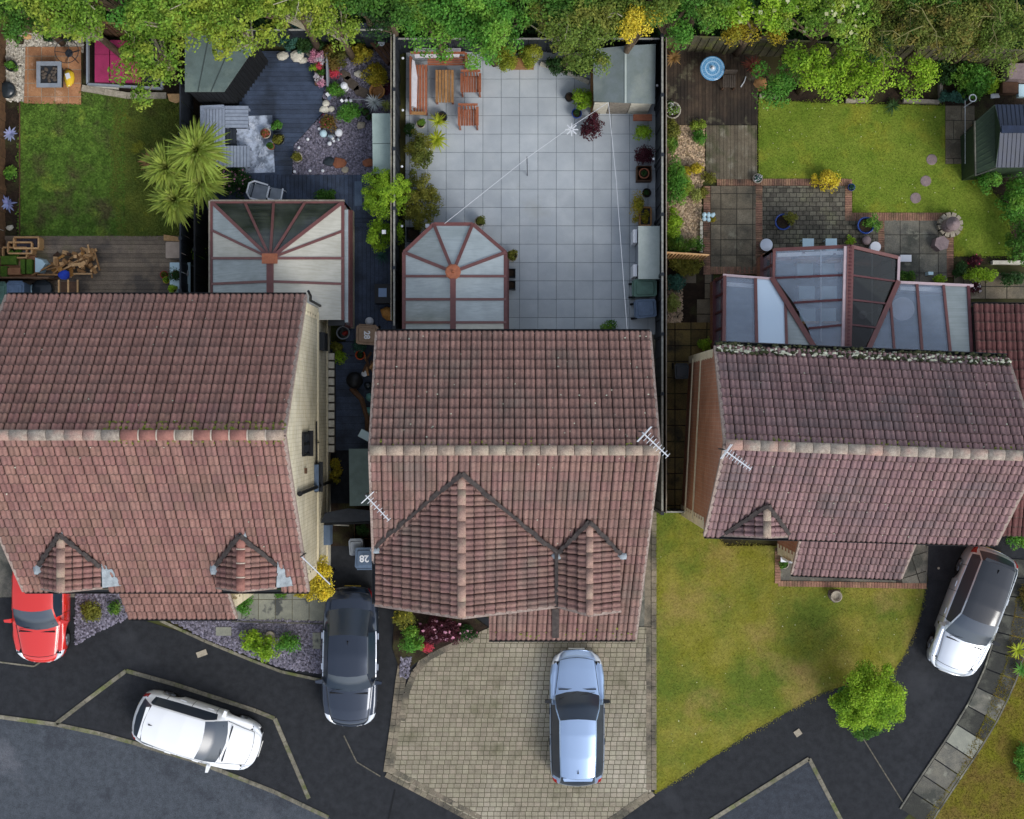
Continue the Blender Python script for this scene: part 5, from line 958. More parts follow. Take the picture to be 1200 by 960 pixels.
def round_table(label, px, py, r, h, top, leg='wood_brown', z0=0, cat='table', name='round_table', foot=True):
    c = W(px, py, z0 + h); root = T(name, label, cat, (c.x, c.y, z0)); MB().lathe((c.x, c.y, z0 + h - .03), [(r * .96, 0), (r, .01), (r, .025), (r * .97, .03)], 24).build('tabletop', top, root, False)
    MB().lathe((c.x, c.y, z0), [(r * .45, 0), (r * .4, .03), (.04, .06), (.035, h - .03)], 12).build('pedestal', leg, root); return root
round_table('round cream table seen through the right lean-to glass', 1058, 362, .38, .75, 'cushion_white', z0=.1); round_table('small round table beneath the glass next to the ridge', 985, 312, .2, .6, 'cushion_white', z0=.1)
lampf = T('floor_lamp', 'white curved lamp inside the dark half of the conservatory', 'lamp', tuple(W(1028, 364, .1))); q = W(1026, 365, 1.5); MB().tube([(q.x, q.y, .12), (q.x, q.y, 1.3), (q.x + .1, q.y + .12, 1.5), (q.x + .22, q.y + .02, 1.45)], .02, 6).build('stem', 'white_metal', lampf); MB().lathe((q.x + .22, q.y, 1.34), [(.12, 0), (.09, .08), (.03, .1)], 12).build('shade', 'white_plastic', lampf); MB().lathe((q.x, q.y, .1), [(.14, 0), (.14, .02)], 12).build('base', 'white_metal', lampf)

# ---------------------------------------------------------------- sheds and storage boxes
def shed(label, c4, z, mat, wallm, ridge_px=None, zr=None, seams=0, name='shed', seamm='felt_seam', oh=.06, cat='shed', door=None):
    # c4: roof corners as seen (clockwise from top-left), roof height z at the eaves
    P = [W(x, y, z) for x, y in c4]; cen = sum(P, Vector()) / 4; root = T(name, label, cat, (cen.x, cen.y, 0)); Q = [p + (cen - p).normalized() * oh * 1.5 for p in P]
    MB().prism([(p.x, p.y) for p in Q], 0, z - .05).build('walls', wallm, root)
    for k in range(4):
        a, b = Q[k], Q[(k + 1) % 4]; d = b - a; o = Vector((d.y, -d.x, 0)).normalized()
        if (a + b).dot(o) / 2 < cen.dot(o): o = -o
        m = MB(); n = int(d.length / .14)
        for i in range(n): p = a + d * ((i + .5) / n) + o * .008; m.box((p.x, p.y, z / 2 - .05), (.13 if abs(d.x) > abs(d.y) else .02, .02 if abs(d.x) > abs(d.y) else .13, z - .15))
        m.build('cladding', wallm, root, kind='stuff')
    if ridge_px:
        Ra, Rb = W(*ridge_px[0], zr), W(*ridge_px[1], zr)
        for pts in ([P[0], Ra, Rb, P[3]], [Ra, P[1], P[2], Rb]): pane(root, pts, mat, 'roof_sheet', .03)
        MB().bar(Ra + Vector((0, 0, .035)), Rb + Vector((0, 0, .035)), .06, .02).build('ridge_strip', seamm, root)
        for pa, pr, pb in ((P[0], Ra, P[1]), (P[3], Rb, P[2])): q = [v.copy() for v in (pa, pr, pb)]; [setattr(v, 'y', v.y + (cen.y - v.y) * .03) for v in q]; MB().add(q + [v + Vector((0, .02 if cen.y > q[0].y else -.02, 0)) for v in q], [(0, 1, 2), (5, 4, 3), (0, 3, 4, 1), (1, 4, 5, 2), (2, 5, 3, 0)]).build('gable', wallm, root)
    else: pane(root, P, mat, 'roof_sheet', .04)
    for s in range(seams):
        t = (s + 1) / (seams + 1); a = P[0].lerp(P[1], t); b = P[3].lerp(P[2], t); MB().bar(a + Vector((0, 0, .045)), b + Vector((0, 0, .045)), .03, .012).build('felt_seam', seamm, root)
    return root
shed('grey green felt roofed shed under the overhanging tree', [(217, 36), (303, 50), (263, 108), (217, 108)], 2.1, 'felt_green', 'fence_black', seams=2)  # walls coloured black to stand in for the shadow beside the shed
sc = shed('grey felt shed with pale doors in the patio corner', [(695, 58), (768, 52), (767, 122), (696, 119)], 1.45, 'felt_grey', 'wood_grey', ((733, 54), (733, 121)), 1.75, seamm='box_grey')
a = W(697, 121, 1.9)
for x0, x1, m in ((697, 714, 'render_pale'), (715, 739, 'wood_grey'), (740, 764, 'render_pale')): A_, B_ = W(x0, 120, 1.45), W(x1, 121, 1.45); MB().box(((A_.x + B_.x) / 2, A_.y - .0, .7), (B_.x - A_.x, .05, 1.3)).build('door', m, sc)
MB().bar(W(694, 133, .2) , W(694, 60, .2), .1, .4).build('side_board', 'wood_tan', sc)
shed('pale grey flat topped store beside the navy car passage', [(409, 526), (446, 526), (448, 592), (410, 593)], 2.0, 'felt_green', 'render_pale', name='store', cat='store')
GR = T('shed', 'dark blue roofed shed with mossy green side at the right edge', 'shed', tuple(W(1180, 165, 0)))
M('shed_green', '#263426', '#30402c', 5, fine=.15, rough=.6, stretch=(1, 6, 1)); M('shed_blue', '#242e44', '#1f2839', 4, fine=.1, rough=.45)
hipA, hipB, rdA, rdB = W(1166, 123, 2.0), W(1167, 196, 2.0), W(1173, 152, 2.5), W(1245, 152, 2.5); n_ = 9
pane(GR, [W(1143, 143, 1.75), W(1166, 123, 2.0), rdA, W(1167, 196, 2.0), W(1144, 205, 1.75)], 'shed_green', 'hip_sheet', .03)
for k in range(10):
    t0, t1 = k / 10, (k + 1) / 10 - .012
    a0, a1 = W(1143, 143, 1.75).lerp(W(1144, 205, 1.75), t0), W(1143, 143, 1.75).lerp(W(1144, 205, 1.75), t1); MB().bar(a0 + Vector((.02, 0, .04)), a0.lerp(hipA.lerp(hipB, t0), .95) + Vector((0, 0, .05)), .03, .02).build('rib', 'shed_green', GR)
for k in range(16):
    x0 = 1169 + k * 5; aa, bb_ = W(x0 + 2, 123, 2.0), W(x0 + 5, 152, 2.5); cc, dd = W(x0 + 2, 196, 2.0), W(x0 + 5, 152, 2.5)
    MB().bar(aa, bb_ - Vector((0, 0, .01)), .1, .03).build('roof_slat', 'shed_blue', GR); MB().bar(cc, dd - Vector((0, 0, .01)), .1, .03).build('roof_slat', 'shed_blue', GR)
pane(GR, [hipA - Vector((0, 0, .03)), rdA - Vector((0, 0, .03)), rdB - Vector((0, 0, .03)), W(1245, 123, 1.97)], 'shed_blue', 'roof_sheet'); pane(GR, [hipB - Vector((0, 0, .03)), W(1245, 196, 1.97), rdB - Vector((0, 0, .03)), rdA - Vector((0, 0, .03))], 'shed_blue', 'roof_sheet')
MB().bar(rdA + Vector((0, 0, .04)), rdB + Vector((0, 0, .04)), .22, .05).build('ridge_cap', 'shed_blue', GR); MB().prism([(p.x, p.y) for p in (W(1148, 146, 1.7), W(1168, 127, 1.7), W(1240, 127, 1.7), W(1240, 194, 1.7), W(1150, 200, 1.7))], 0, 1.74).build('walls', 'shed_green', GR); MB().bar(W(1142, 142, 1.76), W(1143, 206, 1.76), .035, .08).build('barge_board', 'flag_grey', GR); MB().bar(W(1143, 206, 1.76), W(1168, 197, 2.0), .03, .06).build('barge_board', 'flag_grey', GR)
def storage_box(label, c4, h, mat, side='wood_grey', split=None):
    P = [W(x, y, h) for x, y in c4]; cen = sum(P, Vector()) / 4; root = T('storage_box', label, 'storage box', (cen.x, cen.y, 0)); Q = [cen + (p - cen) * .95 for p in P]
    MB().prism([(p.x, p.y) for p in Q], 0, h - .06).build('body', side, root); MB().prism([(p.x, p.y) for p in P], h - .055, h).build('lid', mat, root)
    if split: MB().bar(P[0].lerp(P[3], split) + Vector((0, 0, .004)), P[1].lerp(P[2], split) + Vector((0, 0, .004)), .015, .006).build('seam', 'felt_seam', root)
    return root
storage_box('long pale green grey storage box at the end of the slate bed', [(436, 133), (459, 133), (460, 203), (437, 204)], 1.2, 'box_bluegreen', 'gutter', .5)
sb = storage_box('pale grey storage chest against the patio fence next to the bins', [(748, 265), (773, 265), (773, 327), (748, 327)], 1.25, 'box_grey', 'grey_plastic')
for y in (278, 318): MB().box((W(743.5, y, .8).x, W(743.5, y, .8).y, .6), (.12, .42 if y < 300 else .38, .9)).build('door_panel', 'white_plastic', sb)
cab = T('garden_cabinet', 'charcoal corner cabinet under the trees behind the slate bed', 'cabinet', tuple(W(438, 36, 0))); MB().prism([(p.x, p.y) for p in WP([(418, 28), (459, 28), (460, 42), (425, 42)], 1.3)], 0, 1.3).build('body', 'fence_dark', cab); MB().prism([(p.x, p.y) for p in WP([(416, 27), (461, 27), (461, 43), (423, 43)], 1.36)], 1.31, 1.36).build('top', 'pot_dark', cab)
# ---------------------------------------------------------------- wheelie bins
def text_mesh(parent, txt, size, loc, rot, mat='white_plastic', name='lettering'):
    cu = bpy.data.curves.new(name, 'FONT'); cu.body = txt; cu.size = size; cu.align_x = 'CENTER'; cu.align_y = 'CENTER'; cu.extrude = .004; cu.offset = .008
    tmp = bpy.data.objects.new('t', cu); COL.objects.link(tmp); dg = bpy.context.evaluated_depsgraph_get(); me = bpy.data.meshes.new_from_object(tmp.evaluated_get(dg)); me.name = name; bpy.data.objects.remove(tmp); me.materials.clear(); me.materials.append(MATS[mat])
    o = bpy.data.objects.new(name, me); COL.objects.link(o); o.parent = parent; o.location = loc; o.rotation_euler = rot; return o
def wheelie(label, px, py, rot, mat, w=.56, d=.62, h=1.05, txt=None, trot=0, tsz=.3, group='wheelie bins', wheels=True):
    r = T('wheelie_bin', label, 'bin', group=group)
    MB().hexa([(-w * .4, -d * .38, 0), (w * .4, -d * .38, 0), (w * .4, d * .38, 0), (-w * .4, d * .38, 0)], [(-w * .5, -d * .46, h - .06), (w * .5, -d * .46, h - .06), (w * .5, d * .46, h - .06), (-w * .5, d * .46, h - .06)]).build('body', mat, r)
    lid = MB(); P = [(-.48, -.46), (-.38, -.52), (.38, -.52), (.48, -.46), (.52, .34), (.46, .44), (-.46, .44), (-.52, .34)]; lid.prism([(x * w * 1.04, y * d * 1.04) for x, y in P], h - .055, h); lid.prism([(x * w * .84, y * d * .82) for x, y in P], h, h + .03, .92); lo = lid.build('lid', mat, r)
    if w > .5: MB().prism([(x * w * .42, y * d * .45) for x, y in P], h + .03, h + .04).build('lid_panel', mat, r)
    MB().tube([(-w * .42, d * .5, h - .02), (w * .42, d * .5, h - .02)], .022, 6).build('handle', mat, r)
    if wheels:
        for s in (-1, 1): MB().tube([(s * w * .36, d * .42, .1), (s * w * .47, d * .42, .1)], .1, 12).build('wheel', 'tyre', r)
    if txt: text_mesh(r, txt, tsz, (0, -.02, h + .042), (0, 0, trot))
    r.location = W(px, py, h); r.location.z = 0; r.rotation_euler = (0, 0, rot); return r
wheelie('green wheelie bin below the storage chest', 755, 337.5, R(90), 'bin_green', .52, .74); wheelie('blue grey wheelie bin at the patio corner near the roof edge', 756, 361.5, R(94), 'bin_blue', .56, .66)
wheelie('brown bin numbered 28 standing in the blue passage', 430, 392, R(-4), 'bin_brown', .66, .6, 1.08, '28', R(-90 + 4), .26); wheelie('blue grey bin numbered 28 behind the navy car', 427, 655, R(180), 'bin_blue', .56, .66, 1.08, '28', 0, .3)
wheelie('pale blue bin half hidden behind the numbered blue one', 417, 641, R(2), 'grey_plastic', .42, .5, .9, group=None); wheelie('dark green bin beside the brick gable passage', 799, 435, R(0), 'pot_dark', .42, .46, .95)
wheelie('green bin beneath the left deck edge at the frame border', -2, 343, R(0), 'bin_green', .5, .66); wheelie('blue bin tucked behind the left house roof', 18, 341, R(0), 'bin_blue', .52, .6)
# ---------------------------------------------------------------- slatted furniture
def slats(parent, x0, x1, y0, y1, z, n, mat, along='y', gap=.02, t=.03, name='slat'):
    for i in range(n):
        if along == 'y': w = (x1 - x0) / n; MB().box((x0 + w * (i + .5), (y0 + y1) / 2, z), (w - gap, y1 - y0, t)).build(name, mat, parent)
        else: w = (y1 - y0) / n; MB().box(((x0 + x1) / 2, y0 + w * (i + .5), z), (x1 - x0, w - gap, t)).build(name, mat, parent)
def slat_chair(label, px, py, rot, z0=.05):
    r = T('garden_chair', label, 'chair', group='slatted wooden garden chairs on the patio'); st = part_empty('seat', r); slats(st, -.25, .25, -.26, .26, .42, 6, 'wood_bench', gap=.012)
    for sx in (-1, 1):
        MB().box((sx * .29, 0, .62), (.085, .6, .035)).build('armrest', 'wood_bench', r)
        for sy in (-1, 1): MB().box((sx * .28, sy * .23 - (.06 if sy < 0 else 0), .31), (.055, .055, .62)).build('leg', 'wood_bench', r)
    bk = part_empty('backrest', r)
    MB().bar((-.31, .3, .9), (.31, .3, .9), .06, .08).build('top_rail', 'wood_bench', bk)
    for k in range(5): MB().bar((-.2 + k * .1, .24, .45), (-.2 + k * .1, .3, .94), .05, .02, up=(0, 1, 0)).build('slat', 'wood_bench', bk)
    r.location = W(px, py, .45); r.location.z = z0; r.rotation_euler = (0, 0, rot); return r
slat_chair('upper slatted wooden chair, the one nearest the trees, facing the table', 552, 99, R(0)); slat_chair('lower slatted wooden chair standing clear of the table', 549, 138, R(0))
tb = T('coffee_table', 'oblong slatted wooden table before the corner bench', 'table', tuple(W(520, 101, .05))); a, b = W(510, 120, .45), W(532, 82, .45); slats(tb, a.x, b.x, a.y, b.y, .43, 6, 'wood_tan', t=.035)
for x in (a.x + .05, b.x - .05):
    for y in (a.y + .06, b.y - .06): MB().box((x, y, .23), (.06, .06, .36)).build('leg', 'wood_bench', tb)
cbn = T('corner_bench', 'slatted wooden corner bench with white seat cushions', 'bench', tuple(W(490, 100, .05))); a, b = W(484, 132, .45), W(501, 76, .45); slats(cbn, a.x, b.x, a.y, b.y, .45, 5, 'wood_bench'); c0, c1 = W(501, 77, .45), W(547, 66, .45); slats(cbn, c0.x, c1.x, c0.y, c1.y, .452, 4, 'wood_bench', 'x')
MB().bar(W(481, 133, .85), W(481, 66, .85), .06, .07).build('back_rail', 'wood_bench', cbn); MB().bar(W(481, 62, .85), W(545, 62, .85), .06, .07).build('back_rail', 'wood_bench', cbn); MB().bar(W(480, 132.5, .6), W(499, 133, .6), .1, .05).build('armrest', 'wood_tan', cbn); MB().bar(W(546, 62, .6), W(547, 78, .6), .08, .05).build('armrest', 'wood_bench', cbn)
for x, y in ((482, 130), (499, 131), (482, 68), (545, 76), (545, 66), (499, 78)): q = W(x, y, .45); MB().box((q.x, q.y, .24), (.06, .06, .4)).build('leg', 'wood_bench', cbn)
q = MB(); P = WP([(483, 70), (486, 72), (489, 90), (488, 126), (481, 124)], .62); q.prism([(p.x, p.y) for p in P], .5, .66); tag(q.build('back_cushion', 'cushion_white'), 'long white cushion leaning on the side of the corner bench', 'cushion'); q = MB(); P = WP([(486, 57), (540, 57), (538, 66), (486, 67)], .62); q.prism([(p.x, p.y) for p in P], .5, .66); tag(q.build('back_cushion', 'cushion_white'), 'white cushion half under the leaves on the bench top side', 'cushion')
# grey slatted lounge set on the blue deck
M('furn_dark', '#2c323a')
def lounge(label, x0, y0, x1, y1, n, along, h=.42, frame=.05, top='furn_grey', name='lounge_seat', cat='seat'):
    a, b = W(x0, y1, h + .15), W(x1, y0, h + .15); r = T(name, label, cat, ((a.x + b.x) / 2, (a.y + b.y) / 2, .15)); slats(r, a.x, b.x, a.y, b.y, .15 + h, n, top, along, .015); MB().box(((a.x + b.x) / 2, (a.y + b.y) / 2, .15 + h - .045), (b.x - a.x - .04, b.y - a.y - .04, .05)).build('seat_frame', 'furn_seam', r)
    for x in (a.x + .05, b.x - .05):
        for y in (a.y + .05, b.y - .05): MB().box((x, y, .15 + h / 2 - .04), (.06, .06, h - .08)).build('leg', top, r)
    return r
lounge('grey slatted table at the top of the lounge set', 264, 124, 291, 150, 6, 'x'); lounge('grey slatted seat at the lower end of the lounge set', 262, 171, 293, 196, 8, 'y'); lounge('long grey slatted bench with raised back beside the cordyline', 238, 126, 264, 195, 7, 'y', .4); lounge('low dark slatted filler standing for the dark gap in the grey lounge set', 265, 151, 277, 171, 3, 'y', .25, top='furn_dark', name='side_table', cat='table')  # the last, dark piece is added to stand for a dark gap between seats
bk = MB(); bk.bar(W(237, 196, .8), W(237, 125, .8), .07, .25); bk.bar(W(237, 126, .8), W(263, 125, .8), .07, .22); bk.build('back_frame', 'furn_grey', [o for o in bpy.data.objects if o.get('label', '').startswith('long grey slatted bench')][0])
tag(MB().prism([(p.x, p.y) for p in WP([(291, 136), (319, 135), (322, 202), (284, 203), (278, 196), (277, 151), (292, 151)], .17)], .155, .172).build('rug', 'rug'), 'white and grey feather patterned rug on the blue deck', 'rug')
fl = MB(); rg = random.Random(8)
lz = 0
for bx, by, ang, ln in ((297, 148, 90, 10), (302, 165, 150, 14), (308, 180, 40, 13), (305, 196, 20, 14), (290, 165, 170, 12), (313, 150, 80, 12)):
    for k in range(15):
        t = k / 15; a = R(ang); cx = bx + math.cos(a) * ln * (t - .5); cy = by - math.sin(a) * ln * (t - .5)
        for s in (-1, 1):
            l = 7 * math.sin(math.pi * min(1, t + .12)); e = a + s * R(rg.uniform(35, 60)); lz += .00025; p = W(cx, cy, .176 + lz); q = W(cx + math.cos(e) * l, cy - math.sin(e) * l, .176 + lz)
            if p.x > W(320, 0, .17).x: continue
            fl.bar(p, q, .012, .004)
fl.build('feather_pile', 'rug_fleece', bpy.data.objects['rug'], kind='stuff')
# ---------------------------------------------------------------- cars
def car(label, px, py, ang, L, Wd, H, paint, keys, ws, rw, roofm=None, wheels=(.17, .79), z0=.0, group='cars parked in front of the houses', rails=None, doors=True, grille='car_black', kind='hatch', bow=.24, plate='plate_white', trim=None, mirrors=None, spoiler=True):
    # keys: (f from the nose 0..1, top, shoulder height, half width 0..1, roof half width 0..1, crown) ; ws = (cowl, header), rw = (header, base) fractions
    root = T('car', label, 'car', group=group); hw = Wd / 2; fs = set(k[0] for k in keys); wr = .335
    for i in range(41): fs.add(i / 40)
    for wf in wheels:
        for d in (-1, -.92, -.75, -.5, -.25, 0, .25, .5, .75, .92, 1): fs.add(min(1, max(0, wf + d * wr * 1.12 / L)))
    fs = sorted(fs); out = [fs[0]]
    for f in fs[1:]:
        if f - out[-1] > .004 or f in [k[0] for k in keys]:
            if f - out[-1] <= .004: out[-1] = f
            else: out.append(f)
    fs = out; ks = np.array([k for k in keys]); cols = [np.interp(fs, ks[:, 0], ks[:, i]) for i in range(1, 6)]; G = []
    for f, zt, zb, w, rwf, cr in zip(fs, *cols):
        y = hw * w; r = hw * rwf; rz = zt - cr; x = L / 2 - f * L; arch = None
        for wf in wheels:
            dx = (f - wf) * L
            if abs(dx) < wr * 1.1: arch = .31 + math.sqrt(max(0, (wr * 1.1) ** 2 - dx * dx))
        row = [(y * .93, .19), (y * .985, .30), (y, .52), (y * .995, zb - .09), (y * .955, zb), (y * .925, zb + .012), ((y * .925 + r) / 2 + .012, (zb + rz) / 2 + .01), (r + .035, rz - .035), (r, rz), (r * .86, rz + cr * .45), (r * .5, rz + cr * .85), (0, zt)]
        if arch:
            a = arch; row[0] = (y * .97, max(row[0][1], a)); row[1] = (y * .99, max(row[1][1], a + .004)); row[2] = (y * 1.012, max(row[2][1], a + .01)); row[3] = (row[3][0] * 1.01, max(row[3][1], a + .05))
        pts = []
        for j, (yy, z) in enumerate(row):
            b = 0
            if f < .5: b = -bow * (1.0 if f < .45 else (.5 - f) / .05) * (yy / hw) ** 2 * (1 if f < .35 else .8)
            else: b = bow * .75 * min(1, (f - .5) / .3) * (yy / hw) ** 2
            pts.append((x + b, yy, z))
        G.append(pts)
    n = len(fs); parts = {}
    def put(nm, m, quad): parts.setdefault((nm, m), []).append(quad)
    c0, c1 = ws; r0, r1 = rw
    for i in range(n - 1):
        fm = (fs[i] + fs[i + 1]) / 2
        for s in (1, -1):
            P = [[(x, y * s, z) for x, y, z in G[k]] for k in (i, i + 1)]
            for j in range(11):
                nm, m = 'body', paint
                if j >= 8:
                    if c0 < fm < c1: nm, m = 'windscreen', 'glass_car'
                    elif r0 < fm < r1: nm, m = 'rear_window', 'glass_car'
                    elif c1 < fm < r0 and (roofm is not None): nm, m = 'roof_panel', roofm
                    elif c1 < fm < r0: nm, m = 'roof', paint
                if j in (5, 6) and c0 + .07 < fm < r0 + .03: nm, m = 'side_window', ('glass_car')
                if j in (4,) and c0 + .05 < fm < r0 + .04 and trim: nm, m = 'window_trim', trim
                if j == 7 and c0 + .03 < fm < r0 and roofm: m = trim or paint
                if fm < .06 and 3 <= j <= 6: nm, m = 'headlight', 'lamp_clear'
                if fm > .955 and 3 <= j <= 5: nm, m = 'tail_light', 'lamp_red'
                if fm < .012 and j <= 2: nm, m = 'grille', grille
                if nm in ('headlight', 'tail_light', 'side_window', 'window_trim'): nm = nm + ('L' if s > 0 else 'R')
                q = [P[0][j], P[1][j], P[1][j + 1], P[0][j + 1]]; put(nm, m, q if s > 0 else q[::-1])
    for e, rev in ((0, 1), (n - 1, 0)):
        q = [(x, y, z) for x, y, z in G[e]] + [(x, -y, z) for x, y, z in G[e][-2::-1]]; put('body', paint, q[::-1] if rev else q)
    for (nm, m), qs in parts.items():
        name = nm[:-1] if nm[-1] in 'LR' else nm; idx = {}; V = []; Fc = []
        for q in qs:
            f = []
            for p in q:
                k = (round(p[0], 4), round(p[1], 4), round(p[2], 4))
                if k not in idx: idx[k] = len(V); V.append(p)
                if not f or f[-1] != idx[k]: f.append(idx[k])
            if len(f) > 2 and f[0] == f[-1]: f = f[:-1]
            if len(set(f)) > 2: Fc.append(tuple(f))
        mb = MB(); mb.add(V, Fc); mb.build(name, m, root, True)
    gl = lambda f, col: float(np.interp(f, ks[:, 0], ks[:, col]))
    MB().box((0, 0, .34), (L * .9, Wd * .74, .3)).build('underbody', 'car_inside', root)
    st = G[min(range(n), key=lambda i: abs(fs[i] - c1))]
    MB().hexa([(L / 2 - c0 * L, -hw * .6, .5), (L / 2 - r1 * L + .2, -hw * .6, .5), (L / 2 - r1 * L + .2, hw * .6, .5), (L / 2 - c0 * L, hw * .6, .5)][::-1], [(L / 2 - c0 * L, -hw * .6, .72), (L / 2 - r1 * L + .2, -hw * .6, .72), (L / 2 - r1 * L + .2, hw * .6, .72), (L / 2 - c0 * L, hw * .6, .72)][::-1]).build('interior', 'car_inside', root)
    for wf in wheels:
        x = L / 2 - wf * L
        for s in (-1, 1):
            w = MB(); w.tube([(x, s * (hw - .28), .32), (x, s * (hw - .085), .32)], .32, 24); wo = w.build('wheel', 'tyre', root, True)
            rm = MB(); rm.tube([(x, s * (hw - .11), .32), (x, s * (hw - .078), .32)], .2, 20); rm.build('rim', 'rim', wo)
            sp = MB()
            for k in range(5): t = k * 1.2566; sp.bar((x, s * (hw - .072), .32), (x + .19 * math.cos(t), s * (hw - .072), .32 + .19 * math.sin(t)), .05, .02, up=(0, 1, 0))
            sp.build('spokes', 'rim', wo); MB().box((x, s * (hw - .3), .45), (.74, .3, .45)).build('wheel_arch_liner', 'car_inside', root)
    def at(f, j, s):
        i = max(0, min(n - 2, int(np.searchsorted(fs, f)) - 1)); t = (f - fs[i]) / (fs[i + 1] - fs[i]); a, b = G[i][j], G[i + 1][j]; return Vector((a[0] + (b[0] - a[0]) * t, s * (a[1] + (b[1] - a[1]) * t) * 1.002, a[2] + (b[2] - a[2]) * t + .003))
    sm = MB()
    for s in (-1, 1):
        pl = [at(.05 + (c0 - .055) * k / 8, 8, s) for k in range(9)]; [sm.bar(p, q, .014, .006) for p, q in zip(pl[:-1], pl[1:])]
        for f in (c0 + .09, (c0 + r0) / 2 + .03, r0 - .06):
            pl = [at(f, j, s) for j in (1, 2, 3, 4, 5)]; [sm.bar(p, q, .012, .006, up=(0, 1, 0)) for p, q in zip(pl[:-1], pl[1:])]
        pl = [at(.05, j, s) for j in (8, 9, 10, 11)]; [sm.bar(p, q, .014, .006) for p, q in zip(pl[:-1], pl[1:])]
        if kind != 'none' and r1 < .95: pl = [at(.975, j, s) for j in (8, 9, 10, 11)]; [sm.bar(p, q, .014, .006) for p, q in zip(pl[:-1], pl[1:])]
    sm.build('shut_lines', 'car_black', root, kind='stuff')
    xm = L / 2 - (c0 + .075) * L; zm = gl(c0 + .07, 2) + .1
    for s in (-1, 1):
        mm_ = MB(); mm_.hexa([(xm - .05, s * hw * .93, zm - .05), (xm - .02, s * (hw + .17), zm - .03), (xm + .06, s * (hw + .15), zm - .03), (xm + .08, s * hw * .93, zm - .05)][::s], [(xm - .05, s * hw * .93, zm + .07), (xm - .02, s * (hw + .16), zm + .09), (xm + .06, s * (hw + .14), zm + .08), (xm + .08, s * hw * .93, zm + .06)][::s]); mm_.build('wing_mirror', mirrors or paint, root)
        if doors:
            for f in (.44, .66):
                x = L / 2 - f * L; MB().box((x, s * (hw * .995), gl(f, 2) - .1), (.2, .035, .03)).build('door_handle', trim or paint, root)
    for k in (0, 1):
        x = L / 2 - (c0 - .004) * L - .03; wz = gl(c0, 1) - .01; MB().bar((x - .02, (-.55 + k * .6), wz + .03), (x - .12 - .1 * k, (.02 + k * .55), wz + .09), .012, .012).build('wiper', 'black_plastic', root)
    MB().bar((L / 2 - (c0 - .012) * L, -hw * .68, gl(c0, 1) - .03), (L / 2 - (c0 - .012) * L, hw * .68, gl(c0, 1) - .03), .04, .02).build('scuttle', 'black_plastic', root)
    MB().box((L / 2 + .006, 0, .38), (.015, .52, .11)).build('number_plate', 'plate_white', root); MB().box((-L / 2 - .004, 0, .4), (.012, .52, .11)).build('number_plate', 'plate_yellow', root)
    xf = L / 2 - (r0 - .06) * L; zf = gl(r0 - .06, 1); MB().add([(xf + .09, 0, zf - .01), (xf - .09, -.03, zf - .01), (xf - .09, .03, zf - .01), (xf - .06, 0, zf + .07)], [(0, 1, 3), (1, 2, 3), (2, 0, 3), (0, 2, 1)]).build('roof_aerial', 'black_plastic', root)
    if spoiler:
        xs = L / 2 - (r0 + .005) * L; zs = gl(r0, 1) - .03; q = gl(r0, 4) * hw * .92; MB().hexa([(xs + .05, -q, zs - .02), (xs + .05, q, zs - .02), (xs - .05, q * .92, zs - .03), (xs - .05, -q * .92, zs - .03)][::-1], [(xs + .05, -q, zs + .012), (xs + .05, q, zs + .012), (xs - .05, q * .92, zs + .005), (xs - .05, -q * .92, zs + .005)][::-1]).build('roof_spoiler', roofm or paint, root)
    if rails:
        for s in (-1, 1): MB().tube([(L / 2 - (c1 + .02) * L, s * hw * gl(c1 + .02, 4) * 1.0, gl(c1 + .02, 1) - .02), (L / 2 - (c1 + .1) * L, s * hw * gl(c1 + .1, 4) * 1.02, gl(c1 + .1, 1) + .03), (L / 2 - (r0 - .05) * L, s * hw * gl(r0 - .05, 4) * 1.02, gl(r0 - .05, 1) + .02), (L / 2 - r0 * L, s * hw * gl(r0, 4), gl(r0, 1) - .03)], .018, 6).build('roof_rail', rails, root)
    root.location = W(px, py, .6); root.location.z = z0; root.rotation_euler = (0, 0, ang); return root
def hatch(H, c0=.25, c1=.42, r0=.86, r1=.965, rwid=.68, nose=.46):
    zb = H * .60
    return [(0, nose + .08, nose + .02, .60, .42, .02), (.012, nose + .17, nose + .11, .76, .54, .03), (.03, nose + .23, nose + .17, .86, .6, .04), (.06, nose + .27, nose + .2, .925, .64, .05), (.12, zb - .07, zb - .13, .97, .68, .04), (c0, zb + .06, zb - .03, 1, .80, .06), ((c0 + c1) / 2, (zb + H) / 2 + .06, zb, 1, .76, .06), (c1, H * .975, zb + .01, 1, rwid, .06), (.58, H, zb + .03, 1, rwid, .06), (.75, H * .99, zb + .05, .99, rwid * .98, .06), (r0, H * .955, zb + .07, .97, rwid * .94, .06), ((r0 + r1) / 2, (H * .955 + zb) / 2 + .07, zb + .05, .94, rwid * .97, .07), (r1, zb + .1, zb + .03, .885, rwid * 1.0, .07), (.99, zb - .04, zb - .08, .8, .6, .05), (1, .48, .44, .66, .5, .03)]
up90 = R(90)
car('light blue metallic hatchback with dark mirrors on the block paved drive', 676, 841.5, up90, 4.36, 1.76, 1.43, 'paint_blue', hatch(1.43, .285, .465, .90, .975, .63), (.285, .465), (.90, .975), mirrors='car_black', trim='car_black', wheels=(.165, .80))
sal = [(0, .54, .48, .62, .45, .02), (.012, .63, .57, .77, .55, .03), (.03, .69, .62, .87, .62, .04), (.06, .74, .67, .93, .66, .04), (.12, .82, .74, .97, .72, .04), (.27, .95, .86, 1, .8, .05), (.33, 1.2, .88, 1, .74, .05), (.395, 1.41, .89, 1, .68, .05), (.55, 1.46, .91, 1, .68, .05), (.69, 1.42, .93, .99, .66, .05), (.78, 1.2, .95, .97, .68, .05), (.865, 1.03, .94, .95, .72, .05), (.94, 1.0, .91, .91, .7, .05), (.975, .94, .85, .84, .64, .05), (.99, .8, .74, .76, .56, .03), (1, .5, .46, .64, .48, .02)]
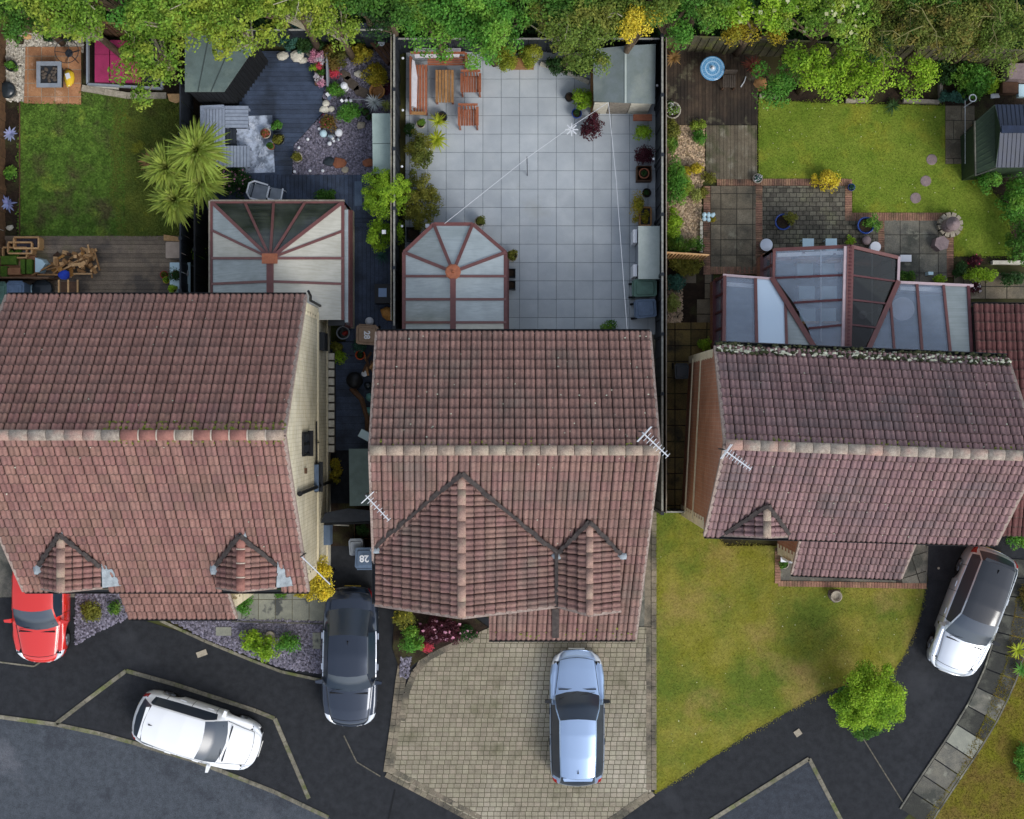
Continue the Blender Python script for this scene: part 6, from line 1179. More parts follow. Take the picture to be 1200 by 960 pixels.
car('dark navy saloon with silver window trims reversed into the narrow drive', 411, 770, -up90 + R(-1.0), 4.5, 1.80, 1.46, 'paint_navy', sal, (.27, .395), (.69, .865), trim='chrome', wheels=(.18, .78), spoiler=False)
car('white hatchback parked in the kerbed bay by the road', 231, 857, R(-17.5), 4.15, 1.74, 1.45, 'paint_white', hatch(1.45, .25, .41, .875, .965, .70), (.25, .41), (.875, .965), wheels=(.18, .80))
car('silver white car with black glass roof beside the slab path', 1139, 717, R(-90 - 20.5), 4.22, 1.76, 1.45, 'paint_silver', hatch(1.45, .27, .45, .905, .97, .66), (.27, .45), (.905, .97), roofm='glass_roof', wheels=(.17, .80), bow=.18, mirrors='car_black')
car('bright red hatchback half hidden below the left house eaves', 48, 702, R(-91), 4.1, 1.7, 1.42, 'paint_red', hatch(1.42, .27, .43, .90, .975, .72), (.27, .43), (.90, .975), wheels=(.17, .80))

# ---------------------------------------------------------------- small things, left garden
def disc(label, px, py, r, mat, z0=0, h=.05, name='solar_light', cat='light', group=None, dome=True, n=14):
    c = W(px, py, z0 + h); mb = MB(); mb.lathe((c.x, c.y, z0), [(r * .8, 0), (r, h * .5), (r * .96, h * .8), (r * .5, h * (1 if dome else .82)), (.01, h * (1.02 if dome else .83))], n); return tag(mb.build(name, mat), label, cat, group)
fp = T('fire_pit', 'square grey fire pit table on the terracotta patio', 'fire pit', tuple(W(57, 87, .05))); q = W(57, 87, .5)
for dx, dy, lx, ly in ((0, .35, .8, .13), (0, -.35, .8, .13), (-.34, 0, .12, .57), (.34, 0, .12, .57)): MB().box((q.x + dx, q.y + dy, .46), (lx, ly, .06)).build('rim', 'grey_plastic', fp)
MB().box((q.x, q.y, .24), (.62, .62, .38)).build('body', 'gutter', fp); m_ = MB(); [m_.rock((q.x + random.uniform(-.22, .22), q.y + random.uniform(-.22, .22), .42), .06, .06, .05, k, 5) for k in range(26)]; m_.build('lava_stones', 'stone_dark', fp, kind='stuff')
bg_ = T('compost_bag', 'bright yellow bag with white print next to the fire pit', 'bag', tuple(W(80, 91, .05))); q = W(80, 91, .2); MB().rock((q.x, q.y, .05), .2, .3, .2, 3, 10).build('sack', 'yellow', bg_, True); MB().box((q.x, q.y + .04, .252), (.14, .18, .004), .3).build('print', 'white_plastic', bg_)
ch = T('swing_seat', 'round wire frame stand on the far left patio', 'frame', tuple(W(78, 60, .05))); q = W(78, 60, .6); t_ = MB(); t_.tube([(q.x + .38 * math.cos(a), q.y + .38 * math.sin(a), .6) for a in [k * math.pi / 12 for k in range(25)]], .012, 5); t_.build('hoop', 'metal_dark', ch); t_ = MB()
for a in (0, 1.57, 3.14, 4.71): t_.tube([(q.x, q.y, .35), (q.x + .38 * math.cos(a), q.y + .38 * math.sin(a), .6)], .01, 4); t_.tube([(q.x + .3 * math.cos(a + .7), q.y + .3 * math.sin(a + .7), .05), (q.x, q.y, .4)], .012, 4)
t_.build('struts', 'metal_dark', ch); MB().lathe((q.x, q.y, .33), [(.1, 0), (.13, .05), (.1, .06)], 12).build('hub', 'metal_dark', ch)
for i, (x, y, r, m, lm, l) in enumerate(((13, 38, .2, 'pot_dark', 'leaf_dark', 'dark potted shrub in the top left corner of the gravel'), (57, 42, .19, 'pot_dark', 'leaf_dark', 'dark round potted plant on white gravel near the wire hoop'), (13, 77, .19, 'pot_dark', 'leaf_fresh', 'green potted succulent halfway down the white gravel'), (80, 41, .2, 'pot_dark', 'leaf_dark', 'dark potted plant partly below the hoop by the fence'))): pot_plant(l, x, y, r, .3, m, lm, r * 1.05, 50 + i, leaf=.06)
tag(MB().lathe((W(11, 107, 0).x, W(11, 107, 0).y, 0), [(.25, 0), (.28, .2), (.24, .28), (.05, .3)], 16).build('lidded_pot', 'pot_dark', smooth=True), 'black rounded pot with lid at the bottom of the white gravel', 'pot')
tag(MB().rock(tuple(W(24, 49, .0)), .17, .14, .2, 3).build('rock', 'soil', smooth=True), 'dark brown lump lying on the white gravel', 'rock'); tag(MB().rock(tuple(W(32, 43, .0)), .18, .1, .1, 4).build('rock', 'wood_pale'), 'tan stone by the fence on the white gravel', 'rock')
rosette('upper violet blue star shaped plant in the dark bed', 12, 157, .3, 'frond_blue', 61, 13, .07, .2, .5, .2); rosette('lower violet blue star shaped plant in the dark bed', 9, 239, .31, 'frond_blue', 62, 15, .07, .2, .6, .2); shrub('round variegated succulent between the two blue star plants', 12, 202, .22, 'leaf_fresh', 63, h=.25, leaf=.08, name='succulent', cat='plant')
tag(MB().rock(tuple(W(3, 267, 0)), .12, .13, .15, 1).build('rock', 'stone_white'), 'pale boulder at the very edge of the bed', 'rock'); tag(MB().rock(tuple(W(12, 267, 0)), .12, .1, .13, 2).build('rock', 'stone_white'), 'smaller pale boulder beside the bed edging', 'rock')
db = T('day_bed', 'magenta covered day bed in a grey frame under the tree', 'day bed', tuple(W(130, 75, 0))); P = W(103, 99, .5); Q = W(155, 45, .5)
for a, b in (((103, 45), (103, 99)), ((103, 99), (190, 104)), ((190, 104), (190, 60))): MB().bar(W(*a, .45), W(*b, .45), .06, .5 * .3).build('frame_rail', 'grey_plastic', db)
for x in (119, 137, 155): c = W(x, 80, .5); MB().box((c.x, c.y, .4), (.46, .9, .14)).build('cushion', 'magenta', db); c = W(x, 55, .5); MB().box((c.x, c.y, .4), (.46, .45, .14)).build('cushion', 'magenta', db)
MB().box((W(150, 72, .3).x, W(150, 72, .3).y, .2), (2.2, 1.4, .2)).build('base', 'gutter', db)
kerb([(97, 104), (150, 113), (196, 113)], .2, .12, 'stone', .9, 'stone_edging'); kerb([(103, 101), (140, 104)], .1, .1, 'stone_white', .9, 'stone_edging'); tag(MB().prism([(p.x, p.y) for p in WP([(196, 110), (212, 110), (213, 118), (206, 121), (198, 118)], .1)], 0, .1).build('stepping_slab', 'wood_pale'), 'tan slab at the foot of the shed wall', 'paving slab')
# cordylines
for i, (x, y, z, L, l) in enumerate(((196, 197, 1.7, .85, 'lower left head of the multi headed cordyline, over the lawn'), (231, 177, 2.1, .95, 'upper right cordyline head beside the grey bench'), (205, 235, 1.5, .85, 'lowest cordyline head spreading above the brown deck'), (236, 214, 1.6, .85, 'right cordyline head leaning to the conservatory'))):
    c = W(x, y, z); b = W(216, 205, 0); r = T('cordyline', l, 'palm', (b.x, b.y, 0), 'cordyline heads growing from one clump'); MB().tube([(b.x + .1 * i, b.y, 0), ((b.x + c.x) / 2, (b.y + c.y) / 2, z * .6), (c.x, c.y, z)], .09, 7, .07).build('trunk', 'bark', r); blades((c.x, c.y, z), 230, L * 1.2, .075, 70 + i, .85, .42, 5).build('crown', 'frond', r); blades((c.x, c.y, z + .02), 80, L * .8, .055, 80 + i, 1.2, .25, 4).build('young_leaves', 'frond_pale', r)
rosette('dry brown fan of dead leaves at the cordyline edge', 177, 190, .5, 'frond_dead', 77, 34, .05, .5, .3, .5); rosette('dark green spiky plant below the lounge set', 266, 216, .5, 'frond_dark', 78, 40, .05, .35, .5, .5); rosette('tuft of pale ornamental grass between shed and bench', 246, 117, .45, 'frond_pale', 79, 80, .02, .2, .9, .6, name='ornamental_grass', cat='grass tuft')
shrub('pink flowering rose bush by the plastic chairs', 276, 213, .5, 'leaf_dark', 64, ry=.55, extra=('petal_pink', 3, .09)); 
M('lid_beige', '#b8a493', '#a69383', 5, rough=.6); bx = T('storage_crate', 'beige lidded box at the right end of the brown deck', 'box', tuple(W(206, 293, .06))); c = W(206, 293, .55); MB().box((c.x, c.y, .28), (.62, .48, .44)).build('body', 'grey_plastic', bx); MB().prism([(c.x + a * .34, c.y + b * .27) for a, b in ((-1, -.85), (-.9, -1), (.9, -1), (1, -.85), (1, .85), (.9, 1), (-.9, 1), (-1, .85))], .5, .55, .96).build('lid', 'lid_beige', bx)
tag(MB().prism([(p.x, p.y) for p in WP([(192, 282), (192, 275), (222, 280), (222, 284)], .1)], .07, .12).build('plank', 'wood_pale'), 'thin pale plank lying along the deck edge', 'plank')
tt = T('potting_table', 'pale blue potting table loaded with plants by the grey fence', 'table', tuple(W(211, 326, .06))); c = W(211, 326, .7); MB().box((c.x, c.y, .68), (.66, 1.0, .04)).build('tabletop', 'table_blue', tt)
for sx in (-1, 1):
    for sy in (-1, 1): MB().box((c.x + sx * .28, c.y + sy * .45, .36), (.05, .05, .6)).build('leg', 'table_blue', tt)
pot_plant('leafy pot plant on the potting table', 206, 322, .14, .16, 'terracotta', 'leaf_dark', .24, 71, z0=.7); pot_plant('lime leaved pot at the lower end of the potting table', 203, 339, .12, .14, 'pot_stone', 'leaf_lime', .17, 72, z0=.7); pot_plant('red rimmed pot on the deck beside the potting table', 192, 322, .13, .2, 'red_paint', 'leaf_olive', .1, 73); pot_plant('yellow pot on the deck beside the potting table', 195, 328, .12, .2, 'yellow', 'leaf_lime', .1, 74); shrub('young leafy plant behind the black fence', 234, 298, .25, 'leaf_lime', 75, leaf=.12, dens=.5); tag(MB().rock(tuple(W(218, 320, .7)), .12, .15, .14, 7).build('cloth', 'cushion_white', smooth=True), 'pale cloth heap at the right side of the potting table', 'cloth')
# cold frames, planter, lumber
def open_frame(label, x0, y0, x1, y1, h, mat='wood_pale', fill=None, name='cold_frame', cat='planter', z0=.06, w=.05, group=None, inner='gutter'):
    a, b = W(x0, y1, h + z0), W(x1, y0, h + z0); r = T(name, label, cat, ((a.x + b.x) / 2, (a.y + b.y) / 2, z0), group)
    for p, q in (((a.x, a.y), (b.x, a.y)), ((a.x, b.y), (b.x, b.y)), ((a.x, a.y + w / 2), (a.x, b.y - w / 2)), ((b.x, a.y + w / 2), (b.x, b.y - w / 2))): MB().bar((*p, z0 + h / 2), (*q, z0 + h / 2), w, h).build('board', mat, r)
    MB().box(((a.x + b.x) / 2, (a.y + b.y) / 2, z0 + h * .3), (b.x - a.x - w, b.y - a.y - w, h * .6 - .01)).build('filling', inner, r)
    if fill: np_mesh('plants', leaves(crown_clumps(((a.x + b.x) / 2, (a.y + b.y) / 2, z0 + h * .65), (b.x - a.x) * .4, (b.y - a.y) * .35, .1, 14, .09, 5), 45, .05, 6), fill, r)
    return r
open_frame('rearmost wooden cold frame, empty and dark', 16, 278, 45, 291, .42, group='wooden cold frames at the deck corner', inner='slate_bed'); open_frame('middle wooden cold frame with grey bottom', 9, 284, 37, 297, .36, group='wooden cold frames at the deck corner', inner='glass_roof'); open_frame('front wooden cold frame with seedlings', 3, 290, 31, 302, .3, fill='leaf_fresh', group='wooden cold frames at the deck corner', inner='soil')
tr_ = T('tray_stack', 'planter of square cut turf and terracotta strips beside the lumber', 'planter', tuple(W(20, 312, .06)))
for x0, y0, x1, y1, m in ((-6, 300, 19, 310, 'leafturf'), (-6, 312, 8, 325, 'leafturf'), (9, 314, 25, 322, 'terracotta_slab'), (24, 304, 29, 321, 'leafturf'), (31, 304, 37, 321, 'leafturf')):
    if 'leafturf' not in MATS: M('leafturf', '#5f7a2c', '#4a6a26', 8, fine=.3, rough=1, bump=1)
    a, b = W(x0, y1, .4), W(x1, y0, .4); MB().box(((a.x + b.x) / 2, (a.y + b.y) / 2, .3), (b.x - a.x, b.y - a.y, .2)).build('turf_block', m, tr_)
a, b = W(-8, 327, .3), W(40, 299, .3); MB().box(((a.x + b.x) / 2, (a.y + b.y) / 2, .12), (b.x - a.x, b.y - a.y, .16)).build('tray', 'terracotta_slab', tr_); MB().prism([(p.x, p.y) for p in WP([(40, 300), (50, 303), (55, 309), (46, 321), (40, 321)], .4)], .06, .4, .8).build('tarpaulin', 'table_blue', tr_)
lp = T('lumber_pile', 'heap of broken offcuts and sticks on the brown deck', 'wood pile', tuple(W(85, 310, .06))); rg = random.Random(9)
for k in range(70):
    x, y = (rg.uniform(95, 111), rg.uniform(292, 318)) if k < 34 else (rg.uniform(62, 96), rg.uniform(296, 324)); l = rg.uniform(.1, .3); c = W(x, y, rg.uniform(.12, .45)); MB().box(tuple(c), (l, rg.uniform(.06, .13), rg.uniform(.03, .07)), rg.uniform(0, 3), rg.uniform(-.4, .4), rg.uniform(-.4, .4)).build('offcut', rg.choice(['wood_pale', 'wood_pale', 'wood_tan', 'golden', 'wood_brown'] if k >= 34 else ['wood_pale', 'wood_pale', 'wood_tan']), lp)
for a, b in (((37, 323), (63, 309)), ((110, 292), (117, 317)), ((80, 311), (97, 303)), ((62, 321), (82, 305)), ((44, 322), (68, 322)), ((70, 318), (90, 308)), ((103, 287), (105, 297)), ((107, 318), (108, 326)), ((86, 321), (108, 321)), ((55, 316), (74, 312))): MB().bar(W(*a, .35), W(*b, .42), .05, .04).build('stick', rg.choice(['wood_pale', 'wood_pale', 'wood_tan']), lp)
tag(MB().rock(tuple(W(75, 322, .4)), .22, .16, .12, 12, 10).build('cloth', 'blue_cloth', smooth=True), 'crumpled royal blue cloth on the lumber pile', 'cloth')
tl = T('trellis', 'small wooden trellis with brown panel at the roof edge', 'trellis', tuple(W(80, 338, .06)))
for x in (69, 80, 91): MB().bar(W(x, 328, .8), W(x, 352, .8), .05, .04).build('upright', 'wood_pale', tl)
MB().prism([(p.x, p.y) for p in WP([(71, 330), (92, 330), (92, 350), (71, 350)], .4)], .35, .4).build('panel', 'wood_brown', tl)
tag(MB().rock(tuple(W(38, 339, .3)), .12, .2, .1, 2).build('boat_lid', 'table_blue', smooth=True), 'pale oval lid among the dark stuff behind the left house', 'lid'); tag(MB().lathe(tuple(W(53, 340, .1)), [(.3, 0), (.33, .3), (.28, .32), (.04, .34)], 16).build('kettle_barbecue', 'pot_dark', smooth=True), 'dark round barbecue lid behind the left house', 'barbecue')
# ---------------------------------------------------------------- blue garden
def pchair(label, px, py, rot, s=1.0):
    r = T('plastic_chair', label, 'chair', group='pale plastic garden chairs'); MB().prism([(a * .23 * s, b * .22 * s) for a, b in ((-1, -1), (1, -1), (1, .8), (.8, 1), (-.8, 1), (-1, .8))], .4, .43).build('seat', 'grey_plastic', r)
    V = MB(); V.tube([(-.26 * s, -.22 * s, .6), (-.27 * s, .2 * s, .64), (-.15 * s, .3 * s, .8), (.15 * s, .3 * s, .8), (.27 * s, .2 * s, .64), (.26 * s, -.22 * s, .6)], .03, 6); V.build('back_and_arms', 'white_plastic', r)
    MB().bar((-.18 * s, .25 * s, .62), (.18 * s, .25 * s, .62), .03, .3).build('backrest', 'grey_plastic', r)
    for sx in (-1, 1):
        for sy in (-1, 1): MB().tube([(sx * .25 * s, sy * .22 * s, 0), (sx * .22 * s, sy * .2 * s, .42)], .02, 5).build('leg', 'white_plastic', r)
    r.location = W(px, py, .5); r.location.z = .13; r.rotation_euler = (0, 0, rot)
pchair('left pale plastic armchair with its seat empty, above the conservatory', 305, 226, R(75), 1.05); pchair('right smaller plastic chair holding a plant', 324, 228, R(170), .85)
for i, (l, x, y, r, pm, lm, fl) in enumerate((('red flowering pot at the rug edge', 311, 156, .17, 'pot_stone', 'leaf_brown', 'petal_red'), ('green leafed round pot at the upper rug corner', 324, 147, .18, 'pot_dark', 'leaf_fresh', None), ('olive bronze pot with shiny rim beside the rug', 326, 163, .21, 'pot_dark', 'leaf_olive', None), ('small green pot at the lower edge of the pot group', 317, 171, .12, 'terracotta', 'leaf_mid', None))): pot_plant(l, x, y, r, .28, pm, lm, r, 90 + i, z0=.15, flower=fl)
tp_ = T('flower_trough', 'long trough full of pink white and red flowers on the deck edge', 'planter', tuple(W(376, 82, .15))); a, b = W(383, 62, .5), W(384, 101, .5); MB().bar(a - Vector((0, 0, .1)), b - Vector((0, 0, .1)), .06, .3).build('side_board', 'grey_plastic', tp_)
for k, (y, m) in enumerate(((64, 'petal_pink'), (70, 'petal_white'), (78, 'petal_red'), (85, 'leaf_olive'), (90, 'petal_white'), (97, 'petal_pink'))):
    c = W(374 + (k % 2) * 3, y, .4); np_mesh('flowers', leaves(crown_clumps((c.x, c.y, .4), .16, .12, .12, 6, .08, k + 3), 30, .06, k + 4), 'leaf_mid' if k == 3 else m, tp_)
    if k < 3: c = W(367, y, .4); np_mesh('flowers', leaves(crown_clumps((c.x, c.y, .38), .13, .12, .1, 5, .08, k + 13), 30, .06, k + 4), ('petal_pink', 'petal_pink', 'leaf_lime')[k], tp_)
MB().bar(W(374, 62, .3), W(375, 100, .3), .3, .2).build('trough', 'wood_brown', tp_)
for i, (x, y, s, m, l) in enumerate(((331, 66, .2, 'stone_white', 'pale boulder at the back left of the blue deck'), (349, 66, .26, 'stone_white', 'largest pale boulder at the back of the blue deck'), (355, 71, .15, 'stone_white', 'small white stone touching the largest boulder'), (363, 63, .16, 'stone', 'grey brown stone beside the flower trough'), (382, 121, .14, 'stone_white', 'upper cream stone at the deck curve'), (380, 129, .15, 'stone_white', 'lower left cream stone at the deck curve'), (388, 128, .12, 'stone_white', 'lower right cream stone at the deck curve'), (420, 87, .16, 'stone_white', 'flat white stone below the yellow bush'), (423, 147, .16, 'stone', 'beige stone left of the storage box'), (398, 191, .25, 'terracotta', 'round terracotta dish in the slate bed'), (432, 191, .2, 'terracotta', 'rusty stone against the storage box end'), (386, 190, .2, 'pot_dark', 'glass dish beside the terracotta dish'), (404, 199, .14, 'stone', 'flat stone on the lower slate edge'))): tag(MB().rock(tuple(W(x, y, .12)), s, s * .8, s * (.6 if i < 9 else .35), i, 9).build('rock' if 'stone' in l or 'boulder' in l else 'dish', m), l, 'rock' if 'stone' in l or 'boulder' in l else 'dish')
for i, (x0, y0, ww, hh, a) in enumerate(((412, 98, .62, .3, -40), (424, 108, .55, .32, -25), (405, 88, .4, .25, -30))):
    c = W(x0, y0, .13); MB().prism([(c.x + math.cos(R(a) + 0) * u * ww / 2 - math.sin(R(a)) * v * hh / 2, c.y + math.sin(R(a)) * u * ww / 2 + math.cos(R(a)) * v * hh / 2) for u, v in ((-1, -.3), (-.5, -1), (.7, -.9), (1, .1), (.5, 1), (-.8, .8))], .1, .15).build('stepping_stone', 'stone_dark', label=('upper long brown stepping stone in the slate', 'lower brown stepping stone next to the basket', 'small brown stone nearest the trees in the slate')[i], cat='stepping stone')
lg = 'white round solar lights around the slate bed'
for i, (x, y, r) in enumerate(((345, 201, .065), (363, 200, .06), (378, 200, .065), (350, 173, .06), (360.5, 163, .065), (374, 151, .07))): disc(('white solar light at the lower left corner of the slate bed', 'middle white solar light on the lower slate edge', 'right white solar light on the lower slate edge', 'white solar light above the stone plant pot on the curve', 'middle white solar light on the curved deck edge', 'upper white solar light beside the blue white globe')[i], x, y, r * .8, 'white_plastic', .12, .08, group=lg)
disc('blue white glowing globe at the deck curve', 378.5, 156, .12, 'table_blue', .12, .22, 'globe_light', 'globe'); disc('white globe right of the mirrored ball', 396.5, 155, .125, 'white_plastic', .12, .22, 'globe_light', 'globe'); disc('mirrored silver ball between the two white globes', 388, 160, .12, 'metal', .12, .22, 'gazing_ball', 'globe'); disc('small silver ball below the mirrored ball', 386, 168, .07, 'white_plastic', .12, .12, 'globe_light', 'globe'); disc('small mirrored ball below the white globe', 396, 163, .06, 'metal', .12, .1, 'globe_light', 'globe'); disc('tiny white ball beside the small mirrored ball', 391, 165, .045, 'white_plastic', .12, .08, 'globe_light', 'globe')
disc('white round disc on the dark bench', 447, 50, .11, 'white_plastic', .6, .06, 'plate', 'plate', dome=False); disc('pale round stone ball at the right of the slate', 451, 99, .09, 'stone_white', .12, .14, 'ball', 'ball'); lan = T('lantern', 'white glass lantern among the stepping stones', 'lantern', tuple(W(403, 100, .1))); c = W(403, 100, .5); MB().lathe((c.x, c.y, .1), [(.11, 0), (.11, .03), (.08, .05), (.08, .34), (.12, .36), (.1, .4), (.03, .44)], 12).build('body', 'white_plastic', lan); MB().tube([(c.x - .2, c.y - .02, .4), (c.x - .1, c.y + .05, .46), (c.x, c.y, .48)], .012, 5).build('handle', 'metal', lan)
sp_ = T('wind_spinner', 'black and white rotating garden spinner on a thin rod', 'ornament', tuple(W(405, 116, .12))); 
for k in range(6): c = W(398 + k * 2.6, 115 + (k % 2) * 3, .5); MB().box((c.x, c.y, .5), (.08, .1, .012), k * .7, .4).build('vane', 'white_metal' if k % 2 else 'black_plastic', sp_)
MB().bar(W(398, 116, .48), W(432, 117, .48), .015, .015).build('rod', 'metal', sp_)
for x in (384, 386): tag(MB().box(tuple(W(x, 111 + (x - 384) * 2, .3)), (.1, .13, .02), x).build('tile_ornament', 'white_plastic' if x == 384 else 'bin_blue'), ('small white tilted ornament by the green plants' if x == 384 else 'small blue tilted ornament by the green plants'), 'ornament')
rosette('white leaved spiky plant beside the basket', 439, 120, .36, 'frond_white', 91, 60, .03, .25, .9, .35, z0=.1); rosette('green grassy tuft behind the white spiky plant', 452, 124, .28, 'frond_pale', 92, 50, .02, .2, .9, .4, z0=.1)
bk = T('basket', 'round brown wicker basket in the slate bed', 'basket', tuple(W(442, 107, .1))); c = W(442, 107, .3); MB().lathe((c.x, c.y, .1), [(.18, 0), (.23, .2), (.25, .22), (.24, .24), (.2, .22), (.17, .05)], 16).build('body', 'wood_tan', bk); MB().tube([(c.x + .24 * math.cos(t), c.y + .24 * math.sin(t), .33) for t in [k * math.pi / 10 for k in range(21)]], .02, 6).build('rim', 'golden', bk)
for l, x, y, r, ry, m, sd, ex in (('mossy olive shrub behind the flower trough', 395, 66, .42, .5, 'leaf_brown', 101, None), ('yellow green bush beside the dark bench', 418, 62, .5, .28, 'leaf_gold', 102, None), ('golden green bush on the upper slate', 440, 88, .42, .38, 'leaf_gold', 103, None), ('dark green clump at the deck curve', 391, 106, .35, .22, 'leaf_fresh', 104, None), ('low bright green cushion plant in the slate', 408, 131, .42, .3, 'leaf_fresh', 105, None), ('red tipped shrub next to the white globes', 385, 144, .25, .3, 'leaf_brown', 106, ('petal_red', 3, .05)), ('thin green plant behind the conservatory eaves', 381, 229, .4, .2, 'leaf_mid', 107, None), ('dark red plant beside the fence at the slate', 454, 104, .18, .2, 'leaf_red', 108, None), ('small red leaved plant near the trough', 391, 85, .15, .12, 'petal_red', 109, None), ('dark shrub beneath the overhanging branch', 362, 48, .5, .4, 'leaf_dark', 110, None), ('blue green shrub at the back of the deck', 345, 44, .55, .45, 'leaf_blue', 111, None)): shrub(l, x, y, r, m, sd, ry=ry, z0=.1, extra=ex)
pot_plant('stone pot with a green plant on the slate corner', 348, 184, .17, .25, 'pot_stone', 'leaf_olive', .17, 112, z0=.1); pot_plant('black glazed pot under the storage box corner', 428, 131, .16, .3, 'pot_dark', 'leaf_dark', .1, 113, z0=.1); pot_plant('second black pot touching the storage box', 432, 137, .13, .25, 'pot_dark', 'leaf_dark', .08, 114, z0=.1)
bn = T('garden_bench', 'dark brown slanting bench by the charcoal cabinet', 'bench', tuple(W(448, 55, .1))); a, b = W(437, 40, .55), W(460, 70, .55); d = (b - a).normalized(); s_ = Vector((-d.y, d.x, 0))
for k in range(4): o = s_ * (.13 * (k - 1.5)); MB().bar(a + o, b + o, .11, .04).build('slat', 'wood_brown', bn)
for e in (a + d * .1, b - d * .1): MB().box((e.x, e.y, .3), (.1, .4, .46), math.atan2(d.y, d.x)).build('leg', 'wood_brown', bn)
shrub('large lime green bush growing over the fence', 452, 226, .82, 'leaf_lime', 121, ry=.78, h=2.7, leaf=.06); shrub('smaller lime bush below the large one', 444, 276, .45, 'leaf_lime', 122, ry=.52, h=1.6, leaf=.06); shrub('lime bush pressed against the mossy fence', 464, 272, .3, 'leaf_lime', 123, ry=.45, h=1.2, leaf=.06); tag(MB().box(tuple(W(420, 227, .15)), (.25, .8, .02)).build('mat', 'bin_blue'), 'grey blue mat left of the large lime bush', 'mat'); tag(MB().box(tuple(W(450, 272, 1.5)), (.12, .12, .08)).build('bird_table', 'white_plastic'), 'small white box topping a post in the lime bush', 'bird feeder')
rosette('blue green spiky grass by the passage fence', 448, 300, .35, 'leaf_blue', 124, 26, .025, .3, .8, .3)
bt = T('side_table', 'black cube table with a blue glass top in the passage', 'table', tuple(W(449, 343, .1))); c = W(449, 344, .6); MB().box((c.x, c.y, .34), (.56, .62, .46)).build('body', 'black_plastic', bt); MB().box((c.x - .02, c.y + .03, .585), (.26, .28, .02)).build('glass_top', 'glass_blue', bt)
tag(MB().rock(tuple(W(455, 368, .1)), .24, .28, .35, 22, 7).build('sandstone_rock', 'golden'), 'golden brown rock lying against the passage fence', 'rock'); disc('white round globe on the passage deck', 432.5, 376.5, .14, 'white_plastic', .1, .26, 'globe_light', 'globe')
rb = T('round_trough', 'dark round tub with a pale rim and red inside', 'tub', tuple(W(402, 390, .1))); c = W(402, 390, .35); MB().tube([(c.x + .2 * math.cos(t), c.y + .2 * math.sin(t), .36) for t in [k * math.pi / 10 for k in range(21)]], .022, 6).build('rim', 'grey_plastic', rb); MB().lathe((c.x, c.y, .1), [(.14, 0), (.19, .26), (.17, .26), (.13, .04)], 16).build('tub', 'pot_dark', rb); MB().rock((c.x + .04, c.y, .14), .1, .09, .1, 2).build('contents', 'red_paint', rb)
shrub('pale green shrub at the end of the low wall', 396, 405, .22, 'leaf_olive', 125, leaf=.07); shrub('second pale green shrub beside the low wall', 398, 419, .22, 'leaf_lime', 126, leaf=.07)
pot_plant('round orange pumpkin coloured pot in the passage', 422, 416, .16, .25, 'orange', 'leaf_dark', .08, 127, z0=.1); shrub('blue green fern by the brown bin', 420, 405, .22, 'leaf_blue', 128, h=.4, z0=.1); cr_ = T('wood_basket', 'brown basket of firewood partly beneath the roof verge', 'basket', tuple(W(434, 426, .1))); rg = random.Random(3)
for k in range(12): c = W(434 + rg.uniform(-7, 6), 426 + rg.uniform(-9, 9), rg.uniform(.2, .45)); MB().box(tuple(c), (.3, .07, .06), rg.uniform(.8, 2.0), .2).build('log', rg.choice(['wood_brown', 'wood_tan', 'wood_brown']), cr_)
tag(MB().lathe(tuple(W(417, 446, .1)), [(.2, 0), (.28, .3), (.25, .5), (.04, .56)], 14).build('kettle_barbecue', 'black_plastic', smooth=True), 'black domed barbecue beside the middle house', 'barbecue'); tag(MB().tube([W(412, 455, .3), W(424, 468, .4), W(430, 490, .4), W(430, 510, .3)], .1, 7, .06).build('driftwood', 'wood_brown'), 'long brown curved branch lying along the house', 'branch')
for i, (x, y) in enumerate(((432, 452), (434, 466), (433, 482))): tag(MB().rock(tuple(W(x, y, .1)), .16, .16, .3, i + 30).build('garden_pot', 'teal' if i else 'pot_dark'), ('dark rounded pot close to the black barbecue', 'teal rounded pot in the middle of the passage edge', 'teal rounded pot nearest the ridge end')[i], 'pot')
disc('white saucer beside the black barbecue', 427, 438, .1, 'white_plastic', .3, .05, 'saucer', 'dish', dome=False); tag(MB().box(tuple(W(428, 510, .7)), (.36, .26, .3), -.5).build('plastic_tub', 'table_blue'), 'pale blue plastic tub at the end of the passage', 'tub')
pg = T('side_gate', 'dark tiled canopy gate spanning the passage between the houses', 'gate', tuple(W(410, 606, 0))); MB().prism([(p.x, p.y) for p in WP([(375, 613), (381, 601), (408, 596), (450, 600), (450, 610), (408, 612)], 2.0)], 1.9, 2.0).build('canopy', 'fence_dark', pg); MB().bar(W(384, 612, 1.2), W(446, 610, 1.2), .06, 1.4).build('gate_panel', 'fence_black', pg)
pot_plant('square raised planter with green plants behind the numbered bin', 426, 621, .3, .45, 'wood_brown', 'leaf_dark', .26, 129, shape='square'); shrub('orange and yellow climbing plant on the corner of the gable', 393, 552, .18, 'leaf_gold', 130, ry=.4, h=.8); 
MB().bar(W(391, 615, .1), W(409, 616, .1), .04, .04).build('hose', 'stone_white', label='pale hose end lying below the passage gate', cat='hose')
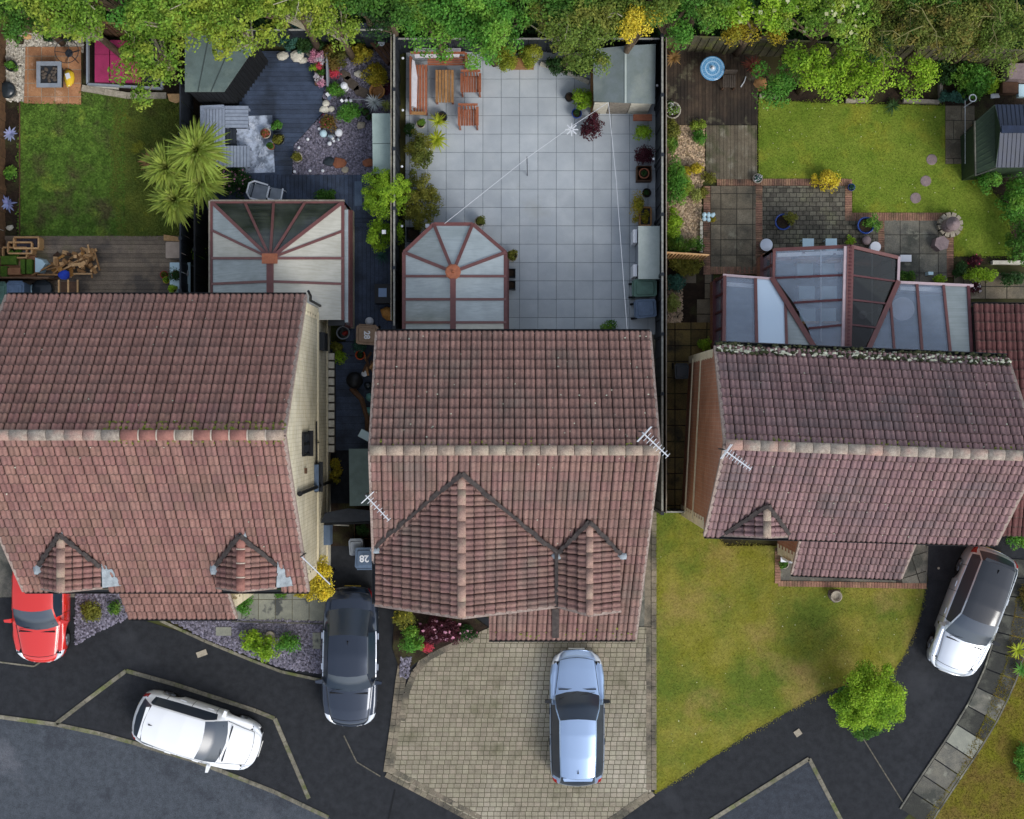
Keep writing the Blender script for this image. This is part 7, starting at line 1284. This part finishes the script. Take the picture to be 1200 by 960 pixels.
# ---------------------------------------------------------------- patio
def washing_line(label, pts): return tag(MB().tube([W(*p) for p in pts], .008, 5).build('washing_line', 'white_metal'), label, 'line')
washing_line('white washing line slanting across the grey patio', [(521, 262, 2.2), (618, 185, 1.95), (670, 148, 1.98), (713, 120, 2.15)]); washing_line('white washing line running down from the shed to the house', [(713, 121, 2.15), (722, 210, 2.0), (735, 388, 3.2)])
sn = T('star_spinner', 'white star shaped ornament hanging on the slanting washing line', 'ornament', tuple(W(670, 152, 1.9)));
for k in range(8): a = k * math.pi / 4; c = W(670, 152, 1.9); MB().bar((c.x + .03 * math.cos(a), c.y + .03 * math.sin(a), 1.9), (c.x + .2 * math.cos(a), c.y + .2 * math.sin(a), 1.9), .035, .02).build('ray', 'white_metal', sn)
cp = T('line_prop', 'thin dark pole under the washing line', 'pole', tuple(W(618, 204, .05))); MB().tube([W(618, 206, .05), W(617.5, 184, 1.95)], .014, 6).build('pole', 'metal_dark', cp); MB().lathe(tuple(W(618, 193, 1.0)), [(.03, 0), (.03, .08)], 8).build('clip', 'metal', cp)
pot_plant('small green topiary pot at the bench foot', 493, 145, .15, .25, 'pot_stone', 'leaf_mid', .15, 131, z0=.05); pot_plant('large dark blue ringed pot with yellow spiky plant', 517, 137, .2, .35, 'pot_dark', 'frond_yellow', .42, 132, kind='spiky', z0=.05, off=(-.1, -.15)); rosette('yellow green spiky plant in front of the dark blue pot', 512, 164, .45, 'frond_yellow', 133, 50, .04, .35, .8, .5, z0=.05)
shrub('olive shrub spilling over the patio from the fence, upper', 490, 180, .45, 'leaf_olive', 134, ry=.72, h=1.2, leaf=.06); shrub('broad olive shrub beside the conservatory', 492, 236, .62, 'leaf_olive', 135, ry=.9, h=1.3, leaf=.06); shrub('brown black plant pot group in the shade of the fence', 480, 152, .16, 'leaf_dark', 136, ry=.2, h=.5)
leafm('leaf_yellow_conifer', '#a2aa38', '#8f9c38', c3='#b0b040'); pw = T('planter_box', 'wooden planter box with two upright lime conifers', 'planter', tuple(W(612, 72, .05))); MB().box((W(612, 73, .4).x, W(612, 73, .4).y, .22), (.75, .3, .34)).build('trough', 'wood_tan', pw)
shrub('lime yellow conifer at the left end of the planter box', 592, 68, .4, 'leaf_yellow_conifer', 137, h=1.2, leaf=.05, name='conifer', cat='conifer'); shrub('lime yellow conifer at the right end of the planter box', 624, 65, .42, 'leaf_yellow_conifer', 138, h=1.1, leaf=.05, name='conifer', cat='conifer'); kerb([(633, 76), (662, 85), (690, 98)], .12, .15, 'render_pale', 9, 'edging_beam'); shrub('dark ivy bush behind the pale edging', 668, 77, .75, 'leaf_dark', 139, ry=.3, h=.9)
pot_plant('black pot next to the lime patio bush', 667.5, 113.5, .15, .3, 'black_plastic', None, z0=.05); shrub('lime leaved bush near the shed door', 682, 116, .36, 'leaf_lime', 140, h=.8, leaf=.07); pot_plant('blue green glazed pot with a dark plant below the lime bush', 676, 132.5, .17, .32, 'pot_blue', 'leaf_dark', .11, 141, z0=.05); shrub('red leaved acer in front of the shed', 694, 147, .38, 'leaf_red', 142, ry=.42, h=.9, leaf=.07, dens=.7)
tag(MB().box(tuple(W(753, 138, .5)), (.6, .2, .1)).build('plank', 'wood_bench'), 'orange brown plank shelf under the shed corner', 'plank'); shrub('lime bush against the dark fence', 755, 157, .3, 'leaf_lime', 143, h=.8, leaf=.07); shrub('dark crimson bush against the dark fence', 755, 180, .3, 'leaf_red', 144, h=.8, leaf=.06)
pot_plant('square terracotta planter holding an orange pot', 755, 203, .24, .4, 'wood_brown', None, shape='square', z0=.05); pot_plant('orange terracotta pot inside the square planter', 755, 203, .17, .45, 'terracotta', 'leaf_dark', .08, 145, z0=.05); pot_plant('black pot by the yellow fence plants', 758, 226, .15, .3, 'black_plastic', 'leaf_dark', .1, 146, z0=.05); shrub('yellow flowered wispy shrub by the fence', 748, 243, .22, 'leaf_gold', 147, ry=.5, h=.7, leaf=.05, dens=.6); open_frame('small wooden planter with yellow leaves above the chest', 750, 243, 763, 264, .3, 'wood_tan', 'leaf_gold', 'planter_box', 'planter', .05)
pot_plant('topiary ball at the top corner of the middle conservatory', 562, 259.5, .17, .4, 'pot_stone', 'leaf_olive', .2, 148, z0=.05, ph=.26); pot_plant('topiary ball in a pale pot right of the conservatory', 600, 299.5, .19, .4, 'pot_stone', 'leaf_olive', .2, 149, z0=.05, ph=.26)
for y, l in ((320, 'upper square black planter beside the conservatory'), (334, 'lower square black planter beside the conservatory')): pot_plant(l, 599, y, .14, .3, 'black_plastic', None, shape='square', z0=.05, group='square black planters')
shrub('green shrub tip showing above the middle roof edge', 712, 386, .3, 'leaf_mid', 150, h=.9); pot_plant('dark pot in the corner left of the conservatory bay', 484, 274, .22, .35, 'black_plastic', None, shape='square', z0=.05); tag(MB().box(tuple(W(501, 265, 1.0)), (.12, .12, .12)).build('camera_unit', 'white_plastic'), 'small white unit at the conservatory corner', 'sensor')
for i, (x, y) in enumerate(((472, 68), (472, 129), (471, 195), (471, 265), (766, 186), (770, 100))): disc(('uppermost solar stud on the patio side fence by the bench', 'solar stud on the fence at the bench foot', 'solar stud on the fence above the olive shrub', 'solar stud on the fence beside the conservatory', 'solar stud on the dark fence by the crimson bush', 'solar stud on the dark fence beside the shed')[i], x, y, .04, 'white_plastic', 1.3, .04, group='solar studs on the fences', n=8)
# ---------------------------------------------------------------- right garden
mt = T('mosaic_table', 'round blue mosaic table on the dark deck', 'table', tuple(W(835, 80, .16))); c = W(835, 80, .9); MB().lathe((c.x, c.y, .84), [(.36, 0), (.39, .015), (.39, .04), (.37, .05)], 36).build('tabletop', 'mosaic', mt)
for r0, r1, m in ((.33, .355, 'mosaic_pale'), (.2, .24, 'mosaic_pale'), (.0, .11, 'mosaic_pale')):
    V = MB(); n = 36; z = .895; vs = [((c.x + r * math.cos(2 * math.pi * k / n)), (c.y + r * math.sin(2 * math.pi * k / n)), z) for r in (max(r0, .001), r1) for k in range(n)]; V.add(vs, [(k, n + k, n + (k + 1) % n, (k + 1) % n) for k in range(n)]); V.build('mosaic_ring', m, mt)
V = MB()
for ring, rr_ in enumerate((.15, .18, .265, .295)):
    n = int(rr_ * 90)
    for k in range(n): a = 2 * math.pi * (k + .5 * (ring % 2)) / n; V.box((c.x + rr_ * math.cos(a), c.y + rr_ * math.sin(a), .894), (.016, .016, .004), a)
V.build('mosaic_chips', 'mosaic_pale', mt, kind='stuff'); MB().lathe((c.x, c.y, .16), [(.2, 0), (.2, .02), (.03, .05), (.03, .68)], 10).build('pedestal', 'metal_dark', mt); tag(MB().lathe((c.x, c.y, .9), [(.05, 0), (.06, .05), (.03, .1), (.01, .11)], 10).build('candle_jar', 'white_plastic'), 'small white jar at the centre of the mosaic table', 'jar')
dc = T('deck_chair', 'dark brown wooden chair beside the mosaic table', 'chair', tuple(W(855, 95, .16))); c = W(855, 95, .6); slats(dc, c.x - .22, c.x + .2, c.y - .2, c.y + .2, .58, 6, 'stone_dark')
for sx in (-1, 1):
    for sy in (-1, 1): MB().box((c.x + sx * .18, c.y + sy * .17, .36), (.04, .04, .4)).build('leg', 'wood_brown', dc)
MB().bar((c.x - .22, c.y + .24, .8), (c.x + .2, c.y + .24, .8), .04, .35).build('backrest', 'stone_dark', dc)
tag(MB().tube([W(868, 102, .17), W(872, 96, .19), W(874, 90, .17)], .02, 6).build('hose', 'white_metal'), 'short curved pale pipe on the dark deck', 'pipe')
rosette('red leaved phormium at the right end of the dark deck', 883, 78, .42, 'frond_red', 151, 34, .05, .45, .7, .4, z0=.1); rosette('bronze spiky plant in the top left deck corner', 789, 68, .36, 'frond_bronze', 152, 26, .05, .35, .7, .4, z0=.1)
pot_plant('white and green potted plant by the deck corner', 788, 129, .28, .3, 'pot_stone', 'leaf_mid', .24, 153, flower='petal_white', z0=.1)
for l, x, y, r, ry, m, sd in (('pale yellow green bush below the dark deck', 786, 153, .28, .4, 'leaf_olive', 161), ('yellow bush at the head of the golden gravel', 818, 147, .28, .16, 'leaf_yellowgreen', 162), ('dark green bush left of the weathered deck', 819, 162, .2, .28, 'leaf_fresh', 163), ('green bush on the fence side of the gravel', 786, 168, .22, .3, 'leaf_mid', 164), ('bright yellow shrub in the gravel border', 811, 199, .32, .22, 'leaf_yellow', 165), ('large green shrub against the fence by the gravel', 792, 215, .38, .8, 'leaf_fresh', 166), ('yellow green shrub in the middle of the border', 804, 218, .3, .3, 'leaf_yellowgreen', 167), ('green shrub in the lower half of the border', 789, 263, .3, .55, 'leaf_lime', 168), ('dark green bush above the orange trellis', 802, 286, .65, .25, 'leaf_mid', 169), ('spreading conifer below the orange trellis', 805, 310, .55, .35, 'leaf_olive', 170), ('dark blue green grass tuft by the fence', 790, 330, .3, .35, 'leaf_blue', 171), ('dry straw coloured grass heap by the fence', 789, 357, .28, .35, 'frond_pale', 172), ('low grey green herb in the gravel by the flags', 815, 231, .2, .2, 'frond_pale', 173), ('dark small plant beside the gravel herb', 823, 226, .12, .12, 'leaf_olive', 174), ('thin sprouting plant at the brick corner', 831, 209, .22, .2, 'leaf_olive', 175)): shrub(l, x, y, r, m, sd, ry=ry, leaf=.06, h=min(1.1, r + ry))
wp = T('planter', 'white ornamental planter with yellow flowers on the brick edge', 'planter', tuple(W(829, 256, 0))); 
for k in range(5): c = W(825 + (k % 3) * 5, 252 + (k // 3) * 5, .3); MB().rock(tuple(c), .08, .09, .1, k).build('flower', 'table_blue', wp)
c = W(833, 258, .2); np_mesh('foliage', leaves(crown_clumps((c.x, c.y, .2), .15, .12, .1, 6, .07, 2), 40, .05, 2), 'leaf_gold', wp)
for k in range(7):
    a, b = W(822, 260 + k * 5.2, .12), W(821.5, 264.6 + k * 5.2, .12); MB().bar(a, b, .09, .14).build('edging_brick', 'stone_white', bb)
to = T('trellis', 'orange wooden slatted trellis standing across the border', 'trellis', tuple(W(802, 300, 0)))
a, b = W(781, 296, 1.6), W(831, 299, 1.6); MB().bar(a, b, .05, .06).build('top_rail', 'wood_pale', to); MB().bar(a - Vector((0, 0, 1.2)), b - Vector((0, 0, 1.2)), .05, .06).build('bottom_rail', 'wood_pale', to)
for k in range(13): c = a.lerp(b, (k + .3) / 13); MB().box((c.x, c.y - .03, .85), (.055, .025, 1.45)).build('slat', 'wood_pale', to)
for l, x, y, r, pm, lm, pr in (('large blue pot with dark green shrub on the setts', 918, 260, .27, 'pot_blue', 'leaf_olive', .26), ('large blue pot with green fern nearest the lawn edge', 1015, 264, .28, 'pot_blue', 'leaf_fresh', .3)): pot_plant(l, x, y, r, .42, pm, lm, pr, int(x), off=(.2, .08))
pot_plant('small cobalt blue pot on the lawn corner', 998, 219.5, .12, .2, 'pot_blue', 'leaf_blue', .09, 181); shrub('bright yellow golden shrub on the lawn edge', 969, 211, .45, 'leaf_yellow', 182, ry=.35, h=.6, leaf=.07); pot_plant('white mottled pot at the brick crossing', 888, 209, .16, .3, 'pot_stone', 'leaf_blue', .14, 183, flower='petal_white'); disc('silver round wire table next to the conservatory bay', 899, 286.5, .21, 'metal', .0, .5, 'metal_table', 'table', dome=False, n=20)
for x, l in ((947, 'left pale blue stool outside the bay'), (974, 'right pale blue stool outside the bay')):
    r = T('stool', l, 'stool', tuple(W(x, 287, .05)), 'pale blue stools'); c = W(x, 287, .45); MB().box((c.x, c.y, .45), (.36, .4, .05)).build('seat', 'table_blue', r)
    for sx in (-1, 1):
        for sy in (-1, 1): MB().box((c.x + sx * .15, c.y + sy * .16, .24), (.04, .04, .38)).build('leg', 'table_blue', r)
pot_plant('yellow green potted plant at the ridge end', 997, 283, .13, .25, 'terracotta', 'leaf_lime', .17, 184); tag(MB().lathe(tuple(W(1013, 283, 0)), [(.1, 0), (.15, .25), (.13, .3), (.02, .32)], 14).build('lidded_pot', 'stone_mauve', smooth=True), 'pink grey pot beside the yellow green plant', 'pot'); disc('white dish at the top of the dark glass bay', 1027, 289, .18, 'white_plastic', .0, .4, 'dish', 'dish', dome=False)
cw = T('chiminea', 'clay chiminea with domed lid in a ring of stones', 'chiminea', tuple(W(1116, 263, 0))); c = W(1115, 263, .3)
for k in range(12): a = k * math.pi / 6 + .2; MB().box((c.x + .31 * math.cos(a), c.y + .31 * math.sin(a), .12), (.18, .14, .24), a).build('ring_stone', 'stone', cw)
c = W(1119, 262, .8); MB().lathe((c.x - .05, c.y, .1), [(.1, 0), (.22, .2), (.2, .45), (.14, .6), (.23, .66), (.22, .7), (.08, .78), (.07, .84), (.02, .85)], 20).build('body', 'stone_mauve', cw, True)
tag(MB().prism([(W(1104, 285, .45).x + .24 * math.cos(k * math.pi / 3 + .3), W(1104, 285, .45).y + .24 * math.sin(k * math.pi / 3 + .3)) for k in range(6)], .05, .45, 1.02).build('hexagonal_table', 'stone_mauve'), 'mauve hexagonal stone table next to the chiminea', 'table')
for l, x, y, r, ry, m, sd, ex in (('leafy green bed below the right lawn', 1150, 322, .55, .22, 'leaf_lime', 191, None), ('red flowering plant in the bed below the lawn', 1146, 306, .32, .15, 'leaf_red', 192, ('petal_red', 3, .06)), ('dark foliage at the left end of the lower bed', 1124, 315, .25, .3, 'leaf_dark', 193, None), ('green plant against the lean-to eaves', 1062, 324, .28, .18, 'leaf_mid', 194, None), ('small yellow green plant at the lean-to', 1100, 328, .18, .14, 'leaf_lime', 195, None), ('dark mixed shrubs at the right frame edge below the lawn', 1185, 325, .45, .25, 'leaf_dark', 196, None), ('dark hedge bush below the blue shed', 1160, 213, .4, .35, 'leaf_fresh', 197, None), ('tall leafy hedge along the right frame edge, upper', 1192, 235, .6, .8, 'leaf_fresh', 198, None), ('tall leafy hedge along the right frame edge, lower', 1198, 285, .45, .65, 'leaf_mid', 199, None), ('leafy shrub with big leaves beside the back fence', 1140, 92, .75, .55, 'leaf_fresh', 200, None), ('blue green spreading plant at the lawn corner', 1115, 115, .5, .22, 'leaf_blue', 201, None), ('dark bush between the bright shrub and the big leaves', 1108, 85, .4, .45, 'leaf_dark', 202, None), ('large leaved plant by the white slab', 1160, 100, .3, .4, 'leaf_lime', 203, None), ('white flowering plant by the lean-to corner', 1143, 337, .2, .15, 'leaf_red', 204, ('petal_white', 5, .06))): shrub(l, x, y, r, m, sd, ry=ry, extra=ex, leaf=.09 if 'big' in l or 'large' in l or 'hedge' in l else .07, h=1.6 if 'hedge' in l else None)
tag(MB().box(tuple(W(1061, 303, .1)), (.36, .22, .12)).build('white_tray', 'white_plastic'), 'white tray leaning by the conservatory lean-to', 'tray'); tag(MB().box(tuple(W(1089, 321, .2)), (.16, .1, .3)).build('garden_ornament', 'table_blue'), 'small pale ornament standing by the lean-to', 'ornament')
tag(MB().box(tuple(W(1182, 308, .1)), (1.1, .12, .2)).build('sleeper', 'stone_white'), 'white sleeper edging the lower right bed', 'edging'); r_ = T('hose_reel', 'white ring hanging by the big leaved shrub', 'ring', tuple(W(1140, 115, .8))); c = W(1140, 115, .8); MB().tube([(c.x + .11 * math.cos(t), c.y + .11 * math.sin(t), .8) for t in [k * math.pi / 10 for k in range(21)]], .02, 6).build('ring', 'white_plastic', r_); MB().tube([(c.x, c.y - .11, .05), (c.x, c.y - .11, .8)], .02, 6).build('post', 'white_plastic', r_)
tag(MB().box(tuple(W(1166, 112.5, .1)), (.28, .14, .06), .1).build('white_block', 'white_plastic'), 'white block lying right of the big leaves', 'block'); tag(MB().box(tuple(W(1192, 86, .6)), (.7, .5, .5)).build('wooden_chest', 'stone_mauve'), 'pinkish wooden chest near the right frame edge', 'chest'); tag(MB().box(tuple(W(1182, 104, .4)), (.5, .35, .3)).build('wooden_crate', 'wood_brown'), 'brown wooden crate between chest and blue shed', 'crate'); tag(MB().box(tuple(W(1196, 107, .3)), (.2, .4, .2)).build('cloth', 'table_blue'), 'pale blue folded cloth at the right frame edge', 'cloth')
kerb([(1057, 119), (1099, 121)], .12, .18, 'wood_grey', 9, 'sleeper_edge'); kerb([(1100, 80), (1101, 121)], .1, .2, 'wood_grey', 9, 'sleeper_edge'); kerb([(990, 119), (1015, 119)], .12, .16, 'stone', .4, 'stone_edging'); kerb([(889, 114), (912, 113)], .14, .16, 'stone', .4, 'stone_edging'); rosette('dark strappy grass clump at the lawn top edge', 1046, 124, .35, 'frond_dark', 205, 30, .03, .15, .6, .5); tag(MB().rock(tuple(W(889, 100, 0)), .3, .3, .2, 3).build('rock', 'wood_tan'), 'brown flat rock beside the red phormium', 'rock')
tag(MB().box(tuple(W(1137, 150, .06)), (.24, .04, .03), .9).build('stick', 'wood_pale'), 'pale stick lying on the flags by the blue shed', 'stick'); washing_line('thin pale cord crossing the flags by the blue shed', [(1131, 118, .9), (1131, 192, .9)])
shrub('green weed filling the corner above the brick gable', 823, 404, .28, 'leaf_lime', 206, ry=.2, h=.5)
# ---------------------------------------------------------------- street side plants and bits
tree('tall bright yellow shrub wrapping the corner of the left house', 377, 680, 2.5, .5, 'leaf_yellow', 211, ry=.62, leaf=.07, cr=.2, name='tall_shrub', cat='shrub', trunk_r=.04, nd=1.5); shrub('lower arm of the yellow shrub along the eaves', 356, 693, .42, 'leaf_gold', 212, ry=.2, h=.7, leaf=.06); shrub('green shrub patch below the eaves of the left house', 330, 694, .35, 'leaf_mid', 213, ry=.15, h=.4)
for i, (x, y, r, ry) in enumerate(((294, 752, .4, .36), (311, 760, .4, .4), (336, 755, .42, .32))): shrub(('left mound of the green shrubs in the purple slate', 'middle mound of the green shrubs spilling to the tarmac', 'right mound of the green shrubs in the purple slate')[i], x, y, r, 'leaf_lime' if i < 2 else 'leaf_fresh', 214 + i, ry=ry, h=.7, leaf=.08, group='green shrubs in the purple slate')
disc('round grey bowl nestling between the slate shrubs', 316, 746, .16, 'stone', .02, .2, 'bowl', 'bowl', dome=False); shrub('round green bush beside the porch corner', 286, 710, .3, 'leaf_fresh', 217, h=.6, leaf=.06)
drv = [(462, 722), (480, 712), (505, 722), (556, 724), (572, 735), (546, 747), (515, 760), (490, 775), (470, 790), (460, 760)]; sheet('flower_bed', drv, 'soil', .05, .06)
shrub('yellow topped olive bush by the big gable', 474, 727, .38, 'leaf_olive', 221, ry=.42, h=1.0, leaf=.05, extra=('leaf_yellow', 3, .06)); shrub('round fresh green bush at the drive corner', 482, 750, .42, 'leaf_fresh', 222, ry=.42, h=.8, leaf=.07); shrub('dark leaved bed of pink flowers below the big gable', 516, 740, .75, 'leaf_red', 223, ry=.42, h=.6, leaf=.06, extra=('petal_pink', 1, .13)); shrub('trailing pink and red end of the flower bed', 545, 742, .4, 'leaf_dark', 224, ry=.25, h=.3, leaf=.05, extra=('petal_pink', 2, .09)); shrub('small red heather mound at the bed corner', 499, 758, .3, 'petal_red', 225, ry=.12, h=.2, leaf=.05)
scatter('slate_chips', [(470, 770), (482, 770), (478, 795), (468, 792)], 'slate_chip', .05, 200, .06, .03, 16, 'purple slate chips at the foot of the green bush')
tree('round bright green tree between the lawn and the drive', 1017, 818, 1.6, 1.05, 'leaf_lime', 231, ry=1.05, leaf=.075, cr=.3, dens=1.3, nd=2.4, wb=.15, trunk_r=.08, name='round_tree'); shrub('dark lower skirt of the round tree on its left', 997, 825, .5, 'leaf_fresh', 232, ry=.65, h=1.2, leaf=.07); shrub('lower green shrub spilling onto the tarmac below the round tree', 1015, 852, .52, 'leaf_mid', 233, ry=.42, h=.9, leaf=.06)
sheet('soil', [(992, 796), (1040, 790), (1048, 805), (1040, 825), (1018, 848), (1000, 850), (990, 820)], 'soil', .035, .04)
st_ = T('stone_urn', 'small grey stone urn on the front lawn', 'urn', tuple(W(980, 699, .03))); c = W(980, 699, .3); MB().lathe((c.x, c.y, .03), [(.14, 0), (.1, .08), (.16, .2), (.19, .3), (.16, .3), (.12, .22)], 14).build('urn', 'stone', st_, True); MB().rock((c.x, c.y, .03), .25, .22, .06, 8).build('base', 'stone_dark', st_)
pot_plant('small green plant at the brick pier of the right house', 919, 661, .16, .2, 'pot_stone', 'leaf_mid', .16, 234); tag(MB().box(tuple(W(236.5, 766, .02)), (.34, .18, .02), .35).build('drain_cover', 'stone'), 'pale grey cover lying on the dark tarmac', 'drain cover'); tag(MB().box(tuple(W(935, 859, .02)), (.22, .2, .02), .6).build('drain_cover', 'stone'), 'small square grey cover in the tarmac below the front lawn', 'drain cover'); disc('pale round access cap in the dark tarmac by the right house', 1100, 666, .04, 'stone', 0, .012, 'access_cap', 'cap', dome=False)
rosette('yellow green strappy plant on the verge, upper', 1192, 762, .4, 'frond_yellow', 235, 22, .05, .2, .6, .4); rosette('green strappy plant on the verge, lower', 1196, 785, .35, 'leaf_fresh', 236, 18, .05, .2, .6, .4); shrub('green bush at the garage corner by the silver car', 1193, 632, .35, 'leaf_fresh', 237, h=.7); shrub('dark green plant at the right edge of the verge', 1200, 893, .3, 'leaf_fresh', 238, ry=.6, h=.5)
shrub('golden weeds under the brick gable corner', 1205, 700, .3, 'leaf_brown', 239, ry=.5, h=.3)
# ---------------------------------------------------------------- the belt of trees behind the gardens
tr = [  # label, px, py, height, r, ry, mat, seed, twigs, name, leaf, cr
 ('green tree at the top left corner of the picture', 22, 8, 3.6, 1.3, .95, 'leaf_mid', 301, 0, 'broadleaf_tree', .12),
 ('yellow green tree overhanging the left gravel corner', 88, 18, 4.4, 1.25, .95, 'leaf_bright', 302, 4, 'broadleaf_tree', .13),
 ('large yellow green branch crown over the magenta day bed', 176, 58, 3.6, 1.0, 1.6, 'leaf_bright', 303, 5, 'broadleaf_tree', .13),
 ('tallest yellow green crown left of the felt shed', 200, 8, 4.8, 1.5, .95, 'leaf_bright', 304, 8, 'broadleaf_tree', .13),
 ('bright yellow green crown hanging over the felt shed', 278, 26, 4.2, 1.4, 1.15, 'leaf_yellowgreen', 305, 3, 'broadleaf_tree', .13),
 ('yellow green tree behind the blue deck', 345, 4, 4.6, 1.2, .6, 'leaf_yellowgreen', 306, 6, 'broadleaf_tree', .12),
 ('yellow green crown above the charcoal cabinet', 392, 22, 4.2, .95, .8, 'leaf_yellowgreen', 307, 5, 'broadleaf_tree', .12),
 ('dark green tree left of the patio', 452, 12, 3.8, .95, .7, 'leaf_dark', 308, 0, 'broadleaf_tree', .11),
 ('fresh green tree over the corner bench', 515, 26, 4.0, 1.3, 1.0, 'leaf_fresh', 309, 0, 'broadleaf_tree', .12),
 ('mid green tree over the top of the patio', 577, 30, 4.0, 1.15, 1.2, 'leaf_fresh', 310, 0, 'broadleaf_tree', .12),
 ('dark green filler tree behind the patio fence', 612, 6, 3.0, 1.2, .8, 'leaf_dark', 311, 0, 'broadleaf_tree', .11),
 ('olive green tree left of the patio shed', 668, 36, 4.0, 1.4, 1.2, 'leaf_olivegreen', 312, 3, 'broadleaf_tree', .11),
 ('olive tree behind the patio shed', 715, 12, 4.0, 1.2, .85, 'leaf_olivegreen', 313, 2, 'broadleaf_tree', .11),
 ('golden yellow shrub tree touching the patio shed', 747, 30, 4.3, .5, .6, 'leaf_yellow', 314, 0, 'broadleaf_tree', .09),
 ('fresh green bush tree right of the golden one', 788, 20, 3.4, .95, .75, 'leaf_fresh', 315, 0, 'broadleaf_tree', .12),
 ('round green bush tree behind the mosaic table', 838, 14, 3.4, 1.0, .6, 'leaf_fresh', 316, 0, 'broadleaf_tree', .12),
 ('yellow hedge strip over the mossy fence', 880, 36, 2.6, 1.0, .28, 'leaf_gold', 317, 0, 'broadleaf_tree', .09),
 ('bright green shrub tree in front of the back fence', 958, 84, 2.4, 1.2, .8, 'leaf_lime', 320, 0, 'broadleaf_tree', .12),
 ('dark green shrub tree left of the bright one', 915, 98, 1.8, .7, .6, 'leaf_fresh', 321, 0, 'broadleaf_tree', .11),
 ('second bright green shrub tree against the fence', 1018, 90, 2.4, .8, .8, 'leaf_lime', 322, 0, 'broadleaf_tree', .12),
 ('small bright shrub tree over the sleeper bed', 1078, 88, 2.0, .45, .5, 'leaf_lime', 323, 0, 'broadleaf_tree', .11),
 ('brown tipped conifer beyond the back fence, left', 1062, 22, 4.0, 1.3, 1.1, 'leaf_conifer', 324, 16, 'conifer_tree', .1),
 ('brown tipped conifer beyond the back fence, middle', 1115, 24, 4.2, 1.3, 1.15, 'leaf_conifer', 325, 16, 'conifer_tree', .1),
 ('olive conifer at the top right corner', 1175, 28, 4.2, 1.4, 1.2, 'leaf_olivegreen', 326, 14, 'conifer_tree', .1),
 ('dark evergreen between the blossom tree and the conifers', 1032, 30, 3.0, .7, 1.0, 'leaf_dark', 327, 0, 'conifer_tree', .1)]
tr += [('back row tree at the top edge, first from the left', 60, -8, 4.4, 1.4, .8, 'leaf_bright', 331, 0, 'broadleaf_tree', .13), ('back row tree at the top edge above the day bed', 135, -4, 4.6, 1.4, .8, 'leaf_fresh', 332, 0, 'broadleaf_tree', .13),
 ('back row tree at the top edge above the felt shed', 250, -10, 4.8, 1.5, .9, 'leaf_yellowgreen', 333, 0, 'broadleaf_tree', .13), ('back row tree at the top edge above the blue deck', 312, -8, 4.4, 1.2, .8, 'leaf_bright', 334, 0, 'broadleaf_tree', .13), ('back row tree at the top edge above the slate bed', 420, -8, 4.2, 1.2, .8, 'leaf_mid', 335, 0, 'broadleaf_tree', .12),
 ('back row tree at the top edge over the bench', 490, -4, 4.4, 1.3, .8, 'leaf_mid', 336, 0, 'broadleaf_tree', .12), ('back row tree at the top edge over the middle of the patio', 560, -8, 4.4, 1.3, .8, 'leaf_fresh', 337, 0, 'broadleaf_tree', .12), ('back row tree at the top edge left of the patio shed', 640, -8, 4.4, 1.3, .8, 'leaf_mid', 338, 0, 'broadleaf_tree', .12),
 ('back row tree at the top edge above the golden shrub', 765, -10, 4.2, 1.4, .9, 'leaf_olivegreen', 339, 0, 'broadleaf_tree', .12), ('back row tree at the top edge above the mosaic table', 830, -12, 4.4, 1.3, .8, 'leaf_mid', 340, 0, 'broadleaf_tree', .12), ('back row evergreen at the top edge, second from the right', 1080, -12, 4.4, 1.4, .9, 'leaf_mid', 341, 0, 'conifer_tree', .1), ('back row evergreen at the top right', 1150, -12, 4.6, 1.4, .9, 'leaf_conifer', 342, 0, 'conifer_tree', .1)]
for l, x, y, h, r, ry, m, sd, tw, nm, lf in tr: tree(l, x, y, h, r, m, sd, ry=ry, twigs=tw, name=nm, leaf=lf * .8, group='trees along the back of the gardens')
tree('cream flowering tree behind the right garden, left crown', 900, 10, 4.2, 1.3, 'leaf_lime', 318, ry=.75, leaf=.09, extra=('petal_cream', 5, .13), group='cream flowering trees'); tree('cream flowering tree behind the right garden, right crown', 975, 18, 4.2, 1.4, 'leaf_bright', 319, ry=.9, leaf=.09, extra=('petal_cream', 5, .13), group='cream flowering trees')
# undergrowth beneath the trees
MB().prism([(p.x, p.y) for p in WP([(-60, -40), (1260, -40), (1260, 60), (-60, 34)], .02)], 0, .02).build('woodland_floor', 'soil', kind='structure')
scatter('undergrowth', [(-30, -30), (1230, -30), (1230, 62), (776, 50), (700, 52), (230, 44), (-30, 24)], 'leaf_dark', .02, 26000, .22, .6, 40, 'dark undergrowth on the woodland floor', lean=1.5)
